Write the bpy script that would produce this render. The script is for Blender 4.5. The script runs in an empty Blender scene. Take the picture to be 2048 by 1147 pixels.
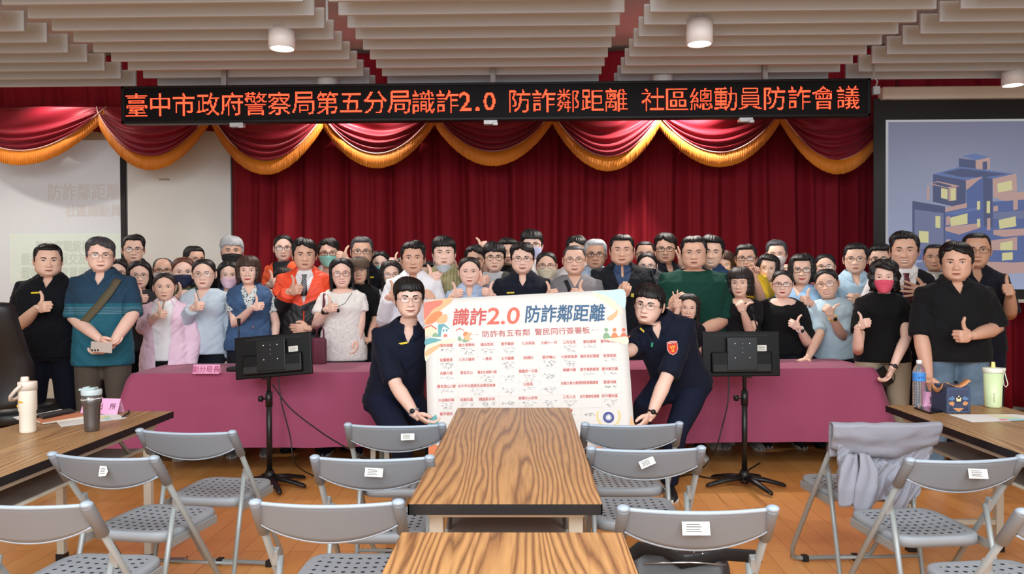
import bpy, bmesh, math, random
import numpy as np
from mathutils import Vector, Matrix, noise
from mathutils.bvhtree import BVHTree
random.seed(7)
SC = bpy.context.scene
COL = SC.collection
PI = math.pi
# ---------------------------------------------------------------- camera
F = 1590.0; W, H = 2048, 1147; CAMH = 1.44
cam_d = bpy.data.cameras.new('camera'); cam = bpy.data.objects.new('camera', cam_d); COL.objects.link(cam)
cam_d.sensor_width = 36; cam_d.lens = F / W * 36; cam_d.clip_start = .05; cam_d.clip_end = 60
YAW = math.atan(28 / F); PITCH = -math.atan(20.5 / F); ROLL = math.radians(-.26)
CM = Matrix.Translation((0, 0, CAMH)) @ Matrix.Rotation(YAW, 4, 'Z') @ Matrix.Rotation(PI / 2 + PITCH, 4, 'X') @ Matrix.Rotation(ROLL, 4, 'Z')
cam.matrix_world = CM
SC.camera = cam
def ray(px, py):
    return (CM.to_3x3() @ Vector(((px - W / 2) / F, -(py - H / 2) / F, -1)))
def pix(px, py, Y):                       # the point of the room at depth Y seen at this pixel of the photograph
    r = ray(px, py); return Vector((0, 0, CAMH)) + r * (Y / r.y)
def pixz(px, py, z):
    r = ray(px, py); return Vector((0, 0, CAMH)) + r * ((z - CAMH) / r.z)
# ---------------------------------------------------------------- world, exposure, lights
SC.view_settings.view_transform = 'Standard'; SC.view_settings.look = 'None'
SC.view_settings.gamma = 1; SC.view_settings.use_curve_mapping = False
SC.view_settings.exposure = 0.0
wd = bpy.data.worlds.new('world'); SC.world = wd; wd.use_nodes = True
wd.node_tree.nodes['Background'].inputs[0].default_value = (.9, .93, 1, 1)
wd.node_tree.nodes['Background'].inputs[1].default_value = .32
def light(name, kind, loc, rot, energy, color=(1, 1, 1), **k):
    d = bpy.data.lights.new(name, kind); d.energy = energy; d.color = color
    for a, v in k.items(): setattr(d, a, v)
    o = bpy.data.objects.new(name, d); o.location = loc; o.rotation_euler = rot; COL.objects.link(o); return o
def R(*a): return tuple(math.radians(x) for x in a)
# the hall's ceiling light panels over and behind the camera, and a broad frontal fill added behind it
for lx in (-2.6, 0, 2.6):
    light('ceiling_panel_lamp', 'AREA', (lx, .6, 3.3), R(22, 0, 0), 72, (.88, .95, 1), shape='RECTANGLE', size=1.6, size_y=1.2)
    light('ceiling_panel_lamp', 'AREA', (lx, -2.2, 3.2), R(48, 0, 0), 72, (.88, .95, 1), shape='RECTANGLE', size=1.6, size_y=1.2)
light('frontal_fill_light', 'AREA', (0, -3.6, 2.0), R(88, 0, 0), 195, (.86, .94, 1), shape='RECTANGLE', size=8, size_y=2.6)
# ---------------------------------------------------------------- materials
def lin(v): v /= 255; return v / 12.92 if v < .04045 else ((v + .055) / 1.055) ** 2.4
def rgb(r, g, b): return (lin(r), lin(g), lin(b), 1)
_M = {}
def mat(name, col=(200, 200, 200), rough=.6, metal=0, **k):
    key = (name, tuple(col), rough, metal, tuple(sorted((a, str(b)) for a, b in k.items())))
    if key in _M: return _M[key]
    m = bpy.data.materials.new(name); m.use_nodes = True; nt = m.node_tree; b = nt.nodes['Principled BSDF']
    c = rgb(*col); b.inputs['Base Color'].default_value = c
    b.inputs['Roughness'].default_value = rough; b.inputs['Metallic'].default_value = metal
    if 'spec' in k: b.inputs['Specular IOR Level'].default_value = k['spec']
    if 'sheen' in k: b.inputs['Sheen Weight'].default_value = k['sheen']; b.inputs['Sheen Roughness'].default_value = .4
    if 'trans' in k: b.inputs['Transmission Weight'].default_value = k['trans']; b.inputs['IOR'].default_value = k.get('ior', 1.4)
    if 'emit' in k: b.inputs['Emission Color'].default_value = rgb(*k.get('ecol', col)); b.inputs['Emission Strength'].default_value = k['emit']
    if 'sss' in k:
        b.inputs['Subsurface Weight'].default_value = k['sss']; b.inputs['Subsurface Radius'].default_value = (1, .35, .2); b.inputs['Subsurface Scale'].default_value = .01
    if 'bump' in k or 'vary' in k or 'dots' in k or 'stripe' in k or 'plaid' in k:
        tc = nt.nodes.new('ShaderNodeTexCoord'); mp = nt.nodes.new('ShaderNodeMapping'); nt.links.new(tc.outputs['Object'], mp.inputs[0])
        mp.inputs['Scale'].default_value = k.get('scale', (1, 1, 1))
        if 'bump' in k:
            n = nt.nodes.new('ShaderNodeTexNoise'); n.inputs['Scale'].default_value = k.get('bscale', 60); n.inputs['Detail'].default_value = 3
            nt.links.new(mp.outputs[0], n.inputs['Vector'])
            bp = nt.nodes.new('ShaderNodeBump'); bp.inputs['Strength'].default_value = k['bump']; bp.inputs['Distance'].default_value = k.get('bdist', .004)
            nt.links.new(n.outputs['Fac'], bp.inputs['Height']); nt.links.new(bp.outputs[0], b.inputs['Normal'])
        src = None
        if 'vary' in k:      # (amount, scale): own colour mottling
            n = nt.nodes.new('ShaderNodeTexNoise'); n.inputs['Scale'].default_value = k['vary'][1]; n.inputs['Detail'].default_value = 4
            nt.links.new(mp.outputs[0], n.inputs['Vector'])
            r = nt.nodes.new('ShaderNodeValToRGB'); a = k['vary'][0]
            r.color_ramp.elements[0].position = .3; r.color_ramp.elements[1].position = .7
            r.color_ramp.elements[0].color = tuple(x * (1 - a) for x in c[:3]) + (1,)
            r.color_ramp.elements[1].color = tuple(min(1, x * (1 + a)) for x in c[:3]) + (1,)
            nt.links.new(n.outputs['Fac'], r.inputs[0]); src = r.outputs[0]
        if 'dots' in k:      # ((r,g,b), scale, threshold): small printed specks
            v = nt.nodes.new('ShaderNodeTexVoronoi'); v.inputs['Scale'].default_value = k['dots'][1]; nt.links.new(mp.outputs[0], v.inputs['Vector'])
            lt = nt.nodes.new('ShaderNodeMath'); lt.operation = 'LESS_THAN'; lt.inputs[1].default_value = k['dots'][2]; nt.links.new(v.outputs['Distance'], lt.inputs[0])
            mx = nt.nodes.new('ShaderNodeMix'); mx.data_type = 'RGBA'; mx.inputs[6].default_value = c; mx.inputs[7].default_value = rgb(*k['dots'][0])
            if src: nt.links.new(src, mx.inputs[6])
            nt.links.new(lt.outputs[0], mx.inputs[0]); src = mx.outputs[2]
        if 'stripe' in k:    # ((r,g,b), axis, scale, width, lo, hi): printed stripes between two heights
            sp = nt.nodes.new('ShaderNodeSeparateXYZ'); nt.links.new(mp.outputs[0], sp.inputs[0])
            cc, ax, sc_, wdt, lo, hi = k['stripe']
            def mth(op, x, y):
                q = nt.nodes.new('ShaderNodeMath'); q.operation = op
                for i, z in enumerate((x, y)):
                    if z is None: continue
                    if isinstance(z, (int, float)): q.inputs[i].default_value = z
                    else: nt.links.new(z, q.inputs[i])
                return q.outputs[0]
            s = sp.outputs[ax]
            if k.get('diag'): s = mth('ADD', s, mth('MULTIPLY', sp.outputs['X'], k['diag']))
            fr = mth('FRACT', mth('MULTIPLY', s, sc_), None); on = mth('LESS_THAN', fr, wdt)
            on = mth('MULTIPLY', on, mth('MULTIPLY', mth('GREATER_THAN', sp.outputs[ax], lo), mth('LESS_THAN', sp.outputs[ax], hi)))
            mx = nt.nodes.new('ShaderNodeMix'); mx.data_type = 'RGBA'; mx.inputs[6].default_value = c; mx.inputs[7].default_value = rgb(*cc)
            if src: nt.links.new(src, mx.inputs[6])
            nt.links.new(on, mx.inputs[0]); src = mx.outputs[2]
        if src: nt.links.new(src, b.inputs['Base Color'])
    _M[key] = m; return m
def zsplit(m, thr, col, k=0.0):          # another cloth colour above a height (tilted by k away from the middle)
    nt = m.node_tree; b = nt.nodes['Principled BSDF']; N = nt.nodes.new; L = nt.links.new
    tc = N('ShaderNodeTexCoord'); sp = N('ShaderNodeSeparateXYZ'); L(tc.outputs['Object'], sp.inputs[0])
    ab = N('ShaderNodeMath'); ab.operation = 'ABSOLUTE'; L(sp.outputs[0], ab.inputs[0])
    mu = N('ShaderNodeMath'); mu.operation = 'MULTIPLY'; mu.inputs[1].default_value = k; L(ab.outputs[0], mu.inputs[0])
    sb = N('ShaderNodeMath'); sb.operation = 'SUBTRACT'; L(sp.outputs[2], sb.inputs[0]); L(mu.outputs[0], sb.inputs[1])
    gt = N('ShaderNodeMath'); gt.operation = 'GREATER_THAN'; gt.inputs[1].default_value = thr; L(sb.outputs[0], gt.inputs[0])
    mx = N('ShaderNodeMix'); mx.data_type = 'RGBA'; mx.inputs[7].default_value = rgb(*col); mx.inputs[6].default_value = b.inputs['Base Color'].default_value
    if b.inputs['Base Color'].is_linked: L(b.inputs['Base Color'].links[0].from_socket, mx.inputs[6])
    L(gt.outputs[0], mx.inputs[0]); L(mx.outputs[2], b.inputs['Base Color']); return m
def emis(name, col, s=1.0):
    key = (name, tuple(col), s, 'E')
    if key in _M: return _M[key]
    m = bpy.data.materials.new(name); m.use_nodes = True; nt = m.node_tree; nt.nodes.clear()
    e = nt.nodes.new('ShaderNodeEmission'); e.inputs[0].default_value = rgb(*col); e.inputs[1].default_value = s
    o = nt.nodes.new('ShaderNodeOutputMaterial'); nt.links.new(e.outputs[0], o.inputs[0]); _M[key] = m; return m
# ---------------------------------------------------------------- mesh building
class MB:
    def __init__(s): s.v = []; s.f = []; s.m = []; s.sm = []; s.cm = 0
    def add(s, vs, fs, smooth=True, mi=None):
        n = len(s.v); s.v += [tuple(p) for p in vs]; mi = s.cm if mi is None else mi
        for f in fs: s.f.append(tuple(i + n for i in f)); s.m.append(mi); s.sm.append(smooth)
        return s
    def box(s, x0, x1, y0, y1, z0, z1, M=None, mi=None):
        vs = [Vector((x, y, z)) for z in (z0, z1) for y in (y0, y1) for x in (x0, x1)]
        if M is not None: vs = [M @ p for p in vs]
        return s.add(vs, [(0, 2, 3, 1), (4, 5, 7, 6), (0, 1, 5, 4), (2, 6, 7, 3), (0, 4, 6, 2), (1, 3, 7, 5)], False, mi)
    def loft(s, rings, caps=True, closed=True, smooth=True, mi=None):
        n = len(rings[0]); vs = [p for r in rings for p in r]; fs = []
        for i in range(len(rings) - 1):
            for j in range(n if closed else n - 1):
                a, b = i * n + j, i * n + (j + 1) % n
                fs.append((a, b, b + n, a + n))
        if caps and closed:
            fs.append(tuple(range(n - 1, -1, -1))); fs.append(tuple(range((len(rings) - 1) * n, len(rings) * n)))
        return s.add(vs, fs, smooth, mi)
    def tube(s, pts, rad, n=10, mi=None, caps=True, ry=None):
        pts = [Vector(p) for p in pts]; m = len(pts)
        if isinstance(rad, (int, float)): rad = [rad] * m
        rings = []; up = None
        for i, p in enumerate(pts):
            t = ((pts[min(i + 1, m - 1)] - p).normalized() + (p - pts[max(i - 1, 0)]).normalized())
            if t.length < 1e-6: t = Vector((0, 0, 1))
            t.normalize()
            if up is None: up = Vector((0, 0, 1)) if abs(t.z) < .9 else Vector((0, 1, 0))
            a = up.cross(t)
            if a.length < 1e-4: a = Vector((1, 0, 0)).cross(t)
            a.normalize(); b = t.cross(a).normalized(); up = b
            k = ry if ry else 1
            rings.append([p + a * rad[i] * math.cos(2 * PI * j / n) + b * rad[i] * k * math.sin(2 * PI * j / n) for j in range(n)])
        return s.loft(rings, caps, mi=mi)
    def lathe(s, prof, n=24, c=(0, 0, 0), mi=None, M=None, caps=True):
        rings = []
        for r, z in prof:
            ring = [Vector((c[0] + r * math.cos(2 * PI * j / n), c[1] + r * math.sin(2 * PI * j / n), c[2] + z)) for j in range(n)]
            if M is not None: ring = [M @ p for p in ring]
            rings.append(ring)
        return s.loft(rings, caps, mi=mi)
    def ball(s, c, r, n=12, mi=None):
        if isinstance(r, (int, float)): r = (r, r, r)
        rings = []
        for i in range(n // 2 + 1):
            t = PI * (i + .001) / (n // 2 + .002)
            rings.append([Vector((c[0] + r[0] * math.sin(t) * math.cos(2 * PI * j / n), c[1] + r[1] * math.sin(t) * math.sin(2 * PI * j / n), c[2] - r[2] * math.cos(t))) for j in range(n)])
        return s.loft(rings, True, mi=mi)
    def mesh(s, name, mats):
        me = bpy.data.meshes.new(name); me.from_pydata(s.v, [], s.f)
        for m in (mats if isinstance(mats, (list, tuple)) else [mats]): me.materials.append(m)
        me.polygons.foreach_set('use_smooth', s.sm); me.polygons.foreach_set('material_index', s.m); me.update(); return me
    def build(s, name, mats, parent=None, bevel=0, solid=0, M=None, sub=0):
        return link(name, s.mesh(name, mats), parent, bevel, solid, M, sub)
def link(name, me, parent=None, bevel=0, solid=0, M=None, sub=0):
    o = bpy.data.objects.new(name, me); COL.objects.link(o)
    if parent is not None: o.parent = parent
    if M is not None: o.matrix_local = M
    if solid: q = o.modifiers.new('solid', 'SOLIDIFY'); q.thickness = solid; q.offset = 0
    if bevel: q = o.modifiers.new('bevel', 'BEVEL'); q.width = bevel; q.segments = 2; q.limit_method = 'ANGLE'; q.harden_normals = False
    if sub: q = o.modifiers.new('sub', 'SUBSURF'); q.levels = q.render_levels = sub
    return o
def thing(name, label, cat, loc=(0, 0, 0), rz=0, group=None, M=None):
    o = bpy.data.objects.new(name, None); COL.objects.link(o); o.empty_display_size = .1
    if M is not None: o.matrix_world = M
    else: o.location = loc; o.rotation_euler = (0, 0, rz)
    return tag(o, label, cat, group)
def tag(o, label, cat, group=None, kind=None):
    o['label'] = label; o['category'] = cat
    if group: o['group'] = group
    if kind: o['kind'] = kind
    return o
def struct(o): o['kind'] = 'structure'; return o
def copy_tree(o, parent=None):
    c = o.copy(); COL.objects.link(c)
    if parent is not None: c.parent = parent; c.matrix_parent_inverse = o.matrix_parent_inverse
    for ch in list(KIDS.get(o.name, [])): copy_tree(ch, c)
    return c
KIDS = {}
def remember(root):                        # children lists for copy_tree, two levels
    for o in bpy.data.objects:
        if o.parent is not None: KIDS.setdefault(o.parent.name, []).append(o) if o not in KIDS.get(o.parent.name, []) else None
_TX = {}
def text(body, size=1.0, off=0.0, res=3):   # outline of a piece of writing as vertices (x, y) and faces, centred
    key = (body, off)
    if key not in _TX:
        cu = bpy.data.curves.new('t', 'FONT'); cu.body = body; cu.offset = off; cu.resolution_u = res
        cu.align_x = 'CENTER'; cu.align_y = 'CENTER'
        o = bpy.data.objects.new('t', cu); COL.objects.link(o)
        dg = bpy.context.evaluated_depsgraph_get(); m = o.evaluated_get(dg).to_mesh()
        _TX[key] = ([tuple(v.co) for v in m.vertices], [tuple(p.vertices) for p in m.polygons])
        bpy.data.objects.remove(o); bpy.data.curves.remove(cu)
    v, f = _TX[key]
    return [(x * size, y * size, 0) for x, y, z in v], f
def put_text(mb, body, M, size, off=0.0, shear=0, mi=None, width=None, bold=0):   # writes onto the local XY plane of M
    v, f = text(body, 1, off)
    xs = [p[0] for p in v]; ys = [p[1] for p in v]
    cx, cy = (min(xs) + max(xs)) / 2, (min(ys) + max(ys)) / 2
    sx = sy = size
    if width: sx = width / (max(xs) - min(xs))
    if size is None: sy = sx
    if bold:
        for i in range(8):
            a = i * PI / 4; D = Matrix.Translation((bold * math.cos(a), bold * math.sin(a), .00002 * (i + 1)))
            put_text(mb, body, M @ D, sy, off, shear, mi, width)
    mb.add([M @ Vector(((x - cx) * sx + shear * (y - cy) * sy, (y - cy) * sy, 0)) for x, y, z in v], f, False, mi)
def frame(o, x, y):                        # matrix with origin o, X axis along x, Y axis as close to y as possible
    x = Vector(x).normalized(); z = x.cross(Vector(y)).normalized(); y = z.cross(x)
    return Matrix(((x.x, y.x, z.x, o[0]), (x.y, y.y, z.y, o[1]), (x.z, y.z, z.z, o[2]), (0, 0, 0, 1)))
def vox(mb, size, it=3, fac=.5):
    me = mb.mesh('t', []); o = bpy.data.objects.new('t', me); COL.objects.link(o)
    q = o.modifiers.new('r', 'REMESH'); q.mode = 'VOXEL'; q.voxel_size = size
    if it: q = o.modifiers.new('s', 'SMOOTH'); q.factor = fac; q.iterations = it
    m = bpy.data.meshes.new_from_object(o.evaluated_get(bpy.context.evaluated_depsgraph_get()))
    bpy.data.objects.remove(o); bpy.data.meshes.remove(me)
    v = np.empty(len(m.vertices) * 3); m.vertices.foreach_get('co', v); v = v.reshape(-1, 3)
    f = [tuple(p.vertices) for p in m.polygons]; bpy.data.meshes.remove(m)
    return v, f
# ================================================================ THE ROOM
HALF_L, HALF_R, BACK, CEIL = -7.2, 7.0, 8.55, 3.78
def node(nt, t, **k):
    n = nt.nodes.new(t)
    for a, v in k.items(): setattr(n, a, v)
    return n
def floor_mat():
    m = mat('wood_floor', (205, 130, 55), .28); nt = m.node_tree; b = nt.nodes['Principled BSDF']
    tc = node(nt, 'ShaderNodeTexCoord'); mp = node(nt, 'ShaderNodeMapping'); mp.inputs['Rotation'].default_value = (0, 0, PI / 2)
    nt.links.new(tc.outputs['Object'], mp.inputs[0])
    br = node(nt, 'ShaderNodeTexBrick'); nt.links.new(mp.outputs[0], br.inputs[0])
    br.inputs['Scale'].default_value = 1; br.inputs['Brick Width'].default_value = .95; br.inputs['Row Height'].default_value = .125
    br.inputs['Mortar Size'].default_value = .0016; br.inputs['Mortar Smooth'].default_value = .3; br.offset = .37
    br.inputs['Color1'].default_value = rgb(238, 172, 102); br.inputs['Color2'].default_value = rgb(226, 156, 86); br.inputs['Mortar'].default_value = rgb(170, 104, 56)
    n = node(nt, 'ShaderNodeTexNoise'); mp2 = node(nt, 'ShaderNodeMapping'); mp2.inputs['Scale'].default_value = (30, 2, 1)
    nt.links.new(tc.outputs['Object'], mp2.inputs[0]); nt.links.new(mp2.outputs[0], n.inputs['Vector']); n.inputs['Scale'].default_value = 1.5; n.inputs['Detail'].default_value = 5
    mx = node(nt, 'ShaderNodeMix', data_type='RGBA', blend_type='MULTIPLY'); mx.inputs[0].default_value = .3
    cr = node(nt, 'ShaderNodeValToRGB'); cr.color_ramp.elements[0].color = (.62, .55, .5, 1); cr.color_ramp.elements[1].color = (1.1, 1.08, 1.05, 1)
    nt.links.new(n.outputs['Fac'], cr.inputs[0]); nt.links.new(br.outputs['Color'], mx.inputs[6]); nt.links.new(cr.outputs[0], mx.inputs[7]); nt.links.new(mx.outputs[2], b.inputs['Base Color'])
    return m
b_ = MB(); b_.box(HALF_L, HALF_R, -4.2, BACK, -.05, 0); struct(b_.build('floor', floor_mat()))
WALLM = mat('painted_wall', (206, 202, 190), .8, vary=(.03, 3))
b_ = MB(); b_.box(HALF_L, HALF_R, BACK, BACK + .1, 0, CEIL); struct(b_.build('wall_back', WALLM))
b_ = MB(); b_.box(HALF_L - .1, HALF_L, -4.2, BACK, 0, CEIL); struct(b_.build('wall_left', WALLM))
b_ = MB(); b_.box(HALF_R, HALF_R + .1, -4.2, BACK, 0, CEIL); struct(b_.build('wall_right', WALLM))
b_ = MB(); b_.box(HALF_L, HALF_R, -4.2, BACK, CEIL, CEIL + .1); struct(b_.build('ceiling', mat('ceiling_paint', (190, 190, 188), .85)))
b_ = MB(); b_.box(HALF_L, -2.9, BACK - .02, BACK, 0, .14); struct(b_.build('baseboard_back', mat('black_baseboard', (20, 20, 22), .5)))
# ---- ceiling baffles: groups of white slats hung in rows
Z0 = 1.65; BAF = mat('baffle_board', (188, 195, 200), .7)
RODM = mat('black_rod', (22, 22, 24), .5)
groups = [(-5.4, -2.02 * Z0), (-1.907 * Z0, -.803 * Z0), (-.711 * Z0, .378 * Z0), (.474 * Z0, 1.549 * Z0), (1.639 * Z0, 5.2)]
def bm_box(x0, x1, y0, y1, z0, z1): m = MB(); m.box(x0, x1, y0, y1, z0, z1); return m
gn = ['far left', 'left of centre', 'centre', 'right of centre', 'far right']
ordn = ['first', 'second', 'third', 'fourth', 'fifth', 'sixth', 'seventh', 'eighth', 'ninth', 'tenth', 'eleventh', 'twelfth']
for gi, (x0, x1) in enumerate(groups):
    for k in range(-2, 9):
        y = 5.0 + k * .2525; last = 7 if gi in (0, 4) else 8
        if k > last: continue
        o = bm_box(x0, x1, y, y + .028, CAMH + Z0, CAMH + Z0 + .135).build('ceiling_baffle', BAF, None, .004)
        tag(o, f'white ceiling baffle slat, {ordn[last - k]} from the back in the {gn[gi]} bay', 'ceiling panel', 'white hanging ceiling baffles')
    for xr in (x0 + .12, x1 - .12) if gi in (0, 4) else (x0 + .25, x1 - .25):
        pass
rods = [(-3.25, 'between the far left bay and its neighbour'), (2.63, 'beside the far right bay')]
for xr, w in rods:
    b_ = MB(); b_.box(xr - .012, xr + .012, 4.4, 7.3, CAMH + Z0 + .14, CAMH + Z0 + .17)
    for yy in (4.7, 5.9, 7.1): b_.tube([(xr, yy, CAMH + Z0 + .16), (xr, yy, CEIL)], .004, 6)
    tag(b_.build('baffle_support_rail', RODM), f'black metal rail carrying the slats, {w}', 'rail', 'rails above the slats')
# ---- downlights (cylinder lamps) : position at the mouth of each cylinder
LAMPW = emis('lamp_glow', (255, 252, 245), 14)
def downlight(px, py, d, r, e, lab, ang=1.2, hgt=.3):
    p = pix(px, py, d)
    t = thing('ceiling_downlight', lab, 'lamp', p, 0, 'cylinder downlights')
    m = MB(); n = 28
    m.lathe([(r * .86, .012), (r * .9, 0), (r, 0), (r, CAMH + Z0 + .02 - p.z), (.012, CAMH + Z0 + .025 - p.z)], n, caps=False)
    m.tube([(0, 0, .16), (0, 0, CEIL - p.z)], .012, 8)
    m.build('housing', mat('lamp_housing', (225, 222, 220), .5), t)
    m = MB(); m.lathe([(r * .88, .02), (r * .5, .035), (.001, .04)], n, caps=False); m.build('glowing_lens', LAMPW, t)
    l = light('downlight_bulb', 'SPOT', p + Vector((0, 0, -.01)), (0, 0, 0), e, (1, .95, .88), spot_size=2.75, spot_blend=.6, shadow_soft_size=.06)
    return p
downlight(564, 98, 5.33, .0875, 12, 'lit white cylinder downlight hanging in front of the left part of the red message sign', hgt=.3)
downlight(1399, 89, 5.26, .086, 12, 'lit white cylinder downlight hanging in front of the right part of the red message sign')
downlight(655, 186, 6.64, .083, 40, 'white cylinder downlight half hidden behind the sign, left one')
downlight(1325, 183, 6.64, .083, 40, 'white cylinder downlight half hidden behind the sign, right one')
downlight(2026, 171, 6.6, .085, 25, 'lit white cylinder downlight by the right projection screen')
downlight(-150, 176, 6.9, .085, 130, 'lit white cylinder downlight at the left edge before the left screen')
# unseen wash spots without fixtures, added to brighten swags and curtain
for px_, e_ in ((1345, 260), (690, 110), (90, 36)): light('stage_wash_lamp', 'SPOT', pix(px_, 160, 7.62), R(12, 0, 0), e_, (1, .93, .86), spot_size=2.3, spot_blend=.6, shadow_soft_size=.05)
# ---- back curtain
VEL = mat('red_velvet', (118, 10, 25), .8, bump=.15, bscale=90, spec=.2)
def pleat(x, seed=0):
    v = 0
    for a, f, p in ((.036, 16.1, .3), (.040, 26.7, 1.9), (.022, 41.3, 4.1), (.010, 67.0, 2.2)):
        v += a * math.sin(f * x + p + seed + 1.1 * math.sin(1.7 * x + seed))
    return v
def curtain(x0, x1, y, z0, z1, name, lab, seed=0, amp=1):
    n = int((x1 - x0) / .011); nz = 14; m = MB(); rows = []
    for k in range(nz + 1):
        t = k / nz; z = z1 + (z0 - z1) * t
        rows.append([Vector((x0 + (x1 - x0) * i / n + .012 * math.sin(5 * t + i * .02), y + amp * (.6 + .5 * t) * pleat(x0 + (x1 - x0) * i / n + .02 * t * math.sin(i * .045), seed), z)) for i in range(n + 1)])
    m.loft(rows, False, False)
    return tag(m.build(name, VEL, solid=.004), lab, 'curtain')
curtain(-3.12, 6.9, 8.32, .06, 3.7, 'stage_curtain', 'deep red pleated velvet stage curtain behind the whole group')
curtain(-7.1, 6.9, 8.14, 2.95, 3.73, 'curtain_valance', 'dark red gathered valance running above the scalloped swags', 2, .55)
# ---- swags
SWM = mat('red_satin', (128, 12, 32), .55, sheen=.2, spec=.35)
FRM = mat('gold_fringe', (208, 118, 18), .6, bump=.7, bscale=240, bdist=.01, scale=(1, 1, .02))
CORD = mat('pale_cord', (210, 170, 160), .6)
swags = [(-100, 216, 331), (196, 432, 341), (434, 646, 350), (652, 866, 337), (874, 1099, 333), (1109, 1316, 343), (1314, 1552, 335), (1561, 1768, 349)]
for i, (xa, xb, yb) in enumerate(swags):
    yy = 7.95; top = 3.12 if i > 1 else 3.16
    A, B = pix(xa, 240, yy).x, pix(xb, 240, yy).x; zb = pix((xa + xb) / 2, yb, yy).z
    if i > 1:
        e = (B - A) * .05; A -= e; B += e
    lab = ['big half-cut swag at the far left over the bright screen', 'swag hanging over the white wall panel under the sign start', 'swag over the left edge of the red curtain',
           'swag below the left middle of the sign', 'swag in the exact middle under the sign', 'brightly lit swag right of the middle', 'swag left of the rightmost one', 'rightmost swag next to the black screen border'][i]
    t = thing('curtain_swag', 'red scalloped ' + lab, 'curtain', ((A + B) / 2, yy, top), 0, 'scalloped curtain swags')
    w = (B - A) / 2; nu, nv = 64, 46; FH = .138; rows = []
    bot = lambda u: -(top - zb - FH * .9) * (1 - abs(u) ** 1.95) ** .92
    for v in range(nv + 1):
        q = v / nv; row = []
        for k in range(nu + 1):
            u = -1 + 2 * k / nu; D = bot(u); z = D * q
            env = (1 - u * u) ** .5
            fold = math.sin(q ** 2.4 * 27 + 1.2 * math.sin(3 * u + i) + .8 * u) * .028 * (.25 + q) + math.sin(q * 11 + 5 * u * u + i * 2) * .02
            fold += .02 * math.sin(7 * u + i + 3 * q) * (1 - q)
            row.append(Vector((u * w, -env * (fold + .1 * q + .03) , z)))
        rows.append(row)
    m = MB(); m.loft(rows, False, False); m.build('swag_cloth', SWM, t, solid=.004)
    m = MB(); r0, r1 = [], []; nf = 150
    cd = []
    for k in range(nf + 1):
        u = -.999 + 1.998 * k / nf; z = bot(u); env = (1 - u * u) ** .5
        yv = -env * .125 - .012
        j = .004 * math.sin(k * 2.7) + .003 * random.uniform(-1, 1)
        fl = FH * (.72 + .28 * env)
        r0.append(Vector((u * w, yv, z + .008))); r1.append(Vector((u * w, yv - .006 + .006 * (k % 2), z - fl - j)))
        cd.append((u * w, yv - .004, z + .006))
    m.loft([r0, r1], False, False); m.build('fringe', FRM, t, solid=.005)
    m = MB(); m.tube(cd[::3], .006, 6); m.build('trim_cord', CORD, t)
# ---- LED message sign
SY = 6.45
a, b2 = pix(243, 178, SY), pix(1741, 160, SY); zt = (pix(990, 165, SY).z); zbm = pix(990, 240, SY).z
t = thing('led_sign', 'long black electronic message sign with glowing red characters hanging over the stage', 'sign', ((a.x + b2.x) / 2, SY, (zt + zbm) / 2))
hw = (b2.x - a.x) / 2; hh = (zt - zbm) / 2
tilt = Matrix.Rotation(math.radians(.2), 4, 'Y').inverted()
t.matrix_world = Matrix.Translation(t.location) @ Matrix.Rotation(math.radians(-.12), 4, 'Y')
m = MB(); m.box(-hw, hw, 0, .09, -hh, hh); m.build('case', mat('sign_case', (12, 9, 10), .45), t, .008)
m = MB()
for (x0, x1, z0, z1) in ((-hw, hw, hh - .022, hh), (-hw, hw, -hh, -hh + .024), (-hw, -hw + .028, -hh, hh), (hw - .028, hw, -hh, hh)): m.box(x0, x1, -.014, 0, z0, z1)
m.build('bezel', mat('sign_bezel', (18, 12, 13), .45, spec=.2), t, .004)
gm = mat('led_panel', (24, 16, 16), .6, spec=.15); nt = gm.node_tree; tc = node(nt, 'ShaderNodeTexCoord'); vo = node(nt, 'ShaderNodeTexVoronoi'); vo.inputs['Randomness'].default_value = 0
pitch = (hh - .03) * 2 / 30
mp = node(nt, 'ShaderNodeMapping'); mp.inputs['Scale'].default_value = (1 / pitch,) * 3; nt.links.new(tc.outputs['Object'], mp.inputs[0]); nt.links.new(mp.outputs[0], vo.inputs['Vector'])
cr = node(nt, 'ShaderNodeValToRGB'); cr.color_ramp.elements[0].color = rgb(40, 28, 28); cr.color_ramp.elements[0].position = .15; cr.color_ramp.elements[1].color = rgb(8, 5, 6); cr.color_ramp.elements[1].position = .4
nt.links.new(vo.outputs['Distance'], cr.inputs[0]); nt.links.new(cr.outputs[0], nt.nodes['Principled BSDF'].inputs['Base Color'])
m = MB(); m.box(-hw + .02, hw - .02, -.004, 0, -hh + .02, hh - .02); m.build('dot_panel', gm, t)
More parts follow.
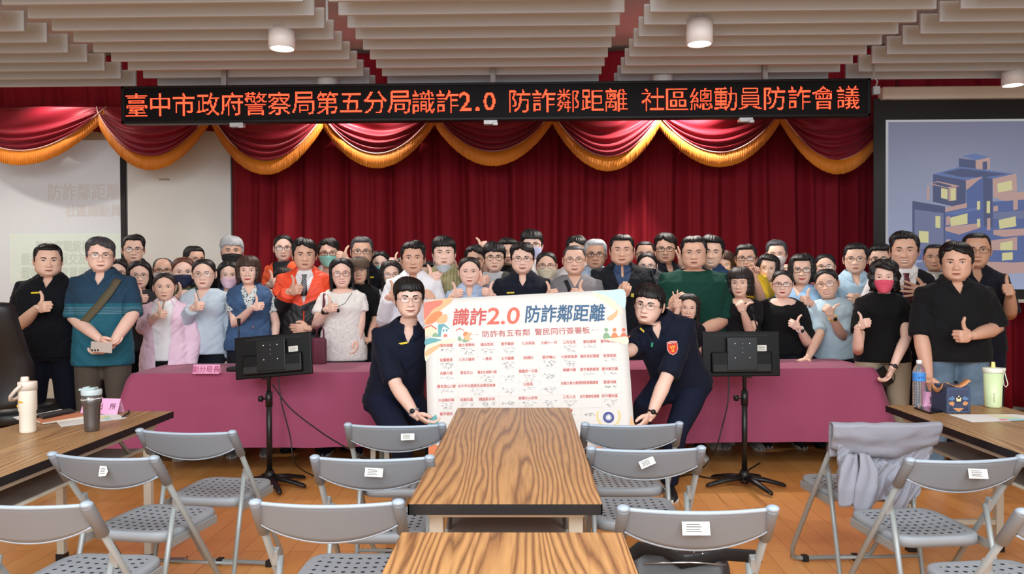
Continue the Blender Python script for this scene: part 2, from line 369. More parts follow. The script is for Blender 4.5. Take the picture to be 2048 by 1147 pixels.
# glowing characters, sampled on the sign's dot grid
v, f = text('臺中市政府警察局第五分局識詐2.0 防詐鄰距離 社區總動員防詐會議', 1, -.006)
cells = [('臺中市政府警察局第五分局識詐', 252, 44.3, 1), ]
LEDM = emis('red_led', (255, 66, 40), 4.2)
chars = []; cur = 0
line = '臺中市政府警察局第五分局識詐2.0 防詐鄰距離 社區總動員防詐會議'
x_l, x_r = pix(250, 205, SY).x - (a.x + b2.x) / 2, pix(1720, 195, SY).x - (a.x + b2.x) / 2
units = [(.5 if c in '2.0 ' else 1) for c in line]; tot = sum(units); uw = (x_r - x_l) / tot
m = MB(); dm = []; ch_h = uw * .97
for c, u in zip(line, units):
    if c != ' ':
        v, f = text(c, 1, -.012 if u == 1 else 0)
        xs = [p[0] for p in v]; ys = [p[1] for p in v]; wc, hc = max(xs) - min(xs), max(ys) - min(ys)
        cx, cy = (max(xs) + min(xs)) / 2, (max(ys) + min(ys)) / 2
        s = ch_h * .94 / max(wc, hc); s = min(s, uw * u * .93 / wc) if c != '.' else uw * .16 / wc
        bvh = BVHTree.FromPolygons([Vector(p) for p in v], f)
        X0 = x_l + (cur + u / 2) * uw; nd = int(uw * 1.0 / pitch * 1.0)
        nx = int(round(uw * u / pitch)); nz = int(round(ch_h / pitch))
        oz = -ch_h * .33 if c == '.' else 0
        gx0 = round((X0 - uw * u / 2) / pitch)
        for ix in range(nx + 1):
            for iz in range(-nz // 2 - 1, nz // 2 + 2):
                X = (gx0 + ix) * pitch; Z = iz * pitch
                q = Vector((cx + (X - X0 + .12 * (Z - oz) * 0) / s, cy + (Z - oz) / s, 0))
                hit = bvh.find_nearest(q)
                if hit[0] is not None and (hit[0] - q).length * s < pitch * .2:
                    h_ = pitch * .47; m.add([(X - h_, -.0065, Z - h_), (X + h_, -.0065, Z - h_), (X + h_, -.0065, Z + h_), (X - h_, -.0065, Z + h_)], [(0, 1, 2, 3)], False)
    cur += u
m.build('glowing_characters', LEDM, t)
for px in (473, 981, 1492):
    p = pix(px, 241, SY); m = MB(); x = p.x - t.location.x; m.box(x - .055, x + .055, -.01, .05, -hh - .035, -hh + .0); m.box(x + .02, x + .06, -.025, .0, -hh - .045, -hh - .02)
    m.build('mounting_clip', mat('clip_metal', (175, 175, 175), .4, .3), t, .003)
for x in (-2.2, 0, 2.2): bm_box(x - .02, x + .02, .02, .06, hh, CEIL - t.location.z).build('hanger', mat('hanger_metal', (150, 150, 152), .5), t)
# ---- small spotlight fixture beside the sign's right end
t = thing('ceiling_sensor', 'small clear bracket device hanging beside the right end of the red sign', 'device', pix(1750, 178, 6.5))
m = MB(); m.box(-.02, .035, -.02, .02, -.045, .02); m.build('body', mat('grey_plastic', (160, 162, 165), .4), t, .004)
m = MB(); m.tube([(0, 0, 0), (.02, 0, .06), (-.01, 0, .1), (-.01, 0, CEIL - t.location.z)], .006, 6); m.build('bracket', mat('grey_plastic', (160, 162, 165), .4), t)
# ---- left screen, its border and the white panel
def rect(px0, py0, px1, py1, d):
    p, q = pix(px0, py0, d), pix(px1, py1, d); return p.x, q.x, q.z, p.z
BD = 8.46
t = thing('projection_screen', 'large white projection screen with faint slide text behind the man in the teal polo', 'screen', pix(120, 480, BD))
def loc(t, o): return [o[0] - t.location.x, o[1] - t.location.x, o[2] - t.location.z, o[3] - t.location.z]
x0, x1, z0, z1 = loc(t, rect(-120, 283, 245, 672, BD)); XS, ZS = (x0, x1), (z0, z1)
scr = emis_m = mat('screen_fabric', (212, 217, 220), .7, emit=.1, ecol=(205, 210, 225))
m = MB(); m.box(x0, x1, -.01, 0, z0, z1); m.build('screen_sheet', scr, t)
BLK = mat('screen_border', (13, 14, 18), .6)
m = MB(); m.box(x1, x1 + .055, -.014, 0, z0 - .05, z1 + .15); m.box(x0, x1, -.014, 0, z0 - .05, z0); m.box(x0, x1 + .05, -.02, 0, z1 + .14, z1 + .16); m.build('border', BLK, t)
m = MB(); m.box(x0, x1 + .01, -.016, 0, z1, z1 + .11); m.build('top_band', mat('cream_band', (196, 190, 172), .7), t)
lx = loc(t, rect(20, 467, 245, 565, BD)); m = MB(); m.box(lx[0], lx[1], -.0115, -.01, lx[2], lx[3]); m.build('slide_box', mat('slide_box_light', (214, 226, 216), .7, emit=.1), t)
T1, T2 = mat('slide_text_pale', (206, 202, 200), .7, emit=.1), mat('slide_text_dim', (198, 208, 198), .7, emit=.1)
def slide_text(body, xa, xb, yc, size, mt, nm, clip=None):
    o = loc(t, rect(xa, yc, xb, yc, BD)); m = MB()
    put_text(m, body, Matrix.Translation(((o[0] + o[1]) / 2, -.013, o[2])) @ Matrix.Rotation(PI / 2, 4, 'X'), size, 0, width=o[1] - o[0], bold=.004); m.build(nm, mt, t)
slide_text('防詐鄰距離', 98, 242, 383, .19, T1, 'slide_title')
slide_text('社區總動員', 132, 243, 421, .135, T1, 'slide_subtitle')
slide_text('防詐實戰解析', 74, 182, 492, .13, T2, 'slide_line')
slide_text('假投資、假交友、', 44, 182, 517, .13, T2, 'slide_line')
slide_text('假檢警、賣貨便）', 44, 182, 545, .13, T2, 'slide_line')
x0, x1, z0, z1 = rect(255, 215, 463, 805, BD - .0)
o = bm_box(x0, x1 + .02, BD - .02, BD + .02, .14, z1).build('wall_board', mat('white_board', (220, 220, 214), .6)); tag(o, 'plain off-white wall board between the left screen and the red curtain', 'board')
p = rect(320, 357, 341, 361, BD); o = bm_box(p[0], p[1], BD - .024, BD - .02, p[2], p[3]).build('board_label', mat('tan_label', (178, 166, 146), .6)); o.parent = bpy.data.objects['wall_board']; 
# ---- right screen
RD = 7.5
t = thing('projection_screen', 'projection screen showing a night-blue apartment building picture on the right', 'screen', pix(1900, 400, RD))
x0, x1, z0, z1 = loc(t, rect(1771, 240, 2300, 577, RD))
sk = mat('sky_slide', (60, 64, 82), .75); nt = sk.node_tree; bb = nt.nodes['Principled BSDF']
tc = node(nt, 'ShaderNodeTexCoord'); sp = node(nt, 'ShaderNodeSeparateXYZ'); nt.links.new(tc.outputs['Object'], sp.inputs[0])
mr = node(nt, 'ShaderNodeMapRange'); mr.inputs[1].default_value = z1; mr.inputs[2].default_value = z0; nt.links.new(sp.outputs[2], mr.inputs[0])
cr = node(nt, 'ShaderNodeValToRGB'); cr.color_ramp.elements[0].color = rgb(112, 116, 142); cr.color_ramp.elements[1].color = rgb(160, 172, 206)
nt.links.new(mr.outputs[0], cr.inputs[0]); nt.links.new(cr.outputs[0], bb.inputs['Emission Color']); bb.inputs['Emission Strength'].default_value = .72; bb.inputs['Base Color'].default_value = rgb(70, 70, 72)
m = MB(); m.box(x0, x1, -.006, 0, z0, z1); m.build('screen_sheet', sk, t)
EW = emis('slide_margin', (176, 176, 178), .9)
m = MB(); m.box(x0, x0 + .022, -.009, -.006, z0, z1); m.box(x0, x1, -.009, -.006, z1 - .02, z1); m.build('slide_margin', EW, t)
bx = loc(t, rect(1747, 197, 2310, 597, RD))
m = MB(); m.box(bx[0], x0, -.004, .002, bx[2], bx[3]); m.box(x0, x1 + .1, -.004, .002, z1, bx[3]); m.box(x0, x1 + .1, -.004, .002, bx[2] , z0); m.build('border', BLK, t)
hx = loc(t, rect(1760, 176, 2310, 196, RD)); m = MB(); m.box(hx[0], hx[1], -.06, .05, hx[2], hx[3]); m.box(hx[0] + .04, hx[0] + .075, -.062, .0, hx[2], hx[3]); m.build('roller_case', mat('cream_case', (214, 208, 196), .5), t, .01)
m = MB(); m.box(x0 + .05, x1 + .1, -.015, .015, bx[2] - .03, bx[2]); m.build('bottom_bar', mat('cream_bar', (190, 188, 180), .5), t)
for xo in (.15, 1.6): m = MB(); m.tube([(hx[0] + xo, 0, hx[3]), (hx[0] + xo, 0, CEIL - t.location.z)], .006, 6); m.build('hanging_rod', RODM, t)
# the building on the slide, drawn as flat colour shapes; crop coordinates of the slide
mp_ = lambda X, Y: pix(1740 + (X if X < 1009 else 1400) * 308 / 1009, 150 + Y * 350 / 1147, RD)
DK, MD, PK, YL, BL, GY = emis('slide_dark_blue', (98, 104, 136), .74), emis('slide_mid_blue', (104, 118, 166), .76), emis('slide_peach', (196, 162, 156), .8), emis('slide_window', (214, 208, 158), .84), emis('slide_roof_blue', (112, 128, 174), .8), emis('slide_haze', (128, 134, 166), .75)
shapes = [(DK, [(275, 825), (490, 860), (490, 1147), (275, 1147)]), (GY, [(290, 880), (480, 905), (480, 1140), (290, 1140)]), (DK, [(410, 650), (625, 690), (625, 880), (410, 830)]), (DK, [(580, 545), (690, 560), (690, 640), (580, 610)]),
          (BL, [(600, 530), (690, 515), (780, 540), (690, 558)]), (PK, [(690, 560), (782, 540), (782, 615), (690, 640)]), (DK, [(735, 570), (765, 565), (765, 618), (735, 625)]),
          (BL, [(410, 650), (590, 600), (950, 648), (800, 680), (625, 690)]), (DK, [(470, 640), (600, 612), (900, 650), (760, 668), (600, 670)]), (MD, [(625, 690), (800, 680), (800, 1147), (490, 1147), (490, 870), (630, 870)]),
          (PK, [(625, 690), (735, 665), (628, 755)]), (DK, [(735, 665), (800, 678), (800, 1000), (745, 990)]), (PK, [(800, 680), (955, 645), (960, 760), (805, 790)]), (YL, [(830, 712), (925, 690), (930, 752), (835, 770)]),
          (PK, [(805, 775), (1010, 745), (1010, 790), (880, 825), (805, 800)]), (MD, [(800, 830), (1010, 790), (1010, 1147), (800, 1147)]), (PK, [(935, 820), (965, 815), (965, 880), (935, 885)]), (PK, [(805, 860), (835, 855), (835, 890), (805, 895)]),
          (GY, [(805, 900), (1010, 865), (1010, 910), (860, 950), (805, 940)]), (YL, [(840, 950), (950, 925), (955, 990), (845, 1008)]), (PK, [(805, 1015), (1010, 985), (1010, 1020), (870, 1060), (805, 1045)]), (PK, [(780, 1085), (960, 1060), (960, 1147), (800, 1147)]), (YL, [(850, 1100), (930, 1085), (930, 1147), (850, 1147)]),
          (PK, [(490, 870), (632, 838), (632, 868), (490, 898)]), (BL, [(490, 905), (700, 865), (710, 880), (560, 915)]), (PK, [(495, 930), (520, 920), (520, 980), (495, 985)]), (YL, [(520, 935), (635, 905), (635, 975), (525, 990)]), (PK, [(490, 995), (720, 970), (720, 1000), (580, 1045), (490, 1020)]),
          (PK, [(370, 725), (385, 725), (385, 815), (370, 815)]), (PK, [(380, 715), (440, 695), (590, 728), (510, 742)]), (DK, [(400, 712), (440, 702), (540, 728), (500, 736)]), (YL, [(462, 740), (505, 748), (505, 815), (462, 805)]), (PK, [(510, 742), (562, 735), (562, 820), (510, 826)]), (YL, [(525, 745), (557, 740), (557, 820), (525, 824)]),
          (YL, [(425, 922), (457, 925), (457, 1003), (425, 1000)]), (YL, [(317, 1020), (380, 1025), (380, 1100), (317, 1095)]), (YL, [(697, 828), (717, 824), (717, 880), (697, 884)]), (YL, [(760, 828), (782, 824), (782, 905), (760, 905)]), (PK, [(762, 940), (784, 936), (784, 1015), (762, 1018)]), (YL, [(697, 945), (717, 940), (717, 990), (697, 995)]), (PK, [(495, 1078), (522, 1075), (522, 1147), (495, 1147)]),
          (GY, [(540, 1090), (780, 1060), (780, 1147), (540, 1147)]), (PK, [(560, 1180), (1009, 1120), (1009, 1250), (620, 1300)]), (MD, [(275, 1147), (1009, 1147), (1009, 1240), (275, 1210)]), (YL, [(600, 1170), (660, 1165), (660, 1230), (600, 1235)]), (PK, [(420, 1260), (1009, 1200), (1009, 1280), (420, 1320)]), (GY, [(300, 1230), (620, 1190), (620, 1300), (300, 1330)]), (YL, [(860, 1165), (930, 1160), (930, 1210), (860, 1215)])]
m = MB(); mats_ = [DK, MD, PK, YL, BL, GY]
for i, (mm, ps) in enumerate(shapes):
    vs = []
    for X, Y in ps:
        q = mp_(X, Y); vs.append((q.x - t.location.x, -.0062 - i * .00012, q.z - t.location.z))
    m.add(vs, [tuple(range(len(vs)))], False, mats_.index(mm))
m.build('slide_picture', mats_, t)
# ================================================================ FURNITURE
def wood_mat(name, c1, c2, c3, seed):
    m = mat(name, c1, .38, spec=.35); nt = m.node_tree; b = nt.nodes['Principled BSDF']
    tc = node(nt, 'ShaderNodeTexCoord'); mp = node(nt, 'ShaderNodeMapping'); mp.inputs['Scale'].default_value = (1, .085, 1); mp.inputs['Location'].default_value = (seed, seed * .7, 0)
    nt.links.new(tc.outputs['Object'], mp.inputs[0])
    n1 = node(nt, 'ShaderNodeTexNoise'); n1.inputs['Scale'].default_value = 5.5; n1.inputs['Detail'].default_value = 1.5; n1.inputs['Distortion'].default_value = .4; nt.links.new(mp.outputs[0], n1.inputs['Vector'])
    mu = node(nt, 'ShaderNodeMath', operation='MULTIPLY'); mu.inputs[1].default_value = 12; nt.links.new(n1.outputs['Fac'], mu.inputs[0])
    sx = node(nt, 'ShaderNodeSeparateXYZ'); nt.links.new(mp.outputs[0], sx.inputs[0])
    mu2 = node(nt, 'ShaderNodeMath', operation='MULTIPLY'); mu2.inputs[1].default_value = 36; nt.links.new(sx.outputs[0], mu2.inputs[0])
    ad = node(nt, 'ShaderNodeMath', operation='ADD'); nt.links.new(mu.outputs[0], ad.inputs[0]); nt.links.new(mu2.outputs[0], ad.inputs[1])
    mp3 = node(nt, 'ShaderNodeMapping'); mp3.inputs['Scale'].default_value = (60, 3, 1); nt.links.new(tc.outputs['Object'], mp3.inputs[0])
    n3 = node(nt, 'ShaderNodeTexNoise'); n3.inputs['Scale'].default_value = 1.5; n3.inputs['Detail'].default_value = 4; nt.links.new(mp3.outputs[0], n3.inputs['Vector'])
    ad2 = node(nt, 'ShaderNodeMath', operation='ADD'); nt.links.new(ad.outputs[0], ad2.inputs[0])
    m3 = node(nt, 'ShaderNodeMath', operation='MULTIPLY'); m3.inputs[1].default_value = .55; nt.links.new(n3.outputs['Fac'], m3.inputs[0]); nt.links.new(m3.outputs[0], ad2.inputs[1])
    fr = node(nt, 'ShaderNodeMath', operation='FRACT'); nt.links.new(ad2.outputs[0], fr.inputs[0])
    cr = node(nt, 'ShaderNodeValToRGB'); e = cr.color_ramp.elements
    e[0].position = 0; e[0].color = rgb(*c3); e[1].position = 1; e[1].color = rgb(*c3)
    for p_, c_ in ((.1, c2), (.32, c1), (.62, c1), (.86, c2)): q = e.new(p_); q.color = rgb(*c_)
    nt.links.new(fr.outputs[0], cr.inputs[0])
    mx = node(nt, 'ShaderNodeMix', data_type='RGBA'); mx.inputs[7].default_value = rgb(*[int(v * .8) for v in c2]); nt.links.new(cr.outputs[0], mx.inputs[6])
    mr = node(nt, 'ShaderNodeMapRange'); mr.inputs[1].default_value = .45; mr.inputs[2].default_value = .85; mr.inputs[4].default_value = .6; nt.links.new(n3.outputs['Fac'], mr.inputs[0]); nt.links.new(mr.outputs[0], mx.inputs[0])
    nt.links.new(mx.outputs[2], b.inputs['Base Color']); return m
BLACKED = mat('black_edging', (16, 17, 20), .45); CREAM = mat('cream_steel', (206, 204, 190), .4, .1); SHELF = mat('grey_shelf', (150, 147, 143), .45)
def folding_table(label, x0, x1, y0, y1, wood, far_legs=True, shelf=True):
    cx, cy = (x0 + x1) / 2, (y0 + y1) / 2; w, l = (x1 - x0) / 2, (y1 - y0) / 2
    t = thing('folding_table', label, 'table', (cx, cy, 0), 0, 'wood-topped folding tables')
    bm_box(-w + .001, w - .001, -l + .001, l - .001, .708, .74).build('tabletop', wood, t)
    m = MB()
    for b in ((-w, -w + .004, -l, l), (w - .004, w, -l, l), (-w, w, -l, -l + .004), (-w, w, l - .004, l)): m.box(*b, .706, .7395)
    m.build('edge_band', BLACKED, t)
    m = MB()
    for s in (-1, 1): m.box(s * (w - .06) - .012, s * (w - .06) + .012, -l + .09, l - .09, .672, .706)
    for s in (-1, 1): m.box(-w + .05, w - .05, s * (l - .1) - .012, s * (l - .1) + .012, .672, .706)
    m.build('under_frame', CREAM, t, .003)
    for sx in (-1, 1):
        for sy in (-1, 1):
            m = MB(); X = sx * (w - .075); Y = sy * (l - .13)
            m.box(X - .019, X + .019, Y - .019, Y + .019, .03, .69); m.box(X - .023, X + .023, Y - .023, Y + .023, .60, .67)
            leg = m.build('leg', CREAM, t, .004)
            bm_box(X - .022, X + .022, Y - .022, Y + .022, 0, .035).build('foot_cap', BLACKED, leg)
    for sy in (-1, 1):
        Y = sy * (l - .13); m = MB(); m.box(-w + .075, w - .075, Y - .01, Y + .01, .14, .165); m.build('cross_bar', CREAM, t)
        for sx in (-1, 1):
            m = MB(); m.tube([(sx * (w - .1), Y, .45), (sx * (w - .1), Y - sy * .26, .68)], .009, 8); m.build('folding_brace', mat('zinc', (150, 150, 148), .3, .7), t)
    if shelf:
        m = MB(); m.box(-w + .1, w - .1, -l + .22, l - .16, .565, .577); m.build('shelf', SHELF, t)
        m = MB()
        for s in (-1, 1): m.tube([(s * (w - .095), -l + .2, .57), (s * (w - .095), l - .14, .57)], .009, 8)
        m.build('shelf_rail', CREAM, t)
    return t
WD1 = wood_mat('zebra_wood_laminate', (194, 146, 94), (158, 112, 70), (118, 82, 54), 3.1)
WD2 = wood_mat('brown_wood_laminate', (184, 144, 96), (150, 112, 70), (122, 88, 54), 8.4)
folding_table('near wood-grain folding table with black edge, cut by the bottom of the picture', -.345, .262, .42, 2.17, WD1)
folding_table('long wood-grain folding table in the middle pointing at the signature board', -.368, .232, 2.44, 4.245, WD1)
folding_table('folding table on the left carrying the cream bottle and grey tumbler', -2.46, -1.86, 2.35, 4.15, WD2)
folding_table('folding table on the right carrying the water bottle and gift box', 1.93, 2.53, 2.4, 4.3, WD2)
# ---- folding chairs
CH = mat('chair_grey_plastic', (122, 127, 133), .55, bump=.1, bscale=300, bdist=.001); CHR = mat('chair_pale_rim', (158, 172, 186), .4); CHM = mat('chair_grey_tube', (150, 156, 156), .35, .15); RUB = mat('black_rubber', (18, 18, 20), .6)
CHS = mat('chair_seat_plastic', (146, 152, 158), .45)
def make_chair():
    t = thing('folding_chair', 'x', 'chair')
    w = .212
    def back_pt(q): return Vector((0, .0 + .56 * q, .775 - .755 * q))     # along the sloping tube
    fr = MB(); pts = [(-w, .005, .77), (-w, .275, .40), (-w, .50, .09), (-w + .012, .535, .03), (-w + .05, .545, .016), (w - .05, .545, .016), (w - .012, .535, .03), (w, .50, .09), (w, .275, .40), (w, .005, .77)]
    fr.tube(pts, .0115, 10); fr.build('front_frame', CHM, t)
    m = MB()
    for s in (-1, 1): m.box(s * .13 - .012, s * .13 + .012, .528, .562, 0, .012)
    m2 = m; 
    for s in (-1, 1): bm_box(s * .13 - .014, s * .13 + .014, .528, .562, -.001 + .001, .03).build('floor_pad', RUB, t)
    for s in (-1, 1):
        x = s * (w - .024)
        m = MB(); m.tube([(x, .16, .565), (x, .09, .30), (x, .02, .03), (x, .015, .012)], .0105, 10); lg = m.build('rear_leg', CHM, t)
        m = MB(); m.tube([(x, .019, .028), (x, .014, 0)], .0135, 10); m.build('rubber_foot', RUB, lg)
        m = MB(); m.box(-.012, .010, -.012, .012, -.032, .022, Matrix.Translation((s * (w - .011), .155, .568)) @ Matrix.Rotation(.3, 4, 'X')); m.build('pivot_bracket', mat('bracket_metal', (156, 162, 164), .35, .2), t, .003)
    m = MB(); m.tube([(-w + .024, .06, .19), (w - .024, .06, .19)], .008, 8); m.build('stretcher', CHM, t)
    m = MB()
    for s in (-1, 1):
        m.tube([(s * w, .012, .672), (s * w, .003, .70), (s * w, -.004, .78), (s * w, -.004, .787)], [.0135, .0175, .0185, .0185], 14)
    sl = m
    for s in (-1, 1):
        m = MB(); m.tube([(s * w, .080, .665), (s * w, .079, .667), (s * w, .004, .772), (s * w, .002, .776)], [.0165, .0185, .0188, .018], 14); m.build('backrest_sleeve', CH, t)
        m = MB(); m.ball((s * w, 0, .778), (.0195, .0195, .011), 14); m.build('sleeve_cap', CHR, t)
    # backrest panel: curved between the sleeves, arched lower edge
    nx, nz = 26, 8; m = MB(); rows = []; top, bot = [], []
    for k in range(nz + 1):
        row = []
        for i in range(nx + 1):
            u = -1 + 2 * i / nx; x = u * (w - .008); zt_ = .774 - .004 * (1 - u * u); zb_ = .703 - .052 * (1 - u * u) ** .9
            z = zt_ + (zb_ - zt_) * k / nz; y = (.775 - z) * .74 * .55 + .004 - .026 * (1 - u * u)
            row.append(Vector((x, y, z)))
            if k == 0: top.append(Vector((x, y, z)))
            if k == nz: bot.append(Vector((x, y, z)))
        rows.append(row)
    m.loft(rows, False, False); m.build('backrest', CH, t, solid=.008)
    m = MB(); m.tube(top, .0065, 8); m.build('top_rim', CHR, t); m = MB(); m.tube(bot, .0052, 8); m.build('bottom_rim', CHR, t)
    # perforated seat
    m = MB(); nx, ny = 9, 8; x0, x1, y0, y1 = -.150, .150, .170, .485; cw, cl = (x1 - x0) / nx, (y1 - y0) / ny
    def sz(x, y): return .452 - .010 * max(0, 1 - (x / .15) ** 2) * (1 - ((y - .33) / .22) ** 2) 
    for i in range(nx):
        for j in range(ny):
            cx, cy = x0 + (i + .5) * cw, y0 + (j + .5) * cl; q = []
            hole = (i + j) % 2 == 0 or True
            for a in range(8):
                d = [(1, 0), (1, 1), (0, 1), (-1, 1), (-1, 0), (-1, -1), (0, -1), (1, -1)][a]
                X, Y = cx + d[0] * cw / 2, cy + d[1] * cl / 2; q.append((X, Y, sz(X, Y)))
            r_ = .0082
            inn = [(cx + r_ * math.cos(a * PI / 4), cy + r_ * .9 * math.sin(a * PI / 4), sz(cx, cy)) for a in range(8)]
            dn = [(x, y, z - .02) for x, y, z in inn]
            m.add(q + inn, [(a, (a + 1) % 8, 8 + (a + 1) % 8, 8 + a) for a in range(8)], False); m.add(inn + dn, [(a, (a + 1) % 8, 8 + (a + 1) % 8, 8 + a) for a in range(8)] + [tuple(range(8, 16))], False, 1)  # hole walls and bottoms coloured dark to stand for the shade inside
    # rim ring with rounded corners, turned down
    def outl(ex, zz, n=80, p=5, hx=.165, hy=.1725):
        r = []
        for a in range(n):
            th = 2 * PI * a / n; c, s = math.cos(th), math.sin(th); p = 5
            rr = 1 / (abs(c) ** p + abs(s) ** p) ** (1 / p)
            X = rr * c * (hx + ex); Y = .3275 + rr * s * (hy + ex); r.append(Vector((X, Y, zz if zz < 0 else sz(X, Y) - (.452 - zz))))
        return r
    rings = [outl(0, .452, p=90, hx=.15, hy=.1575), outl(.004, .4525), outl(.013, .451), outl(.018, .444)] + [[Vector((p.x, p.y, .412)) for p in outl(.019, .44)]] + [[Vector((p.x, p.y, .412)) for p in outl(.012, .44)]]
    m.loft(rings, False)
    m.build('seat', [CHS, mat('seat_hole_inside', (40, 44, 50), .8)], t)
    m = MB()
    for s in (-1, 1): m.box(s * .186 - .003, s * .186 + .003, .12, .44, .40, .435)
    for s in (-1, 1): bm_box(s * .188 - .003, s * .188 + .003, .12, .46, .398, .432).build('seat_rail', mat('bracket_metal', (156, 162, 164), .35, .2), t, .002)
    return t
chair0 = make_chair(); remember(chair0)
STK = mat('paper_sticker', (226, 224, 214), .6); INK = mat('sticker_ink', (70, 66, 64), .7)
chairs = [  # pixel of the back's left and right top corner, height of the top in the photo, yaw, label, sticker (u, w, turn)
    (287, 456, 858, -6, 'folding chair just left of the left screen stand, paint chips on its rear leg', None),
    (113, 298, 908, -9, 'folding chair before the left table with a torn square sticker on it', (.02, .03, -4, 1)),
    (-60, 134, 1004, -4, 'folding chair cut by the left edge of the picture', None),
    (706, 874, 845, 0, 'folding chair under the crouching man with the steel watch, near the board', (.06, .05, -2, 0)),
    (634, 855, 911, 0, 'folding chair left of the middle table with a pointed white sticker', (.01, .055, 3, 0)),
    (517, 790, 1002, 0, 'large foreground folding chair left of the near table, bare back without sticker', None),
    (1177, 1352, 844, 2, 'folding chair under the emblem corner of the signature board', None),
    (1193, 1392, 893, 1, 'folding chair right of the middle table with a tilted paper tag sticker', (.0, .05, -22, 0)),
    (1252, 1540, 1014, 0, 'foreground folding chair right of the near table, black bag on its seat', (-.01, .065, 0, 0)),
    (1682, 1865, 851, 4, 'folding chair draped with a grey jacket', None),
    (1822, 2043, 914, 6, 'folding chair at the right with a white sticker near the top of its back', (.03, .06, 3, 0)),
    (2035, 2330, 1014, 8, 'folding chair cut by the right edge of the picture', None)]
chair_objs = []
for i, (xa, xb, yt, yaw, lab, st) in enumerate(chairs):
    d = (CAMH - .776) * F / (yt + 5 - 553)
    A, B = pix(xa, yt, d), pix(xb, yt, d)
    c = chair0 if i == 0 else copy_tree(chair0)
    c.location = ((A.x + B.x) / 2, d, 0); c.rotation_euler = (0, 0, math.radians(yaw))
    tag(c, 'grey ' + lab, 'chair', 'grey folding chairs'); chair_objs.append(c)
    if st:
        u, sw, turn, kind = st; hh_ = sw * (.36 if kind == 0 else .8)
        M = Matrix.Translation((u, -.0195 + .0, .727)) @ Matrix.Rotation(-.33, 4, 'X') @ Matrix.Rotation(math.radians(turn), 4, 'Y')
        m = MB(); n = 4 if kind == 0 else 5
        sh = [(-1, -1), (1, -1), (1, 1), (-1, 1)] if kind == 0 else [(-1, -1), (.6, -.9), (1, -.1), (.5, .9), (-1, 1)]
        m.add([M @ Vector((x * sw * .6, -.003, z * hh_ * .8)) for x, z in sh] , [tuple(range(len(sh)))], False, 0)
        for k in range(4): z0 = hh_ * (.5 - k * .27); m.add([M @ Vector((x * sw * .6, -.0035, z)) for x, z in ((-.7, z0), (.3 + .1 * (k % 2), z0), (.3 + .1 * (k % 2), z0 - .0022), (-.7, z0 - .0022))], [(0, 1, 2, 3)], False, 1)
        m.build('sticker', [STK, INK], c, solid=.0005)
# ---- tablecloth over the long head table
PLUM = mat('plum_cloth', (158, 78, 108), .85, bump=.25, bscale=500, bdist=.001, vary=(.06, 2), sheen=.15, spec=.15)
FL, FRr = pixz(262, 747, .76), pixz(1748, 735, .76); BL_, BR_ = pixz(316, 729, .76), pixz(1706, 717.5, .76)
t = thing('conference_table', 'long head table hidden under the plum cloth, its shelf edge and legs showing below', 'table', (0, (FL.y + FRr.y) / 2, 0))
O = t.location
dirx = (FRr - FL).normalized(); diry = Vector((-dirx.y, dirx.x, 0)); L_ = (FRr - FL).length; wid = .66
Mt = Matrix.Translation(-O) @ frame(FL, dirx, diry)
bm_box(.02, L_ - .02, .02, wid - .02, -.035, -.012).build('tabletop', SHELF, t, M=Mt)
k = 0
for X in (.08, 1.7, 1.8, 3.5, 3.6, L_ - .08):
    for Y in (.12, wid - .08): bm_box(X - .018, X + .018, Y - .018, Y + .018, -.76, -.035).build('leg', CREAM, t, M=Mt)
# cloth: top grid, then front, back and side drops with soft folds
HEM = .23
per = []          # perimeter points with outward directions
nF, nS = 130, 22
for i in range(nF): per.append((L_ * i / nF, 0, 0, -1))
for i in range(nS): per.append((L_, wid * i / nS, 1, 0))
for i in range(nF): per.append((L_ * (1 - i / nF), wid, 0, 1))
for i in range(nS): per.append((0, wid * (1 - i / nS), -1, 0))
rings = []; nk = 12; N = len(per)
for k in range(nk + 1):
    q = k / nk; ring = []
    for j, (x, y, ox, oy) in enumerate(per):
        nx_, ny_ = ox, oy; cor = 0
        for cx_, cy_ in ((0, 0), (L_, 0), (L_, wid), (0, wid)):
            dd = math.hypot(x - cx_, y - cy_)
            if dd < .22: cor = max(cor, 1 - dd / .22); vx, vy = (cx_ - L_ / 2), (cy_ - wid / 2); nx_ += cor * (1 if vx > 0 else -1) * (.9 if ox == 0 else .2); ny_ += cor * (1 if vy > 0 else -1) * (.2 if ox == 0 else .9)
        s_ = x + y
        fold = (.010 * math.sin(s_ * 5.1 + 1) + .006 * math.sin(s_ * 11.3) + .004 * math.sin(s_ * 19 + 2)) * q
        fl = .012 + .03 * q + cor * .10 * q + fold
        z = -q * (.76 - HEM) - .012 * cor * q
        if k == 0: fl = 0; z = 0
        ring.append(Vector((x + nx_ * fl, y + ny_ * fl, z)))
    rings.append(ring)
m = MB(); m.loft(rings, False); m.add([(0, 0, 0), (L_, 0, 0), (L_, wid, 0), (0, wid, 0)], [(0, 1, 2, 3)])
cl = m.build('tablecloth', PLUM, M=frame(FL, dirx, diry)); tag(cl, 'plum red cloth covering the long head table down to knee height', 'tablecloth')
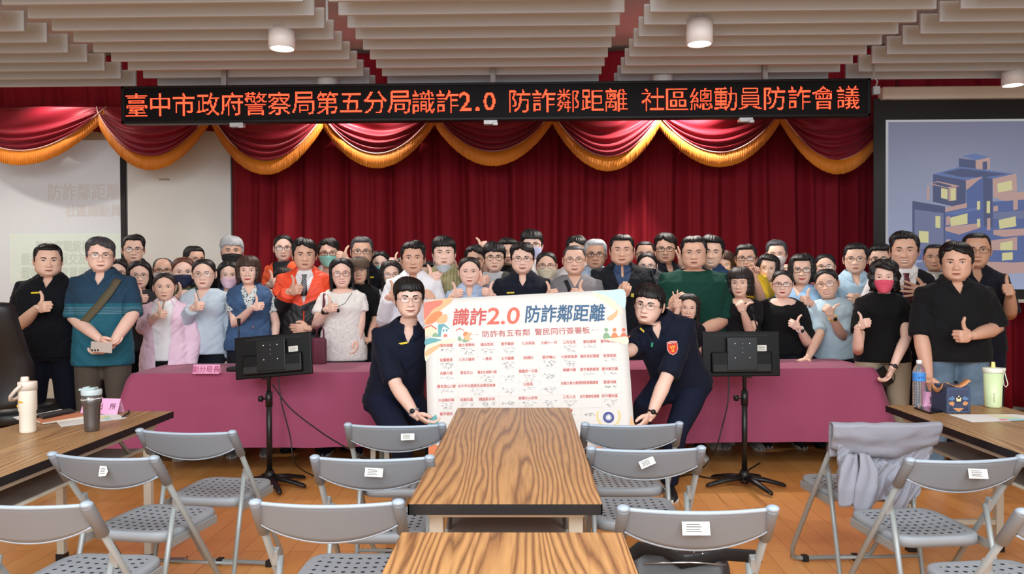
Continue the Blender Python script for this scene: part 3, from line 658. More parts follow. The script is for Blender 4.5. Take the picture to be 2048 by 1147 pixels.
# power strips, boxes under the table left out; a microphone pair
def mic(px, py, top, lab, h=.34):
    p = pixz(px, py, .762)
    t = thing('gooseneck_microphone', lab, 'microphone', p, 0, 'table microphones')
    m = MB(); m.box(-.07, .05, -.05, .05, 0, .03); m.build('base', mat('mic_black', (14, 14, 15), .4), t, .008)
    q = pix(top[0], top[1], p.y - .0) - p
    m = MB(); m.tube([(0, 0, .03), (q.x * .2, 0, q.z * .4), (q.x * .7, 0, q.z * .8), (q.x, -.01, q.z)], .0045, 8); m.build('gooseneck', mat('mic_black', (14, 14, 15), .4), t)
    m = MB(); m.tube([(q.x, -.01, q.z - .01), (q.x, -.015, q.z + .035)], [.011, .014], 12); m.build('mic_head', mat('mic_foam', (20, 20, 22), .9), t)
mic(476, 741, (479, 646), 'black gooseneck microphone on the plum cloth in front of the woman in denim vest')
mic(1528, 728, (1503, 622), 'black gooseneck microphone behind the right stand screen, in front of the woman with fringe')
# name cards
PINK = mat('pink_card', (238, 170, 208), .7); INKP = mat('name_ink', (176, 70, 110), .7); INKD = mat('dark_name_ink', (90, 40, 80), .7)
def tent(p, w, h, dep, body, size, lab, rz=0, ink=None):
    t = thing('name_card', lab, 'name card', p, rz, 'pink folded name cards')
    m = MB(); m.add([(-w, -dep, 0), (w, -dep, 0), (w, 0, h), (-w, 0, h), (w, dep, 0), (-w, dep, 0)], [(0, 1, 2, 3), (3, 2, 4, 5)], False); m.build('card', PINK, t, solid=.002)
    m = MB(); th = math.atan2(h, dep)
    put_text(m, body, Matrix.Translation((0, -dep / 2 - .003, h / 2)) @ Matrix.Rotation(th, 4, 'X'), size, .005); m.build('name_text', ink or INKP, t)
p = pixz(411, 747, .763); tent(p + Vector((0, .025, 0)), .096, .062, .02, '副分局長', .05, 'pink name card with four characters on the front edge of the plum cloth', math.radians(-1))
p = pixz(205, 825, .742); tent(p, .105, .075, .03, '派　出　所', .036, 'pink name card behind the grey tumbler on the left table', math.radians(-8), INKD)
p = pixz(1870, 814, .742); tent(p + Vector((0, .02, 0)), .05, .077, .03, '東', .045, 'small pink name card between the water bottle and the gift box', math.radians(-22), INKD)
# ---- screens on floor stands
def stand(px, d, corners, lab, rots):
    base = pix(px, 800, d); t = thing('monitor_stand', lab, 'stand', (base.x, d, 0), 0, 'black floor stands')
    bk = mat('stand_black', (15, 16, 17), .4); m = MB()
    (xl, yt_), (xr, yb_) = corners
    m = MB(); m.lathe([(.03, .03), (.036, .05), (.036, .09), (.026, .12)], 16); m.build('hub', bk, t)
    for k, a in enumerate(rots):
        a = math.radians(a); m = MB(); dx, dy = math.cos(a), math.sin(a)
        pr = []
        for q, hw_, z, th in ((.0, .03, .072, .02), (.5, .024, .055, .017), (.93, .019, .028, .014), (1, .012, .022, .01)):
            c_ = Vector((dx, dy, 0)) * .27 * q + Vector((0, 0, z)); sd = Vector((-dy, dx, 0))
            pr.append([c_ + sd * hw_ * math.cos(2 * PI * j / 10) + Vector((0, 0, 1)) * th * math.sin(2 * PI * j / 10) for j in range(10)])
        m.loft(pr); m.build('foot', bk, t)
    topz = pix(px, yt_ + 40, d).z
    m = MB(); m.tube([(0, 0, .1), (0, 0, .62)], .019, 16); m.build('lower_pole', bk, t)
    m = MB(); m.tube([(0, 0, .6), (0, 0, topz)], .0135, 14); m.build('upper_pole', bk, t)
    m = MB(); m.tube([(0, 0, .56), (0, 0, .66)], .024, 16); cc = m.build('clamp_collar', bk, t)
    m = MB(); m.tube([(0, 0, .61), (-.05, 0, .61)], .007, 8); m.tube([(-.045, 0, .61), (-.07, 0, .61)], [.022, .02], 10); m.build('clamp_knob', bk, cc)
    return t, base, d
BKP = mat('monitor_black', (8, 8, 9), .4, spec=.25); BKM = mat('mount_black', (10, 10, 11), .3)
def monitor(C, w, h, tl, lab, base):
    M = Matrix.Translation(C) @ Matrix.Rotation(tl[0], 4, 'Z') @ Matrix.Rotation(tl[1], 4, 'Y') @ Matrix.Rotation(tl[2], 4, 'X')
    t = thing('monitor', lab, 'monitor', M=M, group='screens seen from behind')
    w /= 2; h /= 2
    m = MB(); m.box(-w, w, -.012, .016, -h, h); m.build('casing', BKP, t, .006)
    m = MB(); m.box(-w * .78, w * .78, -.04, -.012, -h * .84, h * .1); m.box(-w * .62, w * .62, -.0405, -.035, -h * .1, h * .72) if 0 else None; m.build('rear_housing', BKP, t, .012)
    m = MB(); m.box(-w * .7, w * .7, -.0135, -.012, h * .8, h * .84); m.build('vent_slot', RUB, t)
    m = MB(); m.box(-w * .74, w * .74, -.042, -.0395, -h * .78, -h * .45); m.build('port_recess', RUB, t, .002)
    m = MB(); m.box(-.1, .1, -.05, -.04, -h * .72, h * .75); mp_ = m.build('mount_plate', BKM, t, .003)
    for x, z in ((-.048, .06), (.048, .06), (-.048, -.035), (.048, -.035), (0, .03), (0, -.0), (0, .06)):
        m = MB(); m.ball((x, -.052, z + .01), (.006, .004, .006) if abs(x) > .01 else (.004, .004, .004), 8); m.build('bolt', mat('bolt_steel', (200, 200, 200), .25, .8), mp_)
    m = MB(); m.box(w * .42, w * .66, -.0135, -.012, h * .12, h * .38); m.build('sticker', STK, t)
    m = MB()
    for k in range(4): m.box(w * .45, w * (.6 + .03 * (k % 2)), -.0138, -.0135, h * (.32 - k * .05), h * (.335 - k * .05))
    m.build('sticker_print', INK, t)
    m = MB(); m.box(-w + .008, w - .008, .016, .0165, -h + .02, h - .008); m.build('display_panel', mat('dark_glass', (8, 9, 12), .1), t)
    return t
stand(538, 5.42, ((464, 674), (628, 753)), 'black pole stand of the left screen, five-footed, partly under the plum cloth', (-12, 45, 118, 188, -58))
stand(1489, 5.42, ((1405, 661), (1557, 752)), 'black pole stand of the right screen, five feet spread on the wood floor', (-8, 52, 130, 188, -66))
C1 = pix(547, 711, 5.36); monitor(C1, .535, .285, (math.radians(-4), math.radians(-5), math.radians(-8)), 'black screen seen from behind, tilted on the left stand', None)
C2 = pix(1481, 707, 5.36); monitor(C2, .518, .30, (0, math.radians(-.3), math.radians(-3)), 'black screen seen from behind, level on the right stand', None)
for c_, px in ((C1, 538), (C2, 1489)):
    st_ = [o for o in bpy.data.objects if o.name.startswith('monitor_stand') and abs(o.location.x - pix(px, 800, 5.42).x) < .01][0]
    m = MB(); z = c_.z; m.box(-.03, .03, -.075, -.02, z - .16, z + .03, Matrix.Translation((0, -.0, 0))); m.build('tilt_head', BKM, st_, .006)
def cable(name, lab, pts, r=.0045, cat='cable', group=None, par=None):
    P = [Vector(p) for p in pts]; out = []
    for i in range(len(P) - 1):
        p0, p1, p2, p3 = P[max(i - 1, 0)], P[i], P[i + 1], P[min(i + 2, len(P) - 1)]
        for k in range(8):
            t_ = k / 8; out.append(.5 * ((2 * p1) + (p2 - p0) * t_ + (2 * p0 - 5 * p1 + 4 * p2 - p3) * t_ ** 2 + (3 * p1 - p0 - 3 * p2 + p3) * t_ ** 3))
    out.append(P[-1]); m = MB(); m.tube(out, r, 6)
    o = m.build(name, mat('cable_black', (16, 16, 18), .5)); tag(o, lab, cat, group); return o
cable('power_cable', 'thin black cable hanging from the left screen straight down to its foot', [pix(557, 745, 5.35), pix(562, 800, 5.3), pix(580, 870, 5.3), pix(590, 925, 5.3), pixz(625, 950, .012), pixz(640, 952, .01)])
cable('power_cable', 'black cable sagging from the left stand towards the chairs on the right', [pix(545, 768, 5.37), pix(580, 815, 5.25), pix(640, 862, 5.1), pix(690, 893, 4.95), pixz(760, 930, .3), pixz(840, 985, .02)])
cable('power_cable', 'black cable hanging in a bow from the right screen to the floor', [pix(1457, 745, 5.36), pix(1456, 800, 5.3), pix(1445, 850, 5.3), pix(1430, 900, 5.35), pixz(1405, 935, .012), pixz(1370, 945, .01)])
cable('floor_cable', 'black cable lying on the wood floor beside the right stand foot', [pixz(1345, 958, .008), pixz(1380, 948, .008), pixz(1420, 955, .008), pixz(1470, 952, .008), pixz(1520, 925, .008)], .005)
# ---- black office chair at the left edge
t = thing('office_chair', 'black padded office chair cut by the left edge behind the left table', 'chair', (pix(-18, 700, 5.15).x, 5.15, 0))
BL = mat('black_leather', (26, 28, 30), .45, bump=.2, bscale=120)
rows = []
for k in range(15):
    q = k / 14; z = .58 + .72 * q; hw_ = .17 + .05 * math.sin(PI * (q ** .8)) + (.02 if q < .5 else 0); hw_ *= (1 if q < .93 else .93)
    y = .02 - .09 * q + .05 * math.sin(q * 5)
    rows.append([Vector((hw_ * math.copysign(abs(math.cos(a)) ** .5, math.cos(a)) + .06 * q, y + .055 * math.copysign(abs(math.sin(a)) ** .6, math.sin(a)) - .05 * (1 - abs(math.cos(a))), z)) for a in [2 * PI * j / 24 for j in range(24)]])
m = MB(); m.loft(rows); m.build('backrest', BL, t, sub=1)
m = MB(); m.lathe([(.02, .46), (.24, .47), (.26, .50), (.25, .55), (.02, .56)], 28, (0, .27, 0)); m.build('seat', BL, t)
m = MB(); m.tube([(0, .2, .46), (0, .05, .46), (0, .03, .62)], .02, 8); m.build('back_support', RUB, t)
m = MB(); m.tube([(0, .27, .1), (0, .27, .46)], .028, 12); m.build('gas_column', RUB, t)
for k in range(5):
    a = 2 * PI * k / 5 + .3; ex, ey = .29 * math.cos(a), .27 + .29 * math.sin(a)
    m = MB(); m.tube([(0, .27, .12), (ex, ey, .08)], [.03, .016], 10); ft = m.build('foot', RUB, t)
    m = MB(); m.tube([(ex - .012, ey, .03), (ex + .012, ey, .03)], .03, 16); m.build('caster', RUB, ft)
# ================================================================ THINGS ON THE TABLES
# cream bottle
p = pixz(56, 864, .7405); t = thing('drink_bottle', 'cream white handled drink bottle with small gold flowers on the left table', 'bottle', p)
CRM = mat('cream_enamel', (232, 222, 206), .35); s_ = .96
m = MB(); m.lathe([(.001, 0), (.031, 0), (.034, .004), (.0355, .01), (.036, .10), (.040, .108), (.040, .195), (.0405, .20), (.0405, .235), (.039, .239), (.001, .239)], 32, M=Matrix.Scale(s_, 4)); m.build('bottle_body', CRM, t)
m = MB(); m.lathe([(.0415, .202), (.0415, .238), (.040, .242), (.001, .243)], 32, M=Matrix.Scale(s_, 4)); m.lathe([(.001, .24), (.019, .24), (.017, .262), (.014, .265), (.001, .265)], 20, (-.012, 0, 0), M=Matrix.Scale(s_, 4)); m.build('lid', mat('cream_lid', (228, 214, 200), .45), t)
m = MB()
pts = [(-.0, -.042, .222), (-.022, -.05, .20), (-.05, -.045, .17), (-.068, -.02, .15), (-.07, .0, .148), (-.068, .02, .15), (-.05, .045, .17), (-.022, .05, .20), (0, .042, .222)]
m.tube(pts, .0065, 8, ry=1.2); m.build('carry_handle', mat('cream_handle', (214, 198, 186), .45), t)
m = MB()
for a, z, r_ in ((-105, .15, .010), (-105, .152, .006), (-160, .13, .008), (-155, .127, .006)):
    for k in range(5):
        th = math.radians(a + (k - 2) * 7); zz = z + .003 * math.cos(k * 2.5)
        c_ = Vector((math.cos(th) * .0408, math.sin(th) * .0408, zz)) * s_; m.ball(c_, (r_ * .55, .0012 + .004 * abs(math.cos(th)), r_ * .35), 8)
m.build('gold_flower_print', mat('gold_print', (206, 160, 50), .5), t)
# grey tumbler
p = pixz(184, 861, .7405); t = thing('tumbler', 'dark grey steel tumbler with pale mint flip lid on the left table', 'tumbler', p)
GS = mat('gunmetal_steel', (120, 116, 116), .28, .75)
m = MB(); m.lathe([(.001, 0), (.028, 0), (.031, .004), (.0325, .03), (.037, .115), (.040, .125), (.0425, .132), (.0425, .168), (.001, .168)], 36); m.build('tumbler_body', GS, t)
m = MB(); m.lathe([(.0435, .166), (.044, .17), (.0445, .186), (.043, .19), (.001, .192)], 36); m.build('lid', mat('mint_lid', (188, 202, 204), .4), t)
m = MB(); m.box(-.036, .038, -.02, .02, .19, .199, Matrix.Rotation(-.08, 4, 'Y')); m.box(.0, .032, -.008, .008, .197, .204, Matrix.Rotation(-.2, 4, 'Y')); m.build('flip_cover', mat('mint_cover', (176, 194, 196), .4), t, .004)
m = MB(); m.tube([(.0445 * math.cos(a), .0445 * math.sin(a), .148 + .0035 * math.cos(a + .3) * 1) for a in [2 * PI * k / 36 for k in range(37)]], .0018, 6); m.build('rubber_band', mat('white_band', (235, 235, 230), .5), t)
def sheet(pts, lab, z=.7415, name='paper_sheet', mt=None, th=.0012, group='loose papers'):
    c_ = sum((pixz(x, y, z) for x, y in pts), Vector()) / len(pts)
    m = MB(); q = [pixz(x, y, z) - c_ for x, y in pts]; n = len(q)
    m.add([(v.x, v.y, 0) for v in q] + [(v.x, v.y, th) for v in q], [tuple(range(n))[::-1], tuple(range(n, 2 * n))] + [(i, (i + 1) % n, n + (i + 1) % n, n + i) for i in range(n)], False)
    o = m.build(name, mt or mat('white_paper', (232, 232, 230), .7)); o.location = c_; tag(o, lab, 'paper', group); return o
def decal(o, pts, z, mt, name):
    m = MB(); m.add([pixz(x, y, z) - o.location for x, y in pts], [tuple(range(len(pts)))], False); d = m.build(name, mt, o)
s1 = sheet([(112, 843), (228, 825), (254, 836), (122, 853)], 'white printed sheet lying under the tumbler on the left table')
for c_, pp in (((206, 226, 150), [(206, 832), (216, 830.6), (222, 833), (212, 835)]), ((180, 220, 230), [(206, 836), (218, 834), (226, 836), (212, 839)]), ((236, 226, 150), [(196, 833), (205, 832), (210, 835), (201, 836)])): decal(s1, pp, .7432, mat('print_tint', c_, .7), 'colour_block')
sheet([(26, 834), (40, 831), (52, 836), (36, 839)], 'white paper corner poking out behind the cream bottle')
def flat_item(name, lab, cat, pts, z0, h, mt, bev=.003, group=None):
    c_ = sum((pixz(x, y, z0) for x, y in pts), Vector()) / len(pts); c_.z = z0
    m = MB(); q = [pixz(x, y, z0) - c_ for x, y in pts]; n = len(q)
    m.add([(v.x, v.y, 0) for v in q] + [(v.x, v.y, h) for v in q], [tuple(range(n))[::-1], tuple(range(n, 2 * n))] + [(i, (i + 1) % n, n + (i + 1) % n, n + i) for i in range(n)], False)
    o = m.build(name, mt, None, bev); o.location = c_; tag(o, lab, cat, group); return o
o = flat_item('notebook', 'orange-brown notebook under the black case on the left table', 'notebook', [(70, 842), (158, 829), (172, 835), (84, 849)], .7405, .012, mat('orange_cover', (206, 128, 88), .6))
pg = flat_item('page_block', 'x', 'x', [(72, 843), (159, 830), (171, 835), (85, 848)], .743, .007, mat('page_white', (225, 220, 205), .7), 0)
M_ = pg.matrix_basis.copy(); pg.parent = o; pg.location = pg.location - o.location; del pg['label'], pg['category']
flat_item('pencil_case', 'flat black case with a grey patch lying on the orange notebook', 'case', [(74, 832), (140, 820), (152, 824), (86, 838)], .7535, .012, mat('case_black', (24, 27, 30), .5), .004)
flat_item('folded_paper', 'white folded paper behind the black case', 'paper', [(72, 829), (122, 819), (128, 821), (78, 832)], .7405, .004, mat('white_paper', (232, 232, 230), .7), 0)
cable('key_strap', 'short black strap lying by the pink name card on the left table', [pixz(245, 833, .746), pixz(252, 828, .748), pixz(258, 824, .748), pixz(257, 820, .75)], .004, 'strap')
# water bottle
p = pixz(1838, 812, .7405); t = thing('water_bottle', 'clear plastic water bottle with blue label and white cap on the right table', 'bottle', p)
PET = mat('clear_plastic', (240, 246, 250), .05, trans=.92, ior=1.25)
prof = [(.001, 0), (.03, 0), (.033, .006)]
for k in range(9): z = .012 + k * .0145; prof += [(.0345, z), (.0345, z + .007), (.0325, z + .0105)]
prof += [(.0345, .15), (.0345, .192), (.033, .205), (.026, .224), (.015, .24), (.0125, .245), (.0125, .252), (.001, .252)]
sc_ = Matrix.Scale(.93, 4)
m = MB(); m.lathe(prof, 28, M=sc_); m.build('bottle_body', PET, t)
m = MB(); m.lathe([(.001, .243), (.0155, .243), (.0155, .262), (.014, .265), (.001, .265)], 20, M=sc_); m.build('cap', mat('white_cap', (238, 238, 240), .4), t)
m = MB(); m.lathe([(.0352, .147), (.0352, .192)], 28, caps=False, M=sc_); lb = m.build('label_sleeve', mat('blue_label', (70, 140, 216), .4), t)
m = MB()
for k in range(3): m.box(-.018 + k * .01, -.012 + k * .01, -.0338, -.0325, .156 + .002 * (k % 2), .160 + .002 * (k % 2))
m.build('label_print', mat('label_ink', (30, 50, 110), .5), lb)
# phone
o = flat_item('smartphone', 'black smartphone lying flat beside the water bottle on the right table', 'phone', [(1828, 817), (1857, 814.5), (1886, 824), (1860, 827.5)], .7405, .009, mat('phone_glass', (18, 18, 22), .08), .002)
# gift box
p = pixz(1917, 826, .7405); t = thing('gift_box', 'navy printed paper gift box with copper ribbon and gold emblem on the right table', 'box', p, math.radians(3))
NV = mat('navy_board', (58, 66, 92), .5); CPR = mat('copper_foil', (214, 150, 100), .4, .2); PBL = mat('pale_blue_print', (88, 122, 160), .6); GLD = mat('gold_emblem', (226, 210, 150), .4)
w_, h_, dp = .061, .134, .14
m = MB(); m.box(-w_, w_, 0, dp, 0, h_); m.build('box_body', NV, t, .002)
m = MB(); N_ = 16
rr = []
for k in range(N_ + 1):
    q = k / N_; x = -w_ + 2 * w_ * q; z = h_ + .018 - .028 * math.sin(q * 3.0) ** 1.5 + .014 * q
    rr.append([Vector((x + .004, -.002 + .0 * q, z)), Vector((x, .034, z + .006))])
m.loft(rr, False, False)
m.loft([[Vector((-w_ - .001, .03 + .1 * q, h_ + .014 - .03 * math.sin(q * 3) )), Vector((-w_ - .006, .03 + .1 * q, h_ - .01 - .03 * math.sin(q * 3)))] for q in [k / 8 for k in range(9)]], False, False)
m.build('copper_ribbon', CPR, t, solid=.002)
def plate(mb, pts, y, mi=0): mb.add([(x, y, z * 1.22) for x, z in pts], [tuple(range(len(pts)))], False, mi)
m = MB()
for (x0, x1, z0, z1) in ((-.054, .054, .006, .0072), (-.054, .054, .1, .1012), (-.054, -.0528, .006, .1), (.0528, .054, .006, .1)): plate(m, [(x0, z0), (x1, z0), (x1, z1), (x0, z1)], -.0008, 0)
for s in (-1, 1): plate(m, [(s * .05, .062), (s * .03, .072), (s * .018, .06), (s * .03, .054), (s * .05, .056)], -.0008, 1)
plate(m, [(-.05, .045), (-.03, .05), (-.02, .04), (-.03, .03), (-.045, .036)], -.0008, 2); plate(m, [(.05, .045), (.03, .05), (.02, .04), (.03, .03), (.045, .036)], -.0008, 2)
plate(m, [(-.03, .022), (.03, .022), (.016, .014), (0, .006), (-.016, .014)], -.0009, 2)
for k in range(8): x = -.05 + k * .0065 + (.048 if k > 3 else 0); plate(m, [(x, .008), (x + .003, .008), (x + .003, .022 + .006 * (k % 3)), (x, .022 + .006 * (k % 3))], -.001, 3)
m.build('box_print', [PBL, PBL, CPR, mat('dark_print', (40, 46, 74), .5)], t)
m = MB(); m.add([(.019 * math.cos(a), -.0012, .072 + .021 * math.sin(a)) for a in [2 * PI * k / 24 for k in range(24)]], [tuple(range(24))], False, 1)
sh_ = [(-.013, .066), (-.009, .07), (-.006, .064), (0, .06), (.006, .064), (.009, .07), (.013, .066), (.012, .052), (.006, .046), (0, .05), (-.006, .046), (-.012, .052)]
m.add([(x, -.0018, z + .012) for x, z in sh_], [tuple(range(len(sh_)))], False, 0); m.add([(.004 * math.cos(a), -.0018, .086 + .004 * math.sin(a)) for a in [2 * PI * k / 12 for k in range(12)]], [tuple(range(12))], False, 0)
m.build('gold_emblem', [GLD, mat('dark_print', (40, 46, 74), .5)], t)
# green tumbler
p = pixz(1986, 813, .7405); t = thing('straw_tumbler', 'pale green straw tumbler with white lid, yellow spout and loop on the right table', 'tumbler', p)
m = MB(); m.lathe([(.001, 0), (.038, 0), (.0405, .003), (.041, .01), (.0465, .186), (.001, .186)], 36); m.build('tumbler_body', mat('pale_green', (208, 224, 176), .4), t)
m = MB(); m.lathe([(.049, .183), (.050, .186), (.051, .203), (.049, .207), (.001, .208)], 36); m.build('lid', mat('white_lid', (228, 230, 216), .4), t)
m = MB(); m.lathe([(.001, .205), (.0115, .205), (.0095, .23), (.0085, .238), (.001, .238)], 16); m.build('spout', mat('yellow_spout', (238, 228, 140), .4), t)
m = MB(); m.box(.048, .061, -.008, .008, .19, .206); m.tube([(.056, -.002, .195), (.066, -.006, .15), (.073, -.008, .12), (.066, -.004, .105), (.056, 0, .115), (.054, .003, .15), (.057, .002, .19)], .0024, 8); m.build('wrist_loop', mat('loop_white', (226, 230, 212), .5), t)
m = MB()
for k in range(8): z_ = .032 + k * .006; r_ = .0413 + z_ * .031; m.box(-.0024 + .0006 * (k % 2), .0024 - .0005 * (k % 3), -r_ - .0008, -r_ + .001, z_, z_ + .0040, Matrix.Rotation(math.radians(-24), 4, 'Z'))
m.build('side_lettering', mat('lettering_tan', (160, 140, 110), .5), t)
s2 = sheet([(1896, 828.5), (2030, 828), (2110, 838), (1944, 844)], 'white sheet with coloured boxes on the right table')
for c_, pp in (((238, 232, 176), [(1976, 830), (2010, 829.6), (2030, 832.5), (1990, 833.3)]), ((200, 228, 190), [(1995, 834), (2034, 833.2), (2046, 836), (2004, 837)]), ((232, 130, 150), [(1996, 837.6), (2012, 837.4), (2018, 839.5), (2002, 840)]), ((160, 216, 232), [(2014, 837.4), (2056, 836.8), (2066, 839.5), (2022, 840.6)])): decal(s2, pp, .7432, mat('print_tint', c_, .7), 'colour_block')
# ---- jacket on the chair, black bag on the near right chair, metal plate on the floor
ch = chair_objs[9]
JK = mat('grey_jacket', (140, 141, 152), .7, bump=.25, bscale=35, bdist=.01, sheen=.1)
t = thing('draped_jacket', 'light grey jacket hung over the back of a folding chair', 'jacket', ch.location, ch.rotation_euler.z)
def cloth_sheet(prof, wfun, nu=56, nv=60, fold=None):
    rows = []
    for v in range(nv + 1):
        q = v / nv; y, z = prof(q); row = []
        for k in range(nu + 1):
            u = -1 + 2 * k / nu; p = Vector((u * wfun(q, u), y - .027 * (1 - u * u) * (1 if q > .3 else -.3), z))
            row.append(p + Vector(fold(u, q)) if fold else p)
        rows.append(row)
    m = MB(); m.loft(rows, False, False); return m
def top_prof(q):
    if q < .35: return .052 - .02 * q / .35, .64 + .145 * q / .35
    if q < .5: th = PI * (q - .35) / .15; return .010 + .020 * math.cos(th), .787 + .010 * math.sin(th)
    d = (q - .5) / .5; return -.012 + .055 * d - .012 * math.sin(PI * d), .787 - .125 * d
def f1(u, q):
    d = max(0, (q - .5) / .5); n_ = noise.noise(Vector((u * 3, q * 6, 1)))
    return (0, -.007 * math.sin(9 * d + 2 * u) * d + .010 * n_ * d, d * (.022 * u * u - .018 * (1 - u * u)) + .006 * n_)
cloth_sheet(top_prof, lambda q, u: .232 + .012 * math.sin(3 * q), fold=f1).build('folded_shoulder', JK, t, solid=.006)
def low_prof(q): return .012 + .085 * q, .70 - .30 * q
def f2(u, q):
    a = (u * .8 + q * 1.5); n1 = noise.noise(Vector((u * 2.2 + q * 1.4, q * 1.2, 5))); n2 = noise.noise(Vector((u * 6 + q * 5, q * 2, 9)))
    y = -.030 * q + .030 * n1 * (.4 + q) + .016 * (1 - abs(n2) * 3) * (.3 + q) - .02 * q * math.exp(-((u + .45) / .22) ** 2)
    return (.02 * n1 * q, y, q * (-.05 * math.exp(-((u + .35) / .25) ** 2) + .06 * abs(u - .75) - .05 * (u > .1) * math.sin(u * 5) + .03 * n2))
cloth_sheet(low_prof, lambda q, u: .215 - .03 * q, fold=f2).build('jacket_body', JK, t, solid=.006)
def tubefold(name, pts, rad, tw):
    m = MB(); rings = []; P = [Vector(p) for p in pts]; N_ = 22
    for k in range(N_ + 1):
        q = k / N_ * (len(P) - 1); i0 = min(int(q), len(P) - 2); f = q - i0; c = P[i0].lerp(P[i0 + 1], f); r = rad[i0] * (1 - f) + rad[i0 + 1] * f
        rings.append([c + Vector((r * math.cos(b) * (1 + .25 * math.sin(3 * b + tw + q)), r * .45 * math.sin(b) * (1 + .3 * math.cos(4 * b + q * 2)), r * .3 * math.sin(2 * b + q))) for b in [2 * PI * j / 24 for j in range(24)]])
    m.loft(rings); return m.build(name, JK, t)
tubefold('sleeve', [(-.165, -.005, .66), (-.185, -.02, .60), (-.19, -.03, .53), (-.185, -.03, .455)], [.028, .042, .046, .040], .5)
tubefold('sleeve', [(-.11, -.012, .665), (-.10, -.035, .60), (-.115, -.05, .52), (-.125, -.05, .44), (-.13, -.045, .395)], [.02, .036, .045, .040, .016], 2)
ch = chair_objs[8]; t = thing('shoulder_bag', 'black and brown leather shoulder bag with webbing strap on the near right chair seat', 'bag', (ch.location.x, ch.location.y, .455))
LB = mat('dark_leather', (44, 38, 38), .35, bump=.2, bscale=50); WB = mat('black_webbing', (16, 16, 18), .8)
m = MB(); rows = []
for k in range(11):
    q = k / 10; z = .115 * q; hw_ = .165 - .02 * q + .012 * math.sin(q * 3); dp = .07 * (1 - q * .75) + .012
    rows.append([Vector((hw_ * math.copysign(abs(math.cos(a)) ** .35, math.cos(a)) - .01, .27 + dp * math.copysign(abs(math.sin(a)) ** .6, math.sin(a)), z + .006 * math.sin(5 * a))) for a in [2 * PI * j / 28 for j in range(28)]])
m.loft(rows); m.build('bag_body', LB, t, sub=1)
m = MB(); m.tube([(-.17, .25, .04), (-.175, .24, .09), (-.13, .22, .135), (-.06, .2, .13), (.0, .2, .095), (.06, .2, .105), (.13, .22, .115), (.21, .22, .11), (.24, .25, .07)], [.02, .024, .026, .02, .024, .022, .024, .026, .02], 8, ry=.25); m.build('shoulder_strap', WB, t)
m = MB(); m.tube([(.045 + .014 * math.cos(a),   .205, .125 + .014 * math.sin(a)) for a in [2 * PI * k / 14 for k in range(15)]], .003, 6); m.build('strap_ring', mat('chrome', (190, 190, 192), .15, .9), t)
m = MB(); m.tube([(-.12, .196, .095), (.02, .192, .10), (.13, .2, .09)], .003, 6); m.build('zip', mat('chrome', (190, 190, 192), .15, .9), t)
t = thing('floor_plate', 'small bent grey metal plate lying on the floor behind a left chair', 'plate', pixz(350, 1122, .0))
bm_box(-.04, .045, -.03, .03, .004, .012).build('plate_body', mat('dull_metal', (120, 120, 122), .3, .6), t, .003)
m = MB(); m.tube([(.045, -.03, .012), (.06, 0, .014), (.05, .03, .014)], .005, 8); m.build('bent_rim', mat('chrome', (190, 190, 192), .15, .9), t)
# ================================================================ SIGNATURE BOARD
TL, TR, BLc = pix(848, 599, 4.97), pix(1248, 578, 4.97), pix(856, 912, 4.80)
MBd = frame(TL, TR - TL, (TL - BLc)); bw, bh = (TR - TL).length, (TL - BLc).length
t = thing('signature_board', 'large white signing poster with red and blue headline held up by two crouching officers', 'poster', M=MBd)
m = MB(); nn = 24; rws = []
for k in range(nn + 1):
    rws.append([Vector((bw * i / 24, -bh * k / nn, (-.03 * (k / nn - .88) ** 1 * 8 * 0 if k / nn > .88 else 0))) for i in range(25)])
m.loft(rws, False, False); m.build('poster_sheet', mat('poster_white', (228, 226, 222), .5), t, solid=.004)
def bp(px, py):                         # photograph position -> board coordinates
    r = ray(px, py); n = MBd.to_3x3() @ Vector((0, 0, 1)); o = Vector((0, 0, CAMH)); k = (MBd.translation - o).dot(n) / r.dot(n)
    q = MBd.inverted() @ (o + r * k); return q.x, q.y
def crop(X, Y): return bp(840 + X * 450 / 2048, 570 + Y * 250 / 1138)
def shape(mb, pts, z, mi=0, c=True): mb.add([(*(crop(*p) if c else p), z) for p in pts], [tuple(range(len(pts)))], False, mi)
def smooth_poly(pts, n=5):
    out = []; N = len(pts)
    for i in range(N):
        p0, p1, p2, p3 = [np.array(pts[(i + j) % N], float) for j in (-1, 0, 1, 2)]
        for k in range(n):
            s = k / n; out.append(tuple(.5 * (2 * p1 + (p2 - p0) * s + (2 * p0 - 5 * p1 + 4 * p2 - p3) * s * s + (3 * p1 - p0 - 3 * p2 + p3) * s ** 3)))
    return out
art = [mat('art_' + n, c, .6) for n, c in (('coral', (232, 128, 110)), ('peach', (244, 186, 140)), ('orange', (238, 142, 92)), ('teal', (104, 172, 178)), ('pale_blue', (200, 226, 230)), ('leaf', (140, 178, 140)), ('white', (244, 242, 238)), ('roof', (222, 120, 96)), ('wall', (250, 222, 190)), ('sand', (250, 228, 205)))]
m = MB(); z = .0032
def A(mi, pts, sm=True):
    global z; z += .00006; shape(m, smooth_poly(pts) if sm else pts, z, mi)
A(4, [(1560, 60), (1700, 52), (1858, 44), (1866, 210), (1800, 170), (1690, 130)])
A(9, [(1560, 62), (1680, 90), (1790, 160), (1850, 260), (1750, 210), (1640, 130)])
A(1, [(38, 180), (120, 140), (250, 118), (300, 112), (280, 160), (200, 220), (120, 300), (46, 360)])
A(0, [(38, 170), (90, 150), (200, 140), (190, 180), (120, 220), (60, 300), (40, 310)])
A(2, [(46, 350), (100, 270), (160, 238), (205, 250), (180, 300), (110, 350)])
A(1, [(150, 330), (190, 280), (240, 262), (250, 320), (200, 350)])
A(3, [(48, 500), (100, 480), (170, 490), (205, 505), (140, 540), (52, 545)])
A(9, [(50, 560), (140, 520), (240, 490), (330, 500), (200, 560), (110, 620), (52, 690)])
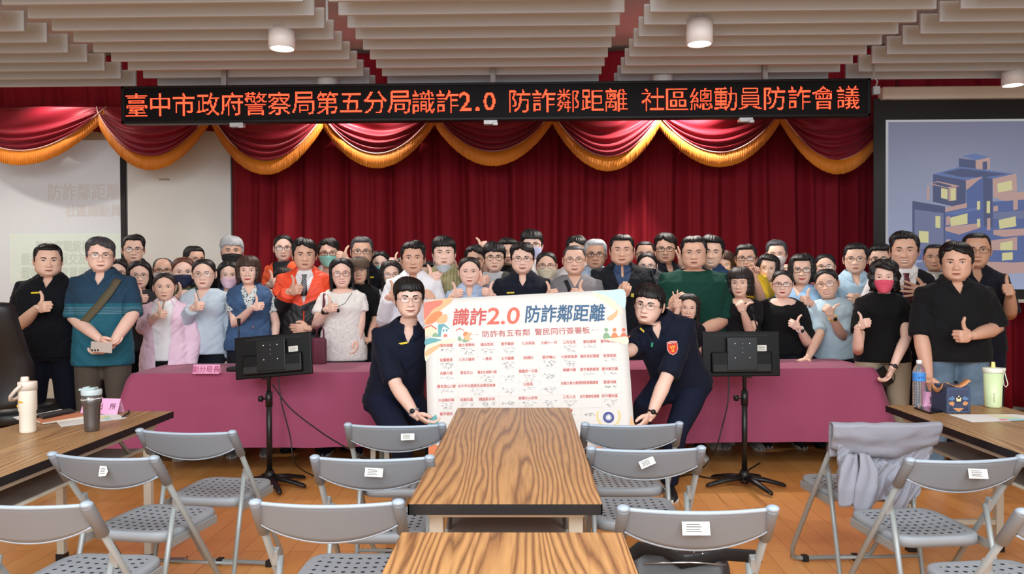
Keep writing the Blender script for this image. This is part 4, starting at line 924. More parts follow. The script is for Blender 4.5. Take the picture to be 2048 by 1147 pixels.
A(1, [(52, 600), (120, 560), (210, 530), (130, 600), (54, 650)])
A(8, [(45, 385), (125, 372), (150, 400), (148, 460), (50, 465)], False); A(7, [(40, 385), (100, 358), (155, 392), (150, 405), (100, 372), (40, 400)], False)
A(6, [(190, 390), (262, 385), (268, 468), (192, 470)], False); A(3, [(165, 358), (222, 352), (270, 395), (262, 400), (214, 372), (200, 400), (190, 470), (165, 462)], False)
A(3, [(205, 400), (222, 398), (224, 424), (207, 425)], False); A(3, [(234, 398), (250, 397), (252, 422), (236, 423)], False)
A(6, [(335, 410), (392, 405), (396, 460), (338, 465)], False); A(7, [(325, 410), (362, 388), (402, 408), (396, 414), (362, 398), (332, 418)], False)
A(5, [(110, 465), (140, 430), (170, 460), (175, 470)]); A(5, [(345, 500), (352, 468), (372, 475), (378, 505)]); A(5, [(385, 508), (405, 482), (440, 490), (445, 510), (400, 518)]); A(2, [(395, 460), (398, 430), (425, 425), (445, 445), (430, 475)]); A(0, [(215, 468), (222, 445), (245, 448), (248, 468)])
A(1, [(400, 480), (440, 440), (470, 430), (450, 480), (480, 480), (440, 505)])
for cx, mi in ((1695, 5), (1770, 2), (1853, 7)):
    A(mi, [(cx - 18, 405), (cx, 388), (cx + 18, 405), (cx, 424)]); A(mi, [(cx - 28, 482), (cx - 22, 445), (cx, 430), (cx + 22, 445), (cx + 28, 480), (cx, 488)]); A(mi, [(cx + 15, 445), (cx + 42, 468), (cx + 60, 455), (cx + 58, 465), (cx + 40, 480), (cx + 12, 462)])
A(9, [(1680, 490), (1780, 478), (1885, 470), (1888, 540), (1790, 520)]); A(1, [(1700, 300), (1770, 250), (1790, 220), (1795, 270), (1740, 320)])
A(2, [(60, 1500), (110, 1520), (80, 1540)]) if 0 else None
m.build('watercolour_artwork', art, t)
RED = mat('headline_red', (204, 76, 70), .5); RED2 = mat('headline_coral', (226, 100, 76), .5); BLU = mat('headline_blue', (34, 88, 130), .5); NVY = mat('headline_navy', (40, 78, 116), .5); SUBR = mat('subtitle_red', (196, 84, 78), .5)
def btext(body, xa, xb, yc, yd, hpx, mt, nm, off, shear=0, zz=.0048, crop_=True, par=None):
    (x0, y0), (x1, y1) = crop(xa, yc), crop(xb, yd); sc = math.hypot(x1 - x0, y1 - y0)
    M = Matrix.Translation(((x0 + x1) / 2, (y0 + y1) / 2, zz)) @ Matrix.Rotation(math.atan2(y1 - y0, x1 - x0), 4, 'Z')
    v, f = text(body, 1, 0); ys = [p[1] for p in v]
    s = hpx * 450 / 2048 / F * 4.9 / (max(ys) - min(ys)); mm = MB(); put_text(mm, body, M, s, 0, shear, width=sc, bold=off * s * .55)
    return mm.build(nm, mt, par or t)
btext('識詐', 305, 602, 290, 285, 155, RED, 'headline_lettering', .034, .12)
btext('2.0', 618, 905, 282, 276, 150, RED2, 'headline_lettering', .03, .12)
btext('防詐鄰距離', 965, 1682, 262, 248, 158, BLU, 'headline_lettering', .03, .12)
btext('防詐有五有鄰', 568, 1000, 445, 428, 62, SUBR, 'subtitle_lettering', .006)
btext('警民同行簽署板', 1045, 1545, 425, 408, 62, SUBR, 'subtitle_lettering', .006)
m = MB()
for X, Y in ((527, 448), (1571, 408)): x, y = crop(X, Y); m.add([(x + .0028 * math.cos(a), y + .0028 * math.sin(a), .0047) for a in [k * PI / 6 for k in range(12)]], [tuple(range(12))], False)
for xa, xb, ya, yb in ((450, 515, 451, 449), (1585, 1640, 407, 405)):
    (x0, y0), (x1, y1) = crop(xa, ya), crop(xb, yb); m.add([(x0, y0 - .0004, .0047), (x1, y1 - .0004, .0047), (x1, y1 + .0004, .0047), (x0, y0 + .0004, .0047)], [(0, 1, 2, 3)], False)
m.build('subtitle_ornament', SUBR, t)
# grid and cell captions
colx = [155, 340, 525, 712, 898, 1085, 1275, 1458, 1645, 1825]; rowy = [528, 660, 780, 900, 1025, 1150, 1270, 1390]
sk = lambda x: -(x - 155) * .027
gl = mat('grid_line', (222, 208, 202), .6); m = MB()
for x in colx:
    (x0, y0), (x1, y1) = crop(x, 525 + sk(x)), crop(x + 12, 1400 + sk(x)); m.add([(x0, y0, .0044), (x0 + .0008, y0, .0044), (x1 + .0008, y1, .0044), (x1, y1, .0044)], [(0, 1, 2, 3)], False)
for y in rowy:
    (x0, y0), (x1, y1) = crop(155, y), crop(1830, y + sk(1830)); m.add([(x0, y0, .0044), (x0, y0 - .0008, .0044), (x1, y1 - .0008, .0044), (x1, y1, .0044)], [(0, 1, 2, 3)], False)
m.build('grid_lines', gl, t)
caps = [['鴻邦璞麗', '總太東樂地', '總太悅來', '惠宇觀旅', '九月采掬', '大城十一月', '三月花見', '富旺國華', '富宇晴光花園'],
        ['松園豐居', '八月小確幸', '一景苑', '太子國寶', '洲際Ⅱ', '惠宇晴山', '大毅家風景', '達利世紀雙星', '新東家族'],
        ['合謙大地', '君悅文心', '精忠水湳第六期', None, '德鑫四一社區', None, '錦繡中國', '惠宇寬朗原家', '惠市鎮花園'],
        ['櫻花東山1號', ('台中市社區居住品質促進會', 2), None, None, '分局長', None, ('全國公寓大廈管理委員聯誼會', 2), None, '登陽切線'],
        ['大成樂好事', '松築社區', '精銳新未來', None, '崇德文心柏悅', None, '三宅人生', '松竹國泰松風館', '松竹國社區'],
        ['惠宇親和', None, None, None, None, None, '交響', None, None]]
CAPR = mat('caption_red', (212, 122, 114), .6); m = MB(); sg = MB(); rnd = random.Random(5)
def scribble(cx, cy, wpx, dark):
    n = max(2, int(wpx / 38))
    for i in range(n):
        bx = cx - wpx / 2 + (i + .5) * wpx / n
        for s in range(5):
            a = (bx + rnd.uniform(-13, 13), cy + rnd.uniform(-13, 13)); b = (a[0] + rnd.choice((rnd.uniform(12, 28), rnd.uniform(-5, 5))), a[1] + rnd.uniform(-9, 16))
            (x0, y0), (x1, y1) = crop(*a), crop(*b); d = Vector((x1 - x0, y1 - y0, 0)); 
            if d.length < .001: continue
            nrm = Vector((-d.y, d.x, 0)).normalized() * .0007
            sg.add([(x0 - nrm.x, y0 - nrm.y, .0046), (x1 - nrm.x, y1 - nrm.y, .0046), (x1 + nrm.x, y1 + nrm.y, .0046), (x0 + nrm.x, y0 + nrm.y, .0046)], [(0, 1, 2, 3)], False, dark)
for r_, row in enumerate(caps):
    for c_, cap in enumerate(row):
        span = 1
        if isinstance(cap, tuple): cap, span = cap
        xa, xb = colx[c_], colx[min(c_ + span, 9)]; cx = (xa + xb) / 2 - 8; cy = rowy[r_] + 22 + sk(cx)
        if cap:
            wpx = min((xb - xa) * .92, 28 * len(cap) + 4)
            (x0, y0), (x1, y1) = crop(cx - wpx / 2, cy - sk(cx) + sk(cx - wpx / 2)), crop(cx + wpx / 2, cy - sk(cx) + sk(cx + wpx / 2))
            M = Matrix.Translation(((x0 + x1) / 2, (y0 + y1) / 2, .0046)) @ Matrix.Rotation(math.atan2(y1 - y0, x1 - x0), 4, 'Z')
            v, f = text(cap, 1, 0); ys = [p[1] for p in v]; put_text(m, cap, M, .0195 / (max(ys) - min(ys)), 0, width=math.hypot(x1 - x0, y1 - y0), bold=.0004)
        signed = {(0, 0), (0, 1), (0, 2), (0, 3), (0, 6), (0, 7), (1, 0), (1, 3), (1, 5), (1, 6), (1, 8), (2, 0), (2, 2), (2, 3), (2, 4), (2, 5), (2, 7), (2, 8), (3, 0), (3, 1), (3, 3), (3, 4), (3, 5), (3, 8), (4, 0), (4, 1), (4, 2), (4, 3), (4, 4), (4, 5), (4, 6), (4, 8), (5, 6), (5, 7)}
        if (r_, c_) in signed:
            scribble(cx, cy + 40, min(125, xb - xa - 50), rnd.choice((0, 0, 1)))
            if rnd.random() < .45: scribble(cx + 5, cy + 72, 90, rnd.choice((0, 1)))
m.build('cell_captions', CAPR, t); sg.build('signatures', [mat('pen_grey', (150, 148, 150), .6), mat('pen_black', (84, 80, 84), .6)], t)
# round emblem: white twelve-pointed sun on blue, with gold ears of rice
cx, cy = bp(1217, 834); r = .0335
m = MB(); m.add([(cx + r * math.cos(a), cy + r * math.sin(a), .0046) for a in [k * PI / 24 for k in range(48)]], [tuple(range(48))], False, 0)
for k in range(12):
    a = k * PI / 6; m.add([(cx + .011 * math.cos(a - .26), cy + .011 * math.sin(a - .26), .005), (cx + .024 * math.cos(a), cy + .024 * math.sin(a), .005), (cx + .011 * math.cos(a + .26), cy + .011 * math.sin(a + .26), .005)], [(0, 1, 2)], False, 1)
m.add([(cx + .0095 * math.cos(a), cy + .0095 * math.sin(a), .0052) for a in [k * PI / 12 for k in range(24)]], [tuple(range(24))], False, 1)
for s in (-1, 1):
    for k in range(9):
        a = math.radians(-90 + s * (14 + k * 12)); R_ = .068; x, y = cx + R_ * math.cos(a), cy + R_ * math.sin(a) + .01; th = a + s * (PI / 2 + .5)
        e_ = Vector((math.cos(th), math.sin(th))) * .014; n_ = Vector((-e_.y, e_.x)) * .3
        m.add([(x - e_.x, y - e_.y, .0047), (x + n_.x, y + n_.y, .0047), (x + e_.x, y + e_.y, .0047), (x - n_.x, y - n_.y, .0047)], [(0, 1, 2, 3)], False, 2)
m.build('round_emblem', [mat('emblem_blue', (56, 66, 140), .5), mat('emblem_white', (246, 246, 246), .5), mat('emblem_gold', (240, 214, 120), .5)], t)
for nm_, its in (('lower_artwork', ((0, [(1272, 845), (1268, 870), (1200, 892), (1176, 900), (1176, 908), (1272, 905)]), (1, [(1262, 830), (1270, 850), (1272, 880), (1240, 888), (1258, 856)]))), ('corner_artwork', ((0, [(857, 880), (880, 893), (905, 910), (857, 911)]), (2, [(857, 840), (872, 828), (880, 850), (890, 870), (858, 882)])))):
    m = MB()
    for mi, pts in its: m.add([(*bp(*p), .0045 + .0002 * mi) for p in pts], [tuple(range(len(pts)))], False, mi)
    m.build(nm_, [art[2], art[1], art[3]], t)
# ================================================================ PEOPLE
def sst(x): x = np.clip(x, 0, 1); return x * x * (3 - 2 * x)
def gs(x, s): return np.exp(-(x / s) ** 2)
# profiles of the head by height: z, front y, back y, half width, exponent
PROF = np.array([
    (.1115, -.012, .020, .012, 2.0), (.1095, -.030, .040, .030, 2.0), (.104, -.046, .057, .044, 2.0), (.095, -.061, .071, .056, 2.0), (.082, -.073, .081, .066, 2.1), (.066, -.081, .088, .073, 2.2),
    (.048, -.0865, .091, .0765, 2.3), (.030, -.0885, .092, .078, 2.35), (.016, -.0885, .091, .078, 2.35), (.0, -.0850, .088, .0765, 2.35), (-.016, -.0845, .083, .0755, 2.3),
    (-.034, -.0850, .076, .0735, 2.25), (-.052, -.0855, .068, .0700, 2.2), (-.068, -.0850, .061, .0645, 2.15), (-.082, -.0840, .056, .0575, 2.1), (-.094, -.0810, .053, .049, 2.05), (-.103, -.0740, .052, .043, 2.0),
    (-.110, -.0600, .052, .0455, 2.0), (-.116, -.0400, .053, .0500, 2.0), (-.124, -.0330, .055, .0515, 2.0), (-.140, -.0320, .058, .0520, 2.0), (-.158, -.0350, .064, .0560, 2.0), (-.176, -.042, .072, .066, 2.0), (-.190, -.05, .078, .085, 2.0)])
def head_grid(na=80, fem=0, fat=0, smile=0):
    za = np.concatenate([[.1115, .1095, .106, .102, .097, .091], np.arange(.086, -.110, -.0036), [-.112, -.116, -.12, -.126, -.134, -.143, -.153, -.163, -.174, -.186, -.196]])
    P = PROF[::-1]; fz = lambda c: np.interp(za, P[:, 0], P[:, c])
    yf, yb, hw, ex = fz(1), fz(2), fz(3), fz(4)
    jaw = np.exp(-((za + .075) / .035) ** 2)
    hw = hw * (1 - .05 * fem * jaw + fat * jaw * .16 + .03 * fat) ; ex = ex + fat * .1
    neck = za < -.112
    hw = np.where(neck, hw * (1 - .13 * fem + .14 * fat), hw); yf = np.where(neck, yf * (1 - .12 * fem + .1 * fat), yf)
    # angle: 0 is the face (-y); dense in front
    t = np.linspace(-1, 1, na, endpoint=False); ang = PI * (t * .62 + .38 * t ** 3)
    cy = (yf + yb) / 2; ry = (yb - yf) / 2
    V = np.zeros((len(za), na, 3)); s_, c_ = np.sin(ang), np.cos(ang)
    for i in range(len(za)):
        e = 2 / ex[i]
        x = hw[i] * np.sign(s_) * np.abs(s_) ** e; y = cy[i] - ry[i] * np.sign(c_) * np.abs(c_) ** e
        V[i, :, 0] = x; V[i, :, 1] = y; V[i, :, 2] = za[i]
    X, Y, Z = V[..., 0].copy(), V[..., 1].copy(), V[..., 2].copy(); fr = np.clip(-Y / .06, 0, 1) ** 1.5; ax = np.abs(X)
    Z0 = Z
    # flatter face plane
    D = np.zeros_like(X)
    nose = sst((.012 - Z) / .05) * sst((Z + .047) / .006); wd = .0065 + .0075 * sst((.0 - Z) / .035)
    D += -(.0035 + .0165 * nose) * gs(X, wd) * sst((.026 - Z) / .02) * sst((Z + .049) / .006)
    D += -.0065 * gs(ax - .0125, .0065) * gs(Z + .036, .0075)             # nostril wings
    D += .0085 * gs(ax - .031, .0165) * gs(Z - .001, .0125)                 # sockets
    D += -.0028 * gs(ax - .030, .020) * gs(Z - .021, .006) * (1 - .5 * fem)  # brow ridge
    D += -.0042 * gs(ax - .031, .0125) * gs(Z - .0, .0065)                  # eyelid bulge
    D += -.0045 * gs(ax - .046, .016) * gs(Z + .022, .015) * (1 + .5 * smile)   # cheek bones
    D += .0030 * gs(ax - .027 - .004 * smile, .006) * gs(Z + .053 - (ax - .02) * -.6, .016) * (1 + 1.1 * smile)   # nasolabial fold
    D += -.0052 * gs(X, .021) * gs(Z + .0625, .0048); D += -.0056 * gs(X, .019) * gs(Z + .0735, .005)
    D += .0042 * gs(X, .024) * gs(Z + .0678, .0022); D += .0035 * gs(X, .018) * gs(Z + .083, .005)
    D += -.0050 * gs(X, .018) * gs(Z + .097, .010)
    D += .0016 * gs(X, .0045) * gs(Z + .055, .006)
    D += .0030 * gs(ax - .058, .012) * gs(Z - .045, .02)                     # temples
    V[..., 1] += D * fr
    return V, za, ang
HEADS = {}
def head(fem, fat, smile):
    key = (fem, fat, smile)
    if key not in HEADS:
        V, za, ang = head_grid(fem=fem, fat=fat, smile=smile); n = V.shape[1]
        vs = V.reshape(-1, 3); fs = []
        for i in range(len(za) - 1):
            for j in range(n): a, b = i * n + j, i * n + (j + 1) % n; fs.append((a, a + n, b + n, b))
        fs.append(tuple(range(n)))
        bv = BVHTree.FromPolygons([Vector(p) for p in vs], fs)
        def surf(x, z):
            h = bv.ray_cast(Vector((x, -.3, z)), Vector((0, 1, 0))); return h[0].y if h[0] is not None else -.03
        def polar(a, z, off=0):     # a point on the skin at angle a (0 = face), raised by off
            d = Vector((math.sin(a), -math.cos(a), 0)); o = Vector((0, .003, z))
            h = bv.ray_cast(o + d * .3, -d)
            p = h[0] if h[0] is not None else o + d * .05
            return p + d * off
        HEADS[key] = (V, za, ang, vs, fs, surf, polar)
    return HEADS[key]
_part = {}
def patch(key, fn):
    if key not in _part: _part[key] = fn()
    return _part[key]
def drape(outline_fn, surf, off, nu=14, nv=4):      # lens-shaped patch lying on the face: outline_fn(u) -> (x, z_low, z_high)
    rows = []
    for v in range(nv + 1):
        row = []
        for u in range(nu + 1):
            x, zl, zh = outline_fn(u / nu); z = zl + (zh - zl) * v / nv; row.append(Vector((x, surf(x, z) - off * (.25 + .75 * math.sin(PI * u / nu) ** .5), z)))
        rows.append(row)
    return rows
def feature_meshes(hk, eye, brow, mouth, lip):
    V, za, ang, vs, fs, surf, polar = head(*hk)
    out = {}
    WHT = mat('eye_white', (206, 198, 192), .35); IRI = mat('iris_dark', (26, 18, 15), .2); LSH = mat('lash_line', (28, 20, 18), .6)
    for s in (-1, 1):
        def mk(s=s):
            m = MB(); op = {'open': .0050, 'narrow': .0038, 'smile': .0026}[eye]
            o = lambda u: (s * (.0185 + .0255 * u), .001 - op * .8 * math.sin(PI * u) ** .8 + (.0016 * u) - (.001 if eye == 'smile' else 0) * -math.sin(PI * u), .001 + op * math.sin(PI * u) ** .7 + .0022 * u)
            m.loft(drape(o, surf, .0018), False, False, mi=0)
            c_ = s * .031; r = .0056
            oi = lambda u: (c_ - r + 2 * r * u, max(.0012 - op * .75, .0025 - r * math.sin(PI * u)), min(.001 + op + .001, .0025 + r * math.sin(PI * u)))
            m.loft(drape(oi, surf, .0026, 8), False, False, mi=1)
            ol = lambda u: (s * (.017 + .029 * u), .001 + op * math.sin(PI * u) ** .7 + .0022 * u - .0003, .001 + (op + .0024) * math.sin(PI * min(1, u * .97 + .03)) ** .7 + .0024 * u)
            m.loft(drape(ol, surf, .0034), False, False, mi=2)
            return m.mesh('eye', [WHT, IRI, LSH])
        out[('eye', s)] = patch(('eye', s, hk, eye), mk)
        def mb_(s=s):
            m = MB(); th = {'thin': .0028, 'mid': .0046, 'thick': .0062}[brow[0]]
            o = lambda u: (s * (.014 + .036 * u), .0175 + .0060 * math.sin(PI * min(u * .8, 1)) - th * .55 * (1 - u * .5) + (.002 if eye == 'smile' else 0), .0175 + .0060 * math.sin(PI * min(u * .8, 1)) + th * (1 - .75 * u ** 2) + (.002 if eye == 'smile' else 0))
            m.loft(drape(o, surf, .0022), False, False); return m.mesh('eyebrow', brow[1])
        out[('eyebrow', s)] = patch(('brow', s, hk, brow[0], brow[1].name, eye), mb_)
    def mm():
        m = MB(); w = {'calm': .024, 'smile': .030, 'teeth': .031}[mouth]; lift = {'calm': 0, 'smile': .0045, 'teeth': .006}[mouth]
        zc = lambda u: -.0678 + lift * abs(2 * u - 1) ** 2 - (.001 if mouth != 'calm' else 0); g = .0042 if mouth == 'teeth' else .0005
        up = lambda u: (w * (2 * u - 1), zc(u) + g * math.sin(PI * u), zc(u) + g * math.sin(PI * u) + (.0050 - .0012 * gs(u - .5, .06)) * math.sin(PI * u) ** .6)
        lo = lambda u: (w * (2 * u - 1), zc(u) - g * math.sin(PI * u) - .0068 * math.sin(PI * u) ** .9, zc(u) - g * math.sin(PI * u))
        m.loft(drape(up, surf, .0014, 16), False, False, mi=0); m.loft(drape(lo, surf, .0016, 16), False, False, mi=0)
        ln = lambda u: (w * 1.02 * (2 * u - 1), zc(u) - g * math.sin(PI * u) - .0005, zc(u) + g * math.sin(PI * u) + .0005)
        m.loft(drape(ln, surf, .0021, 16), False, False, mi=2 if mouth == 'teeth' else 1)
        return m.mesh('mouth', [lip, mat('mouth_line', (96, 44, 40), .6), mat('teeth', (236, 230, 220), .3)])
    out['mouth'] = patch(('mouth', hk, mouth, lip.name), mm)
    return out
def hair_mesh(hk, style, mt, seed=0):
    V, za, ang, vs, fs, surf, polar = head(*hk); rn = random.Random(seed)
    na = 132; zs = np.concatenate([[.1115, .110, .107, .103, .098], np.arange(.093, -.105, -.0042)])
    A = np.linspace(-PI, PI, na, endpoint=False)
    P = PROF[::-1]
    S = dict(short=(.010, .024, .070, .9), fringe=(.013, .026, .046, 1), crop=(.008, .018, .074, .7), buzz=(.004, .007, .076, .3), bald=(.006, .004, .104, .5), side=(.011, .026, .068, 1), slick=(.008, .024, .078, .8),
             tied=(.008, .012, .074, .2), bob=(.020, .024, .070, .6), bangs=(.020, .024, .034, .8), long=(.015, .020, .072, .5), wavy=(.024, .030, .070, 1), curtain=(.017, .02, .074, .5))[style]
    side, top, hl0, jag = S; m = MB(); rings = []
    female = style in ('bob', 'bangs', 'long', 'wavy', 'curtain')
    jn = [rn.uniform(-1, 1) for _ in range(40)]
    for z in zs:
        yf, yb, hw, ex = [np.interp(z, P[:, 0], P[:, c]) for c in (1, 2, 3, 4)]
        ring = []
        for a in A:
            aa = abs(a); e = 2 / ex
            x = hw * math.copysign(abs(math.sin(a)) ** e, math.sin(a)); y = (yf + yb) / 2 - (yb - yf) / 2 * math.copysign(abs(math.cos(a)) ** e, math.cos(a))
            j = noise.noise(Vector((a * 9, seed, 0))) * .010 * jag + noise.noise(Vector((a * 23, seed, 3))) * .006 * jag
            # hairline height by angle
            d = math.degrees(aa)
            if style == 'side': hl_f = hl0 - .020 * sst((a + .1) / .7) + .012 * gs(a + .25, .15)
            elif style == 'fringe': hl_f = hl0 + j
            elif style in ('tied', 'curtain', 'long'): hl_f = hl0 + .002 - .030 * sst((d - 15) / 45) + .006 * gs(a, .2)
            elif style == 'bangs': hl_f = hl0 + j * .6
            elif style == 'bald': hl_f = hl0 - .045 * sst((d - 45) / 30)
            elif style == 'wavy': hl_f = hl0 - .024 * sst((a + .5) / 1.2)
            else: hl_f = hl0 + j * .8
            lo = -.005 if not female else -.09
            if female: hl = hl_f + (lo - hl_f) * float(sst((d - 44) / 14)) if style != 'curtain' else hl_f + (lo - hl_f) * float(sst((d - 56) / 20))
            else:
                hl = hl_f + (.030 - hl_f) * float(sst((d - 46) / 14)); hl += (-.012 - .030) * float(sst((d - 66) / 6)) * (1 if style not in ('buzz', 'tied') else .5)
                hl += .034 * float(sst((d - 78) / 5)); hl += (-.062 - .022) * float(sst((d - 104) / 18))
            k = float(sst((z - .03) / .08)); T = side + (top - side) * k
            if style in ('side', 'slick', 'short', 'fringe'): T += .006 * math.sin(a * 1.0 + seed) * k
            if style == 'bald': T = .006 if d > 60 else .002
            if style in ('bob', 'wavy', 'bangs') : T += .006 * float(gs(z + .01, .05)) * float(sst((d - 40) / 20)) 
            if style == 'curtain' : T -= .008 * float(gs(x / .01, 1)) * (1 if y < .02 else 0)
            rid = noise.noise(Vector((a * 13 + z * 20 * (1 if not female else .3), z * 9, seed * 3.1))) * .0045 + noise.noise(Vector((a * 38, z * 12, seed))) * .0028
            if style == 'wavy': rid += .006 * math.sin(z * 90 + a * 4)
            if style in ('buzz', 'tied', 'bald'): rid *= .3
            soft = .012 if style in ('bangs', 'fringe') else .010
            w = float(sst((z - hl) / soft)); T = (T + rid) * w - .007 * (1 - w)
            if z > .1: T *= 1
            nrm = Vector((math.sin(a), -math.cos(a), 0)); kz = float(sst((z - .055) / .06)); nrm = (nrm * (1 - kz * .75) + Vector((0, 0, kz))).normalized()
            ring.append(Vector((x, y, z)) + nrm * T)
        rings.append(ring)
    c0 = sum(rings[0], Vector()) / na
    m.loft(rings, False); m.v.append(tuple(c0 + Vector((0, 0, .001)))); n0 = len(m.v) - 1
    for j in range(na): m.f.append((n0, (j + 1) % na, j)); m.m.append(0); m.sm.append(True)
    if female or style == 'tied':
        if style == 'tied':
            m.ball((.0, .115, .03), (.032, .030, .034), 14)
            m.tube([(0, .12, .02), (0, .135, -.04), (0, .12, -.10)], [.02, .018, .006], 10)
        else:
            ze = {'bob': -.088, 'bangs': -.095, 'long': -.22, 'wavy': -.105, 'curtain': -.15}[style]; a0 = {'bob': 52, 'bangs': 50, 'long': 62, 'wavy': 52, 'curtain': 66}[style]; n = 60; outer, inner = [], []
            zs2 = np.linspace(.045, ze, 26)
            for z in zs2:
                q = (.045 - z) / (.045 - ze); ro, ri = [], []
                hw = np.interp(max(z, -.02), P[:, 0], P[:, 3]); yb = np.interp(max(z, -.02), P[:, 0], P[:, 2])
                fl = (.021 + .004 * math.sin(q * PI)) * (1 - .35 * max(0, q - .75) * 4 * (1 if style in ('bob', 'bangs') else .3)) - (.006 if style in ('long', 'curtain') else 0)
                for k in range(n + 1):
                    t_ = k / n; a = math.radians(a0 + (360 - 2 * a0) * t_); rid = noise.noise(Vector((a * 12, z * (9 if style != 'wavy' else 30), seed + 7))) * .007 + noise.noise(Vector((a * 40, z * 6, seed))) * .003
                    if style == 'wavy': rid += .006 * math.sin(z * 80 + a * 5)
                    if z < -.12: hw2, yb2 = hw + .012, yb + .018
                    else: hw2, yb2 = hw, yb
                    px_, py_ = math.sin(a) * (hw2 + fl + rid), -math.cos(a) * (yb2 + fl * .8 + rid) + .004
                    zz = z + (noise.noise(Vector((a * 15, 0, seed))) * .018 if q > .9 else 0)
                    edge = min(1, min(t_, 1 - t_) * 14)
                    ro.append(Vector((px_ * (.95 + .05 * edge), py_, zz))); ri.append(Vector((math.sin(a) * (hw2 - .004 + .006 * (1 - edge)), -math.cos(a) * (yb2 - .004), zz)))
                outer.append(ro); inner.append(ri)
            rr = [o + i[::-1] for o, i in zip(outer, inner)]
            m.loft(rr, True)
    return m.mesh('hair', mt)
def glasses_mesh(kind, hk):
    V, za, ang, vs, fs, surf, polar = head(*hk)
    m = MB(); w, h, p = {'round': (.0235, .0195, 2.1), 'rect': (.026, .0155, 3.6), 'big': (.0275, .021, 2.6), 'thin': (.0245, .0165, 2.6)}[kind]; r = {'thin': .0011, 'round': .0015, 'rect': .0018, 'big': .0013}[kind]
    yl = lambda x: -.1035 + (abs(x) / .06) ** 2 * .012
    for s in (-1, 1):
        pts = []
        for k in range(29):
            a = 2 * PI * k / 28; c, sn = math.cos(a), math.sin(a); rr = 1 / (abs(c) ** p + abs(sn) ** p) ** (1 / p); x = s * .0335 + w * rr * c; pts.append((x, yl(x), -.001 + h * rr * sn))
        m.tube(pts, r, 6)
        x = s * (.0335 + w); m.tube([(x, yl(x), .006), (s * .074, -.075, .007), (s * .079, -.02, .006), (s * .081, .012, .004), (s * .078, .03, -.012)], r, 6)
    m.tube([(-.010, yl(.01), .002), (0, yl(0) - .001, .005), (.010, yl(.01), .002)], r, 6)
    g = MB()
    for s in (-1, 1):
        c_ = []
        for k in range(20):
            a = 2 * PI * k / 20; c, sn = math.cos(a), math.sin(a); rr = .97 / (abs(c) ** p + abs(sn) ** p) ** (1 / p); x = s * .0335 + w * rr * c; c_.append((x, yl(x), -.001 + h * rr * sn))
        g.add(c_, [tuple(range(20))], True)
    return m, g
def lens_mat():
    if 'lens' in _M: return _M['lens']
    m = bpy.data.materials.new('clear_lens'); m.use_nodes = True; nt = m.node_tree; nt.nodes.clear()
    a = node(nt, 'ShaderNodeBsdfTransparent'); b = node(nt, 'ShaderNodeBsdfGlossy'); b.inputs['Roughness'].default_value = .05; mx = node(nt, 'ShaderNodeMixShader'); mx.inputs[0].default_value = .06
    o = node(nt, 'ShaderNodeOutputMaterial'); nt.links.new(a.outputs[0], mx.inputs[1]); nt.links.new(b.outputs[0], mx.inputs[2]); nt.links.new(mx.outputs[0], o.inputs[0]); _M['lens'] = m; return m
def mask_meshes(hk, low=0):
    V, za, ang, vs, fs, surf, polar = head(*hk); nu, nv = 30, 14; G = np.zeros((nv + 1, nu + 1, 3))
    for j in range(nv + 1):
        for i in range(nu + 1):
            u = -1 + 2 * i / nu; a = u * 1.24; v = j / nv
            zt_ = -.013 - .012 * abs(u) ** 1.3 + .0; zb = -.118 + .038 * abs(u) ** 1.5
            if low: zt_ -= .075; zb -= .035
            z = zt_ + (zb - zt_) * v
            p = polar(a, max(z, -.104), .005) if not low else Vector((math.sin(a) * .062, -math.cos(a) * .085 + .004 - .02 * (1 - v), z))
            G[j, i] = (p.x, p.y - (.004 if z < -.1 and not low else 0), z)
    for _ in range(10):
        G[1:-1, 1:-1] = (G[1:-1, 1:-1] * 2 + G[:-2, 1:-1] + G[2:, 1:-1] + G[1:-1, :-2] + G[1:-1, 2:]) / 6
        G[0, 1:-1] = (2 * G[0, 1:-1] + G[0, :-2] + G[0, 2:]) / 4; G[-1, 1:-1] = (2 * G[-1, 1:-1] + G[-1, :-2] + G[-1, 2:]) / 4
    if not low:
        G[..., 1] -= .0055 * np.clip(1 - (np.abs(np.linspace(-1, 1, nu + 1)) ** 2), 0, 1)[None, :]
        for j in range(nv + 1):
            for i in range(nu + 1):
                if G[j, i, 2] > -.104: q = surf(G[j, i, 0], G[j, i, 2]) - .0035; G[j, i, 1] = min(G[j, i, 1], q) if abs(G[j, i, 0]) < .05 else G[j, i, 1]
        for k in (4, 7, 10): G[k, :, 1] -= .0015
    m = MB(); m.loft([[Vector(p) for p in r] for r in G], False, False)
    l = MB()
    for s, i in ((-1, 0), (1, nu)):
        a, b = Vector(G[1, i]), Vector(G[-2, i])
        l.tube([a, (s * .080, -.01, a.z + .02), (s * .083, .018, .012), (s * .081, .022, -.02), (s * .078, .005, -.045), b], .0012, 5)
    return m, l
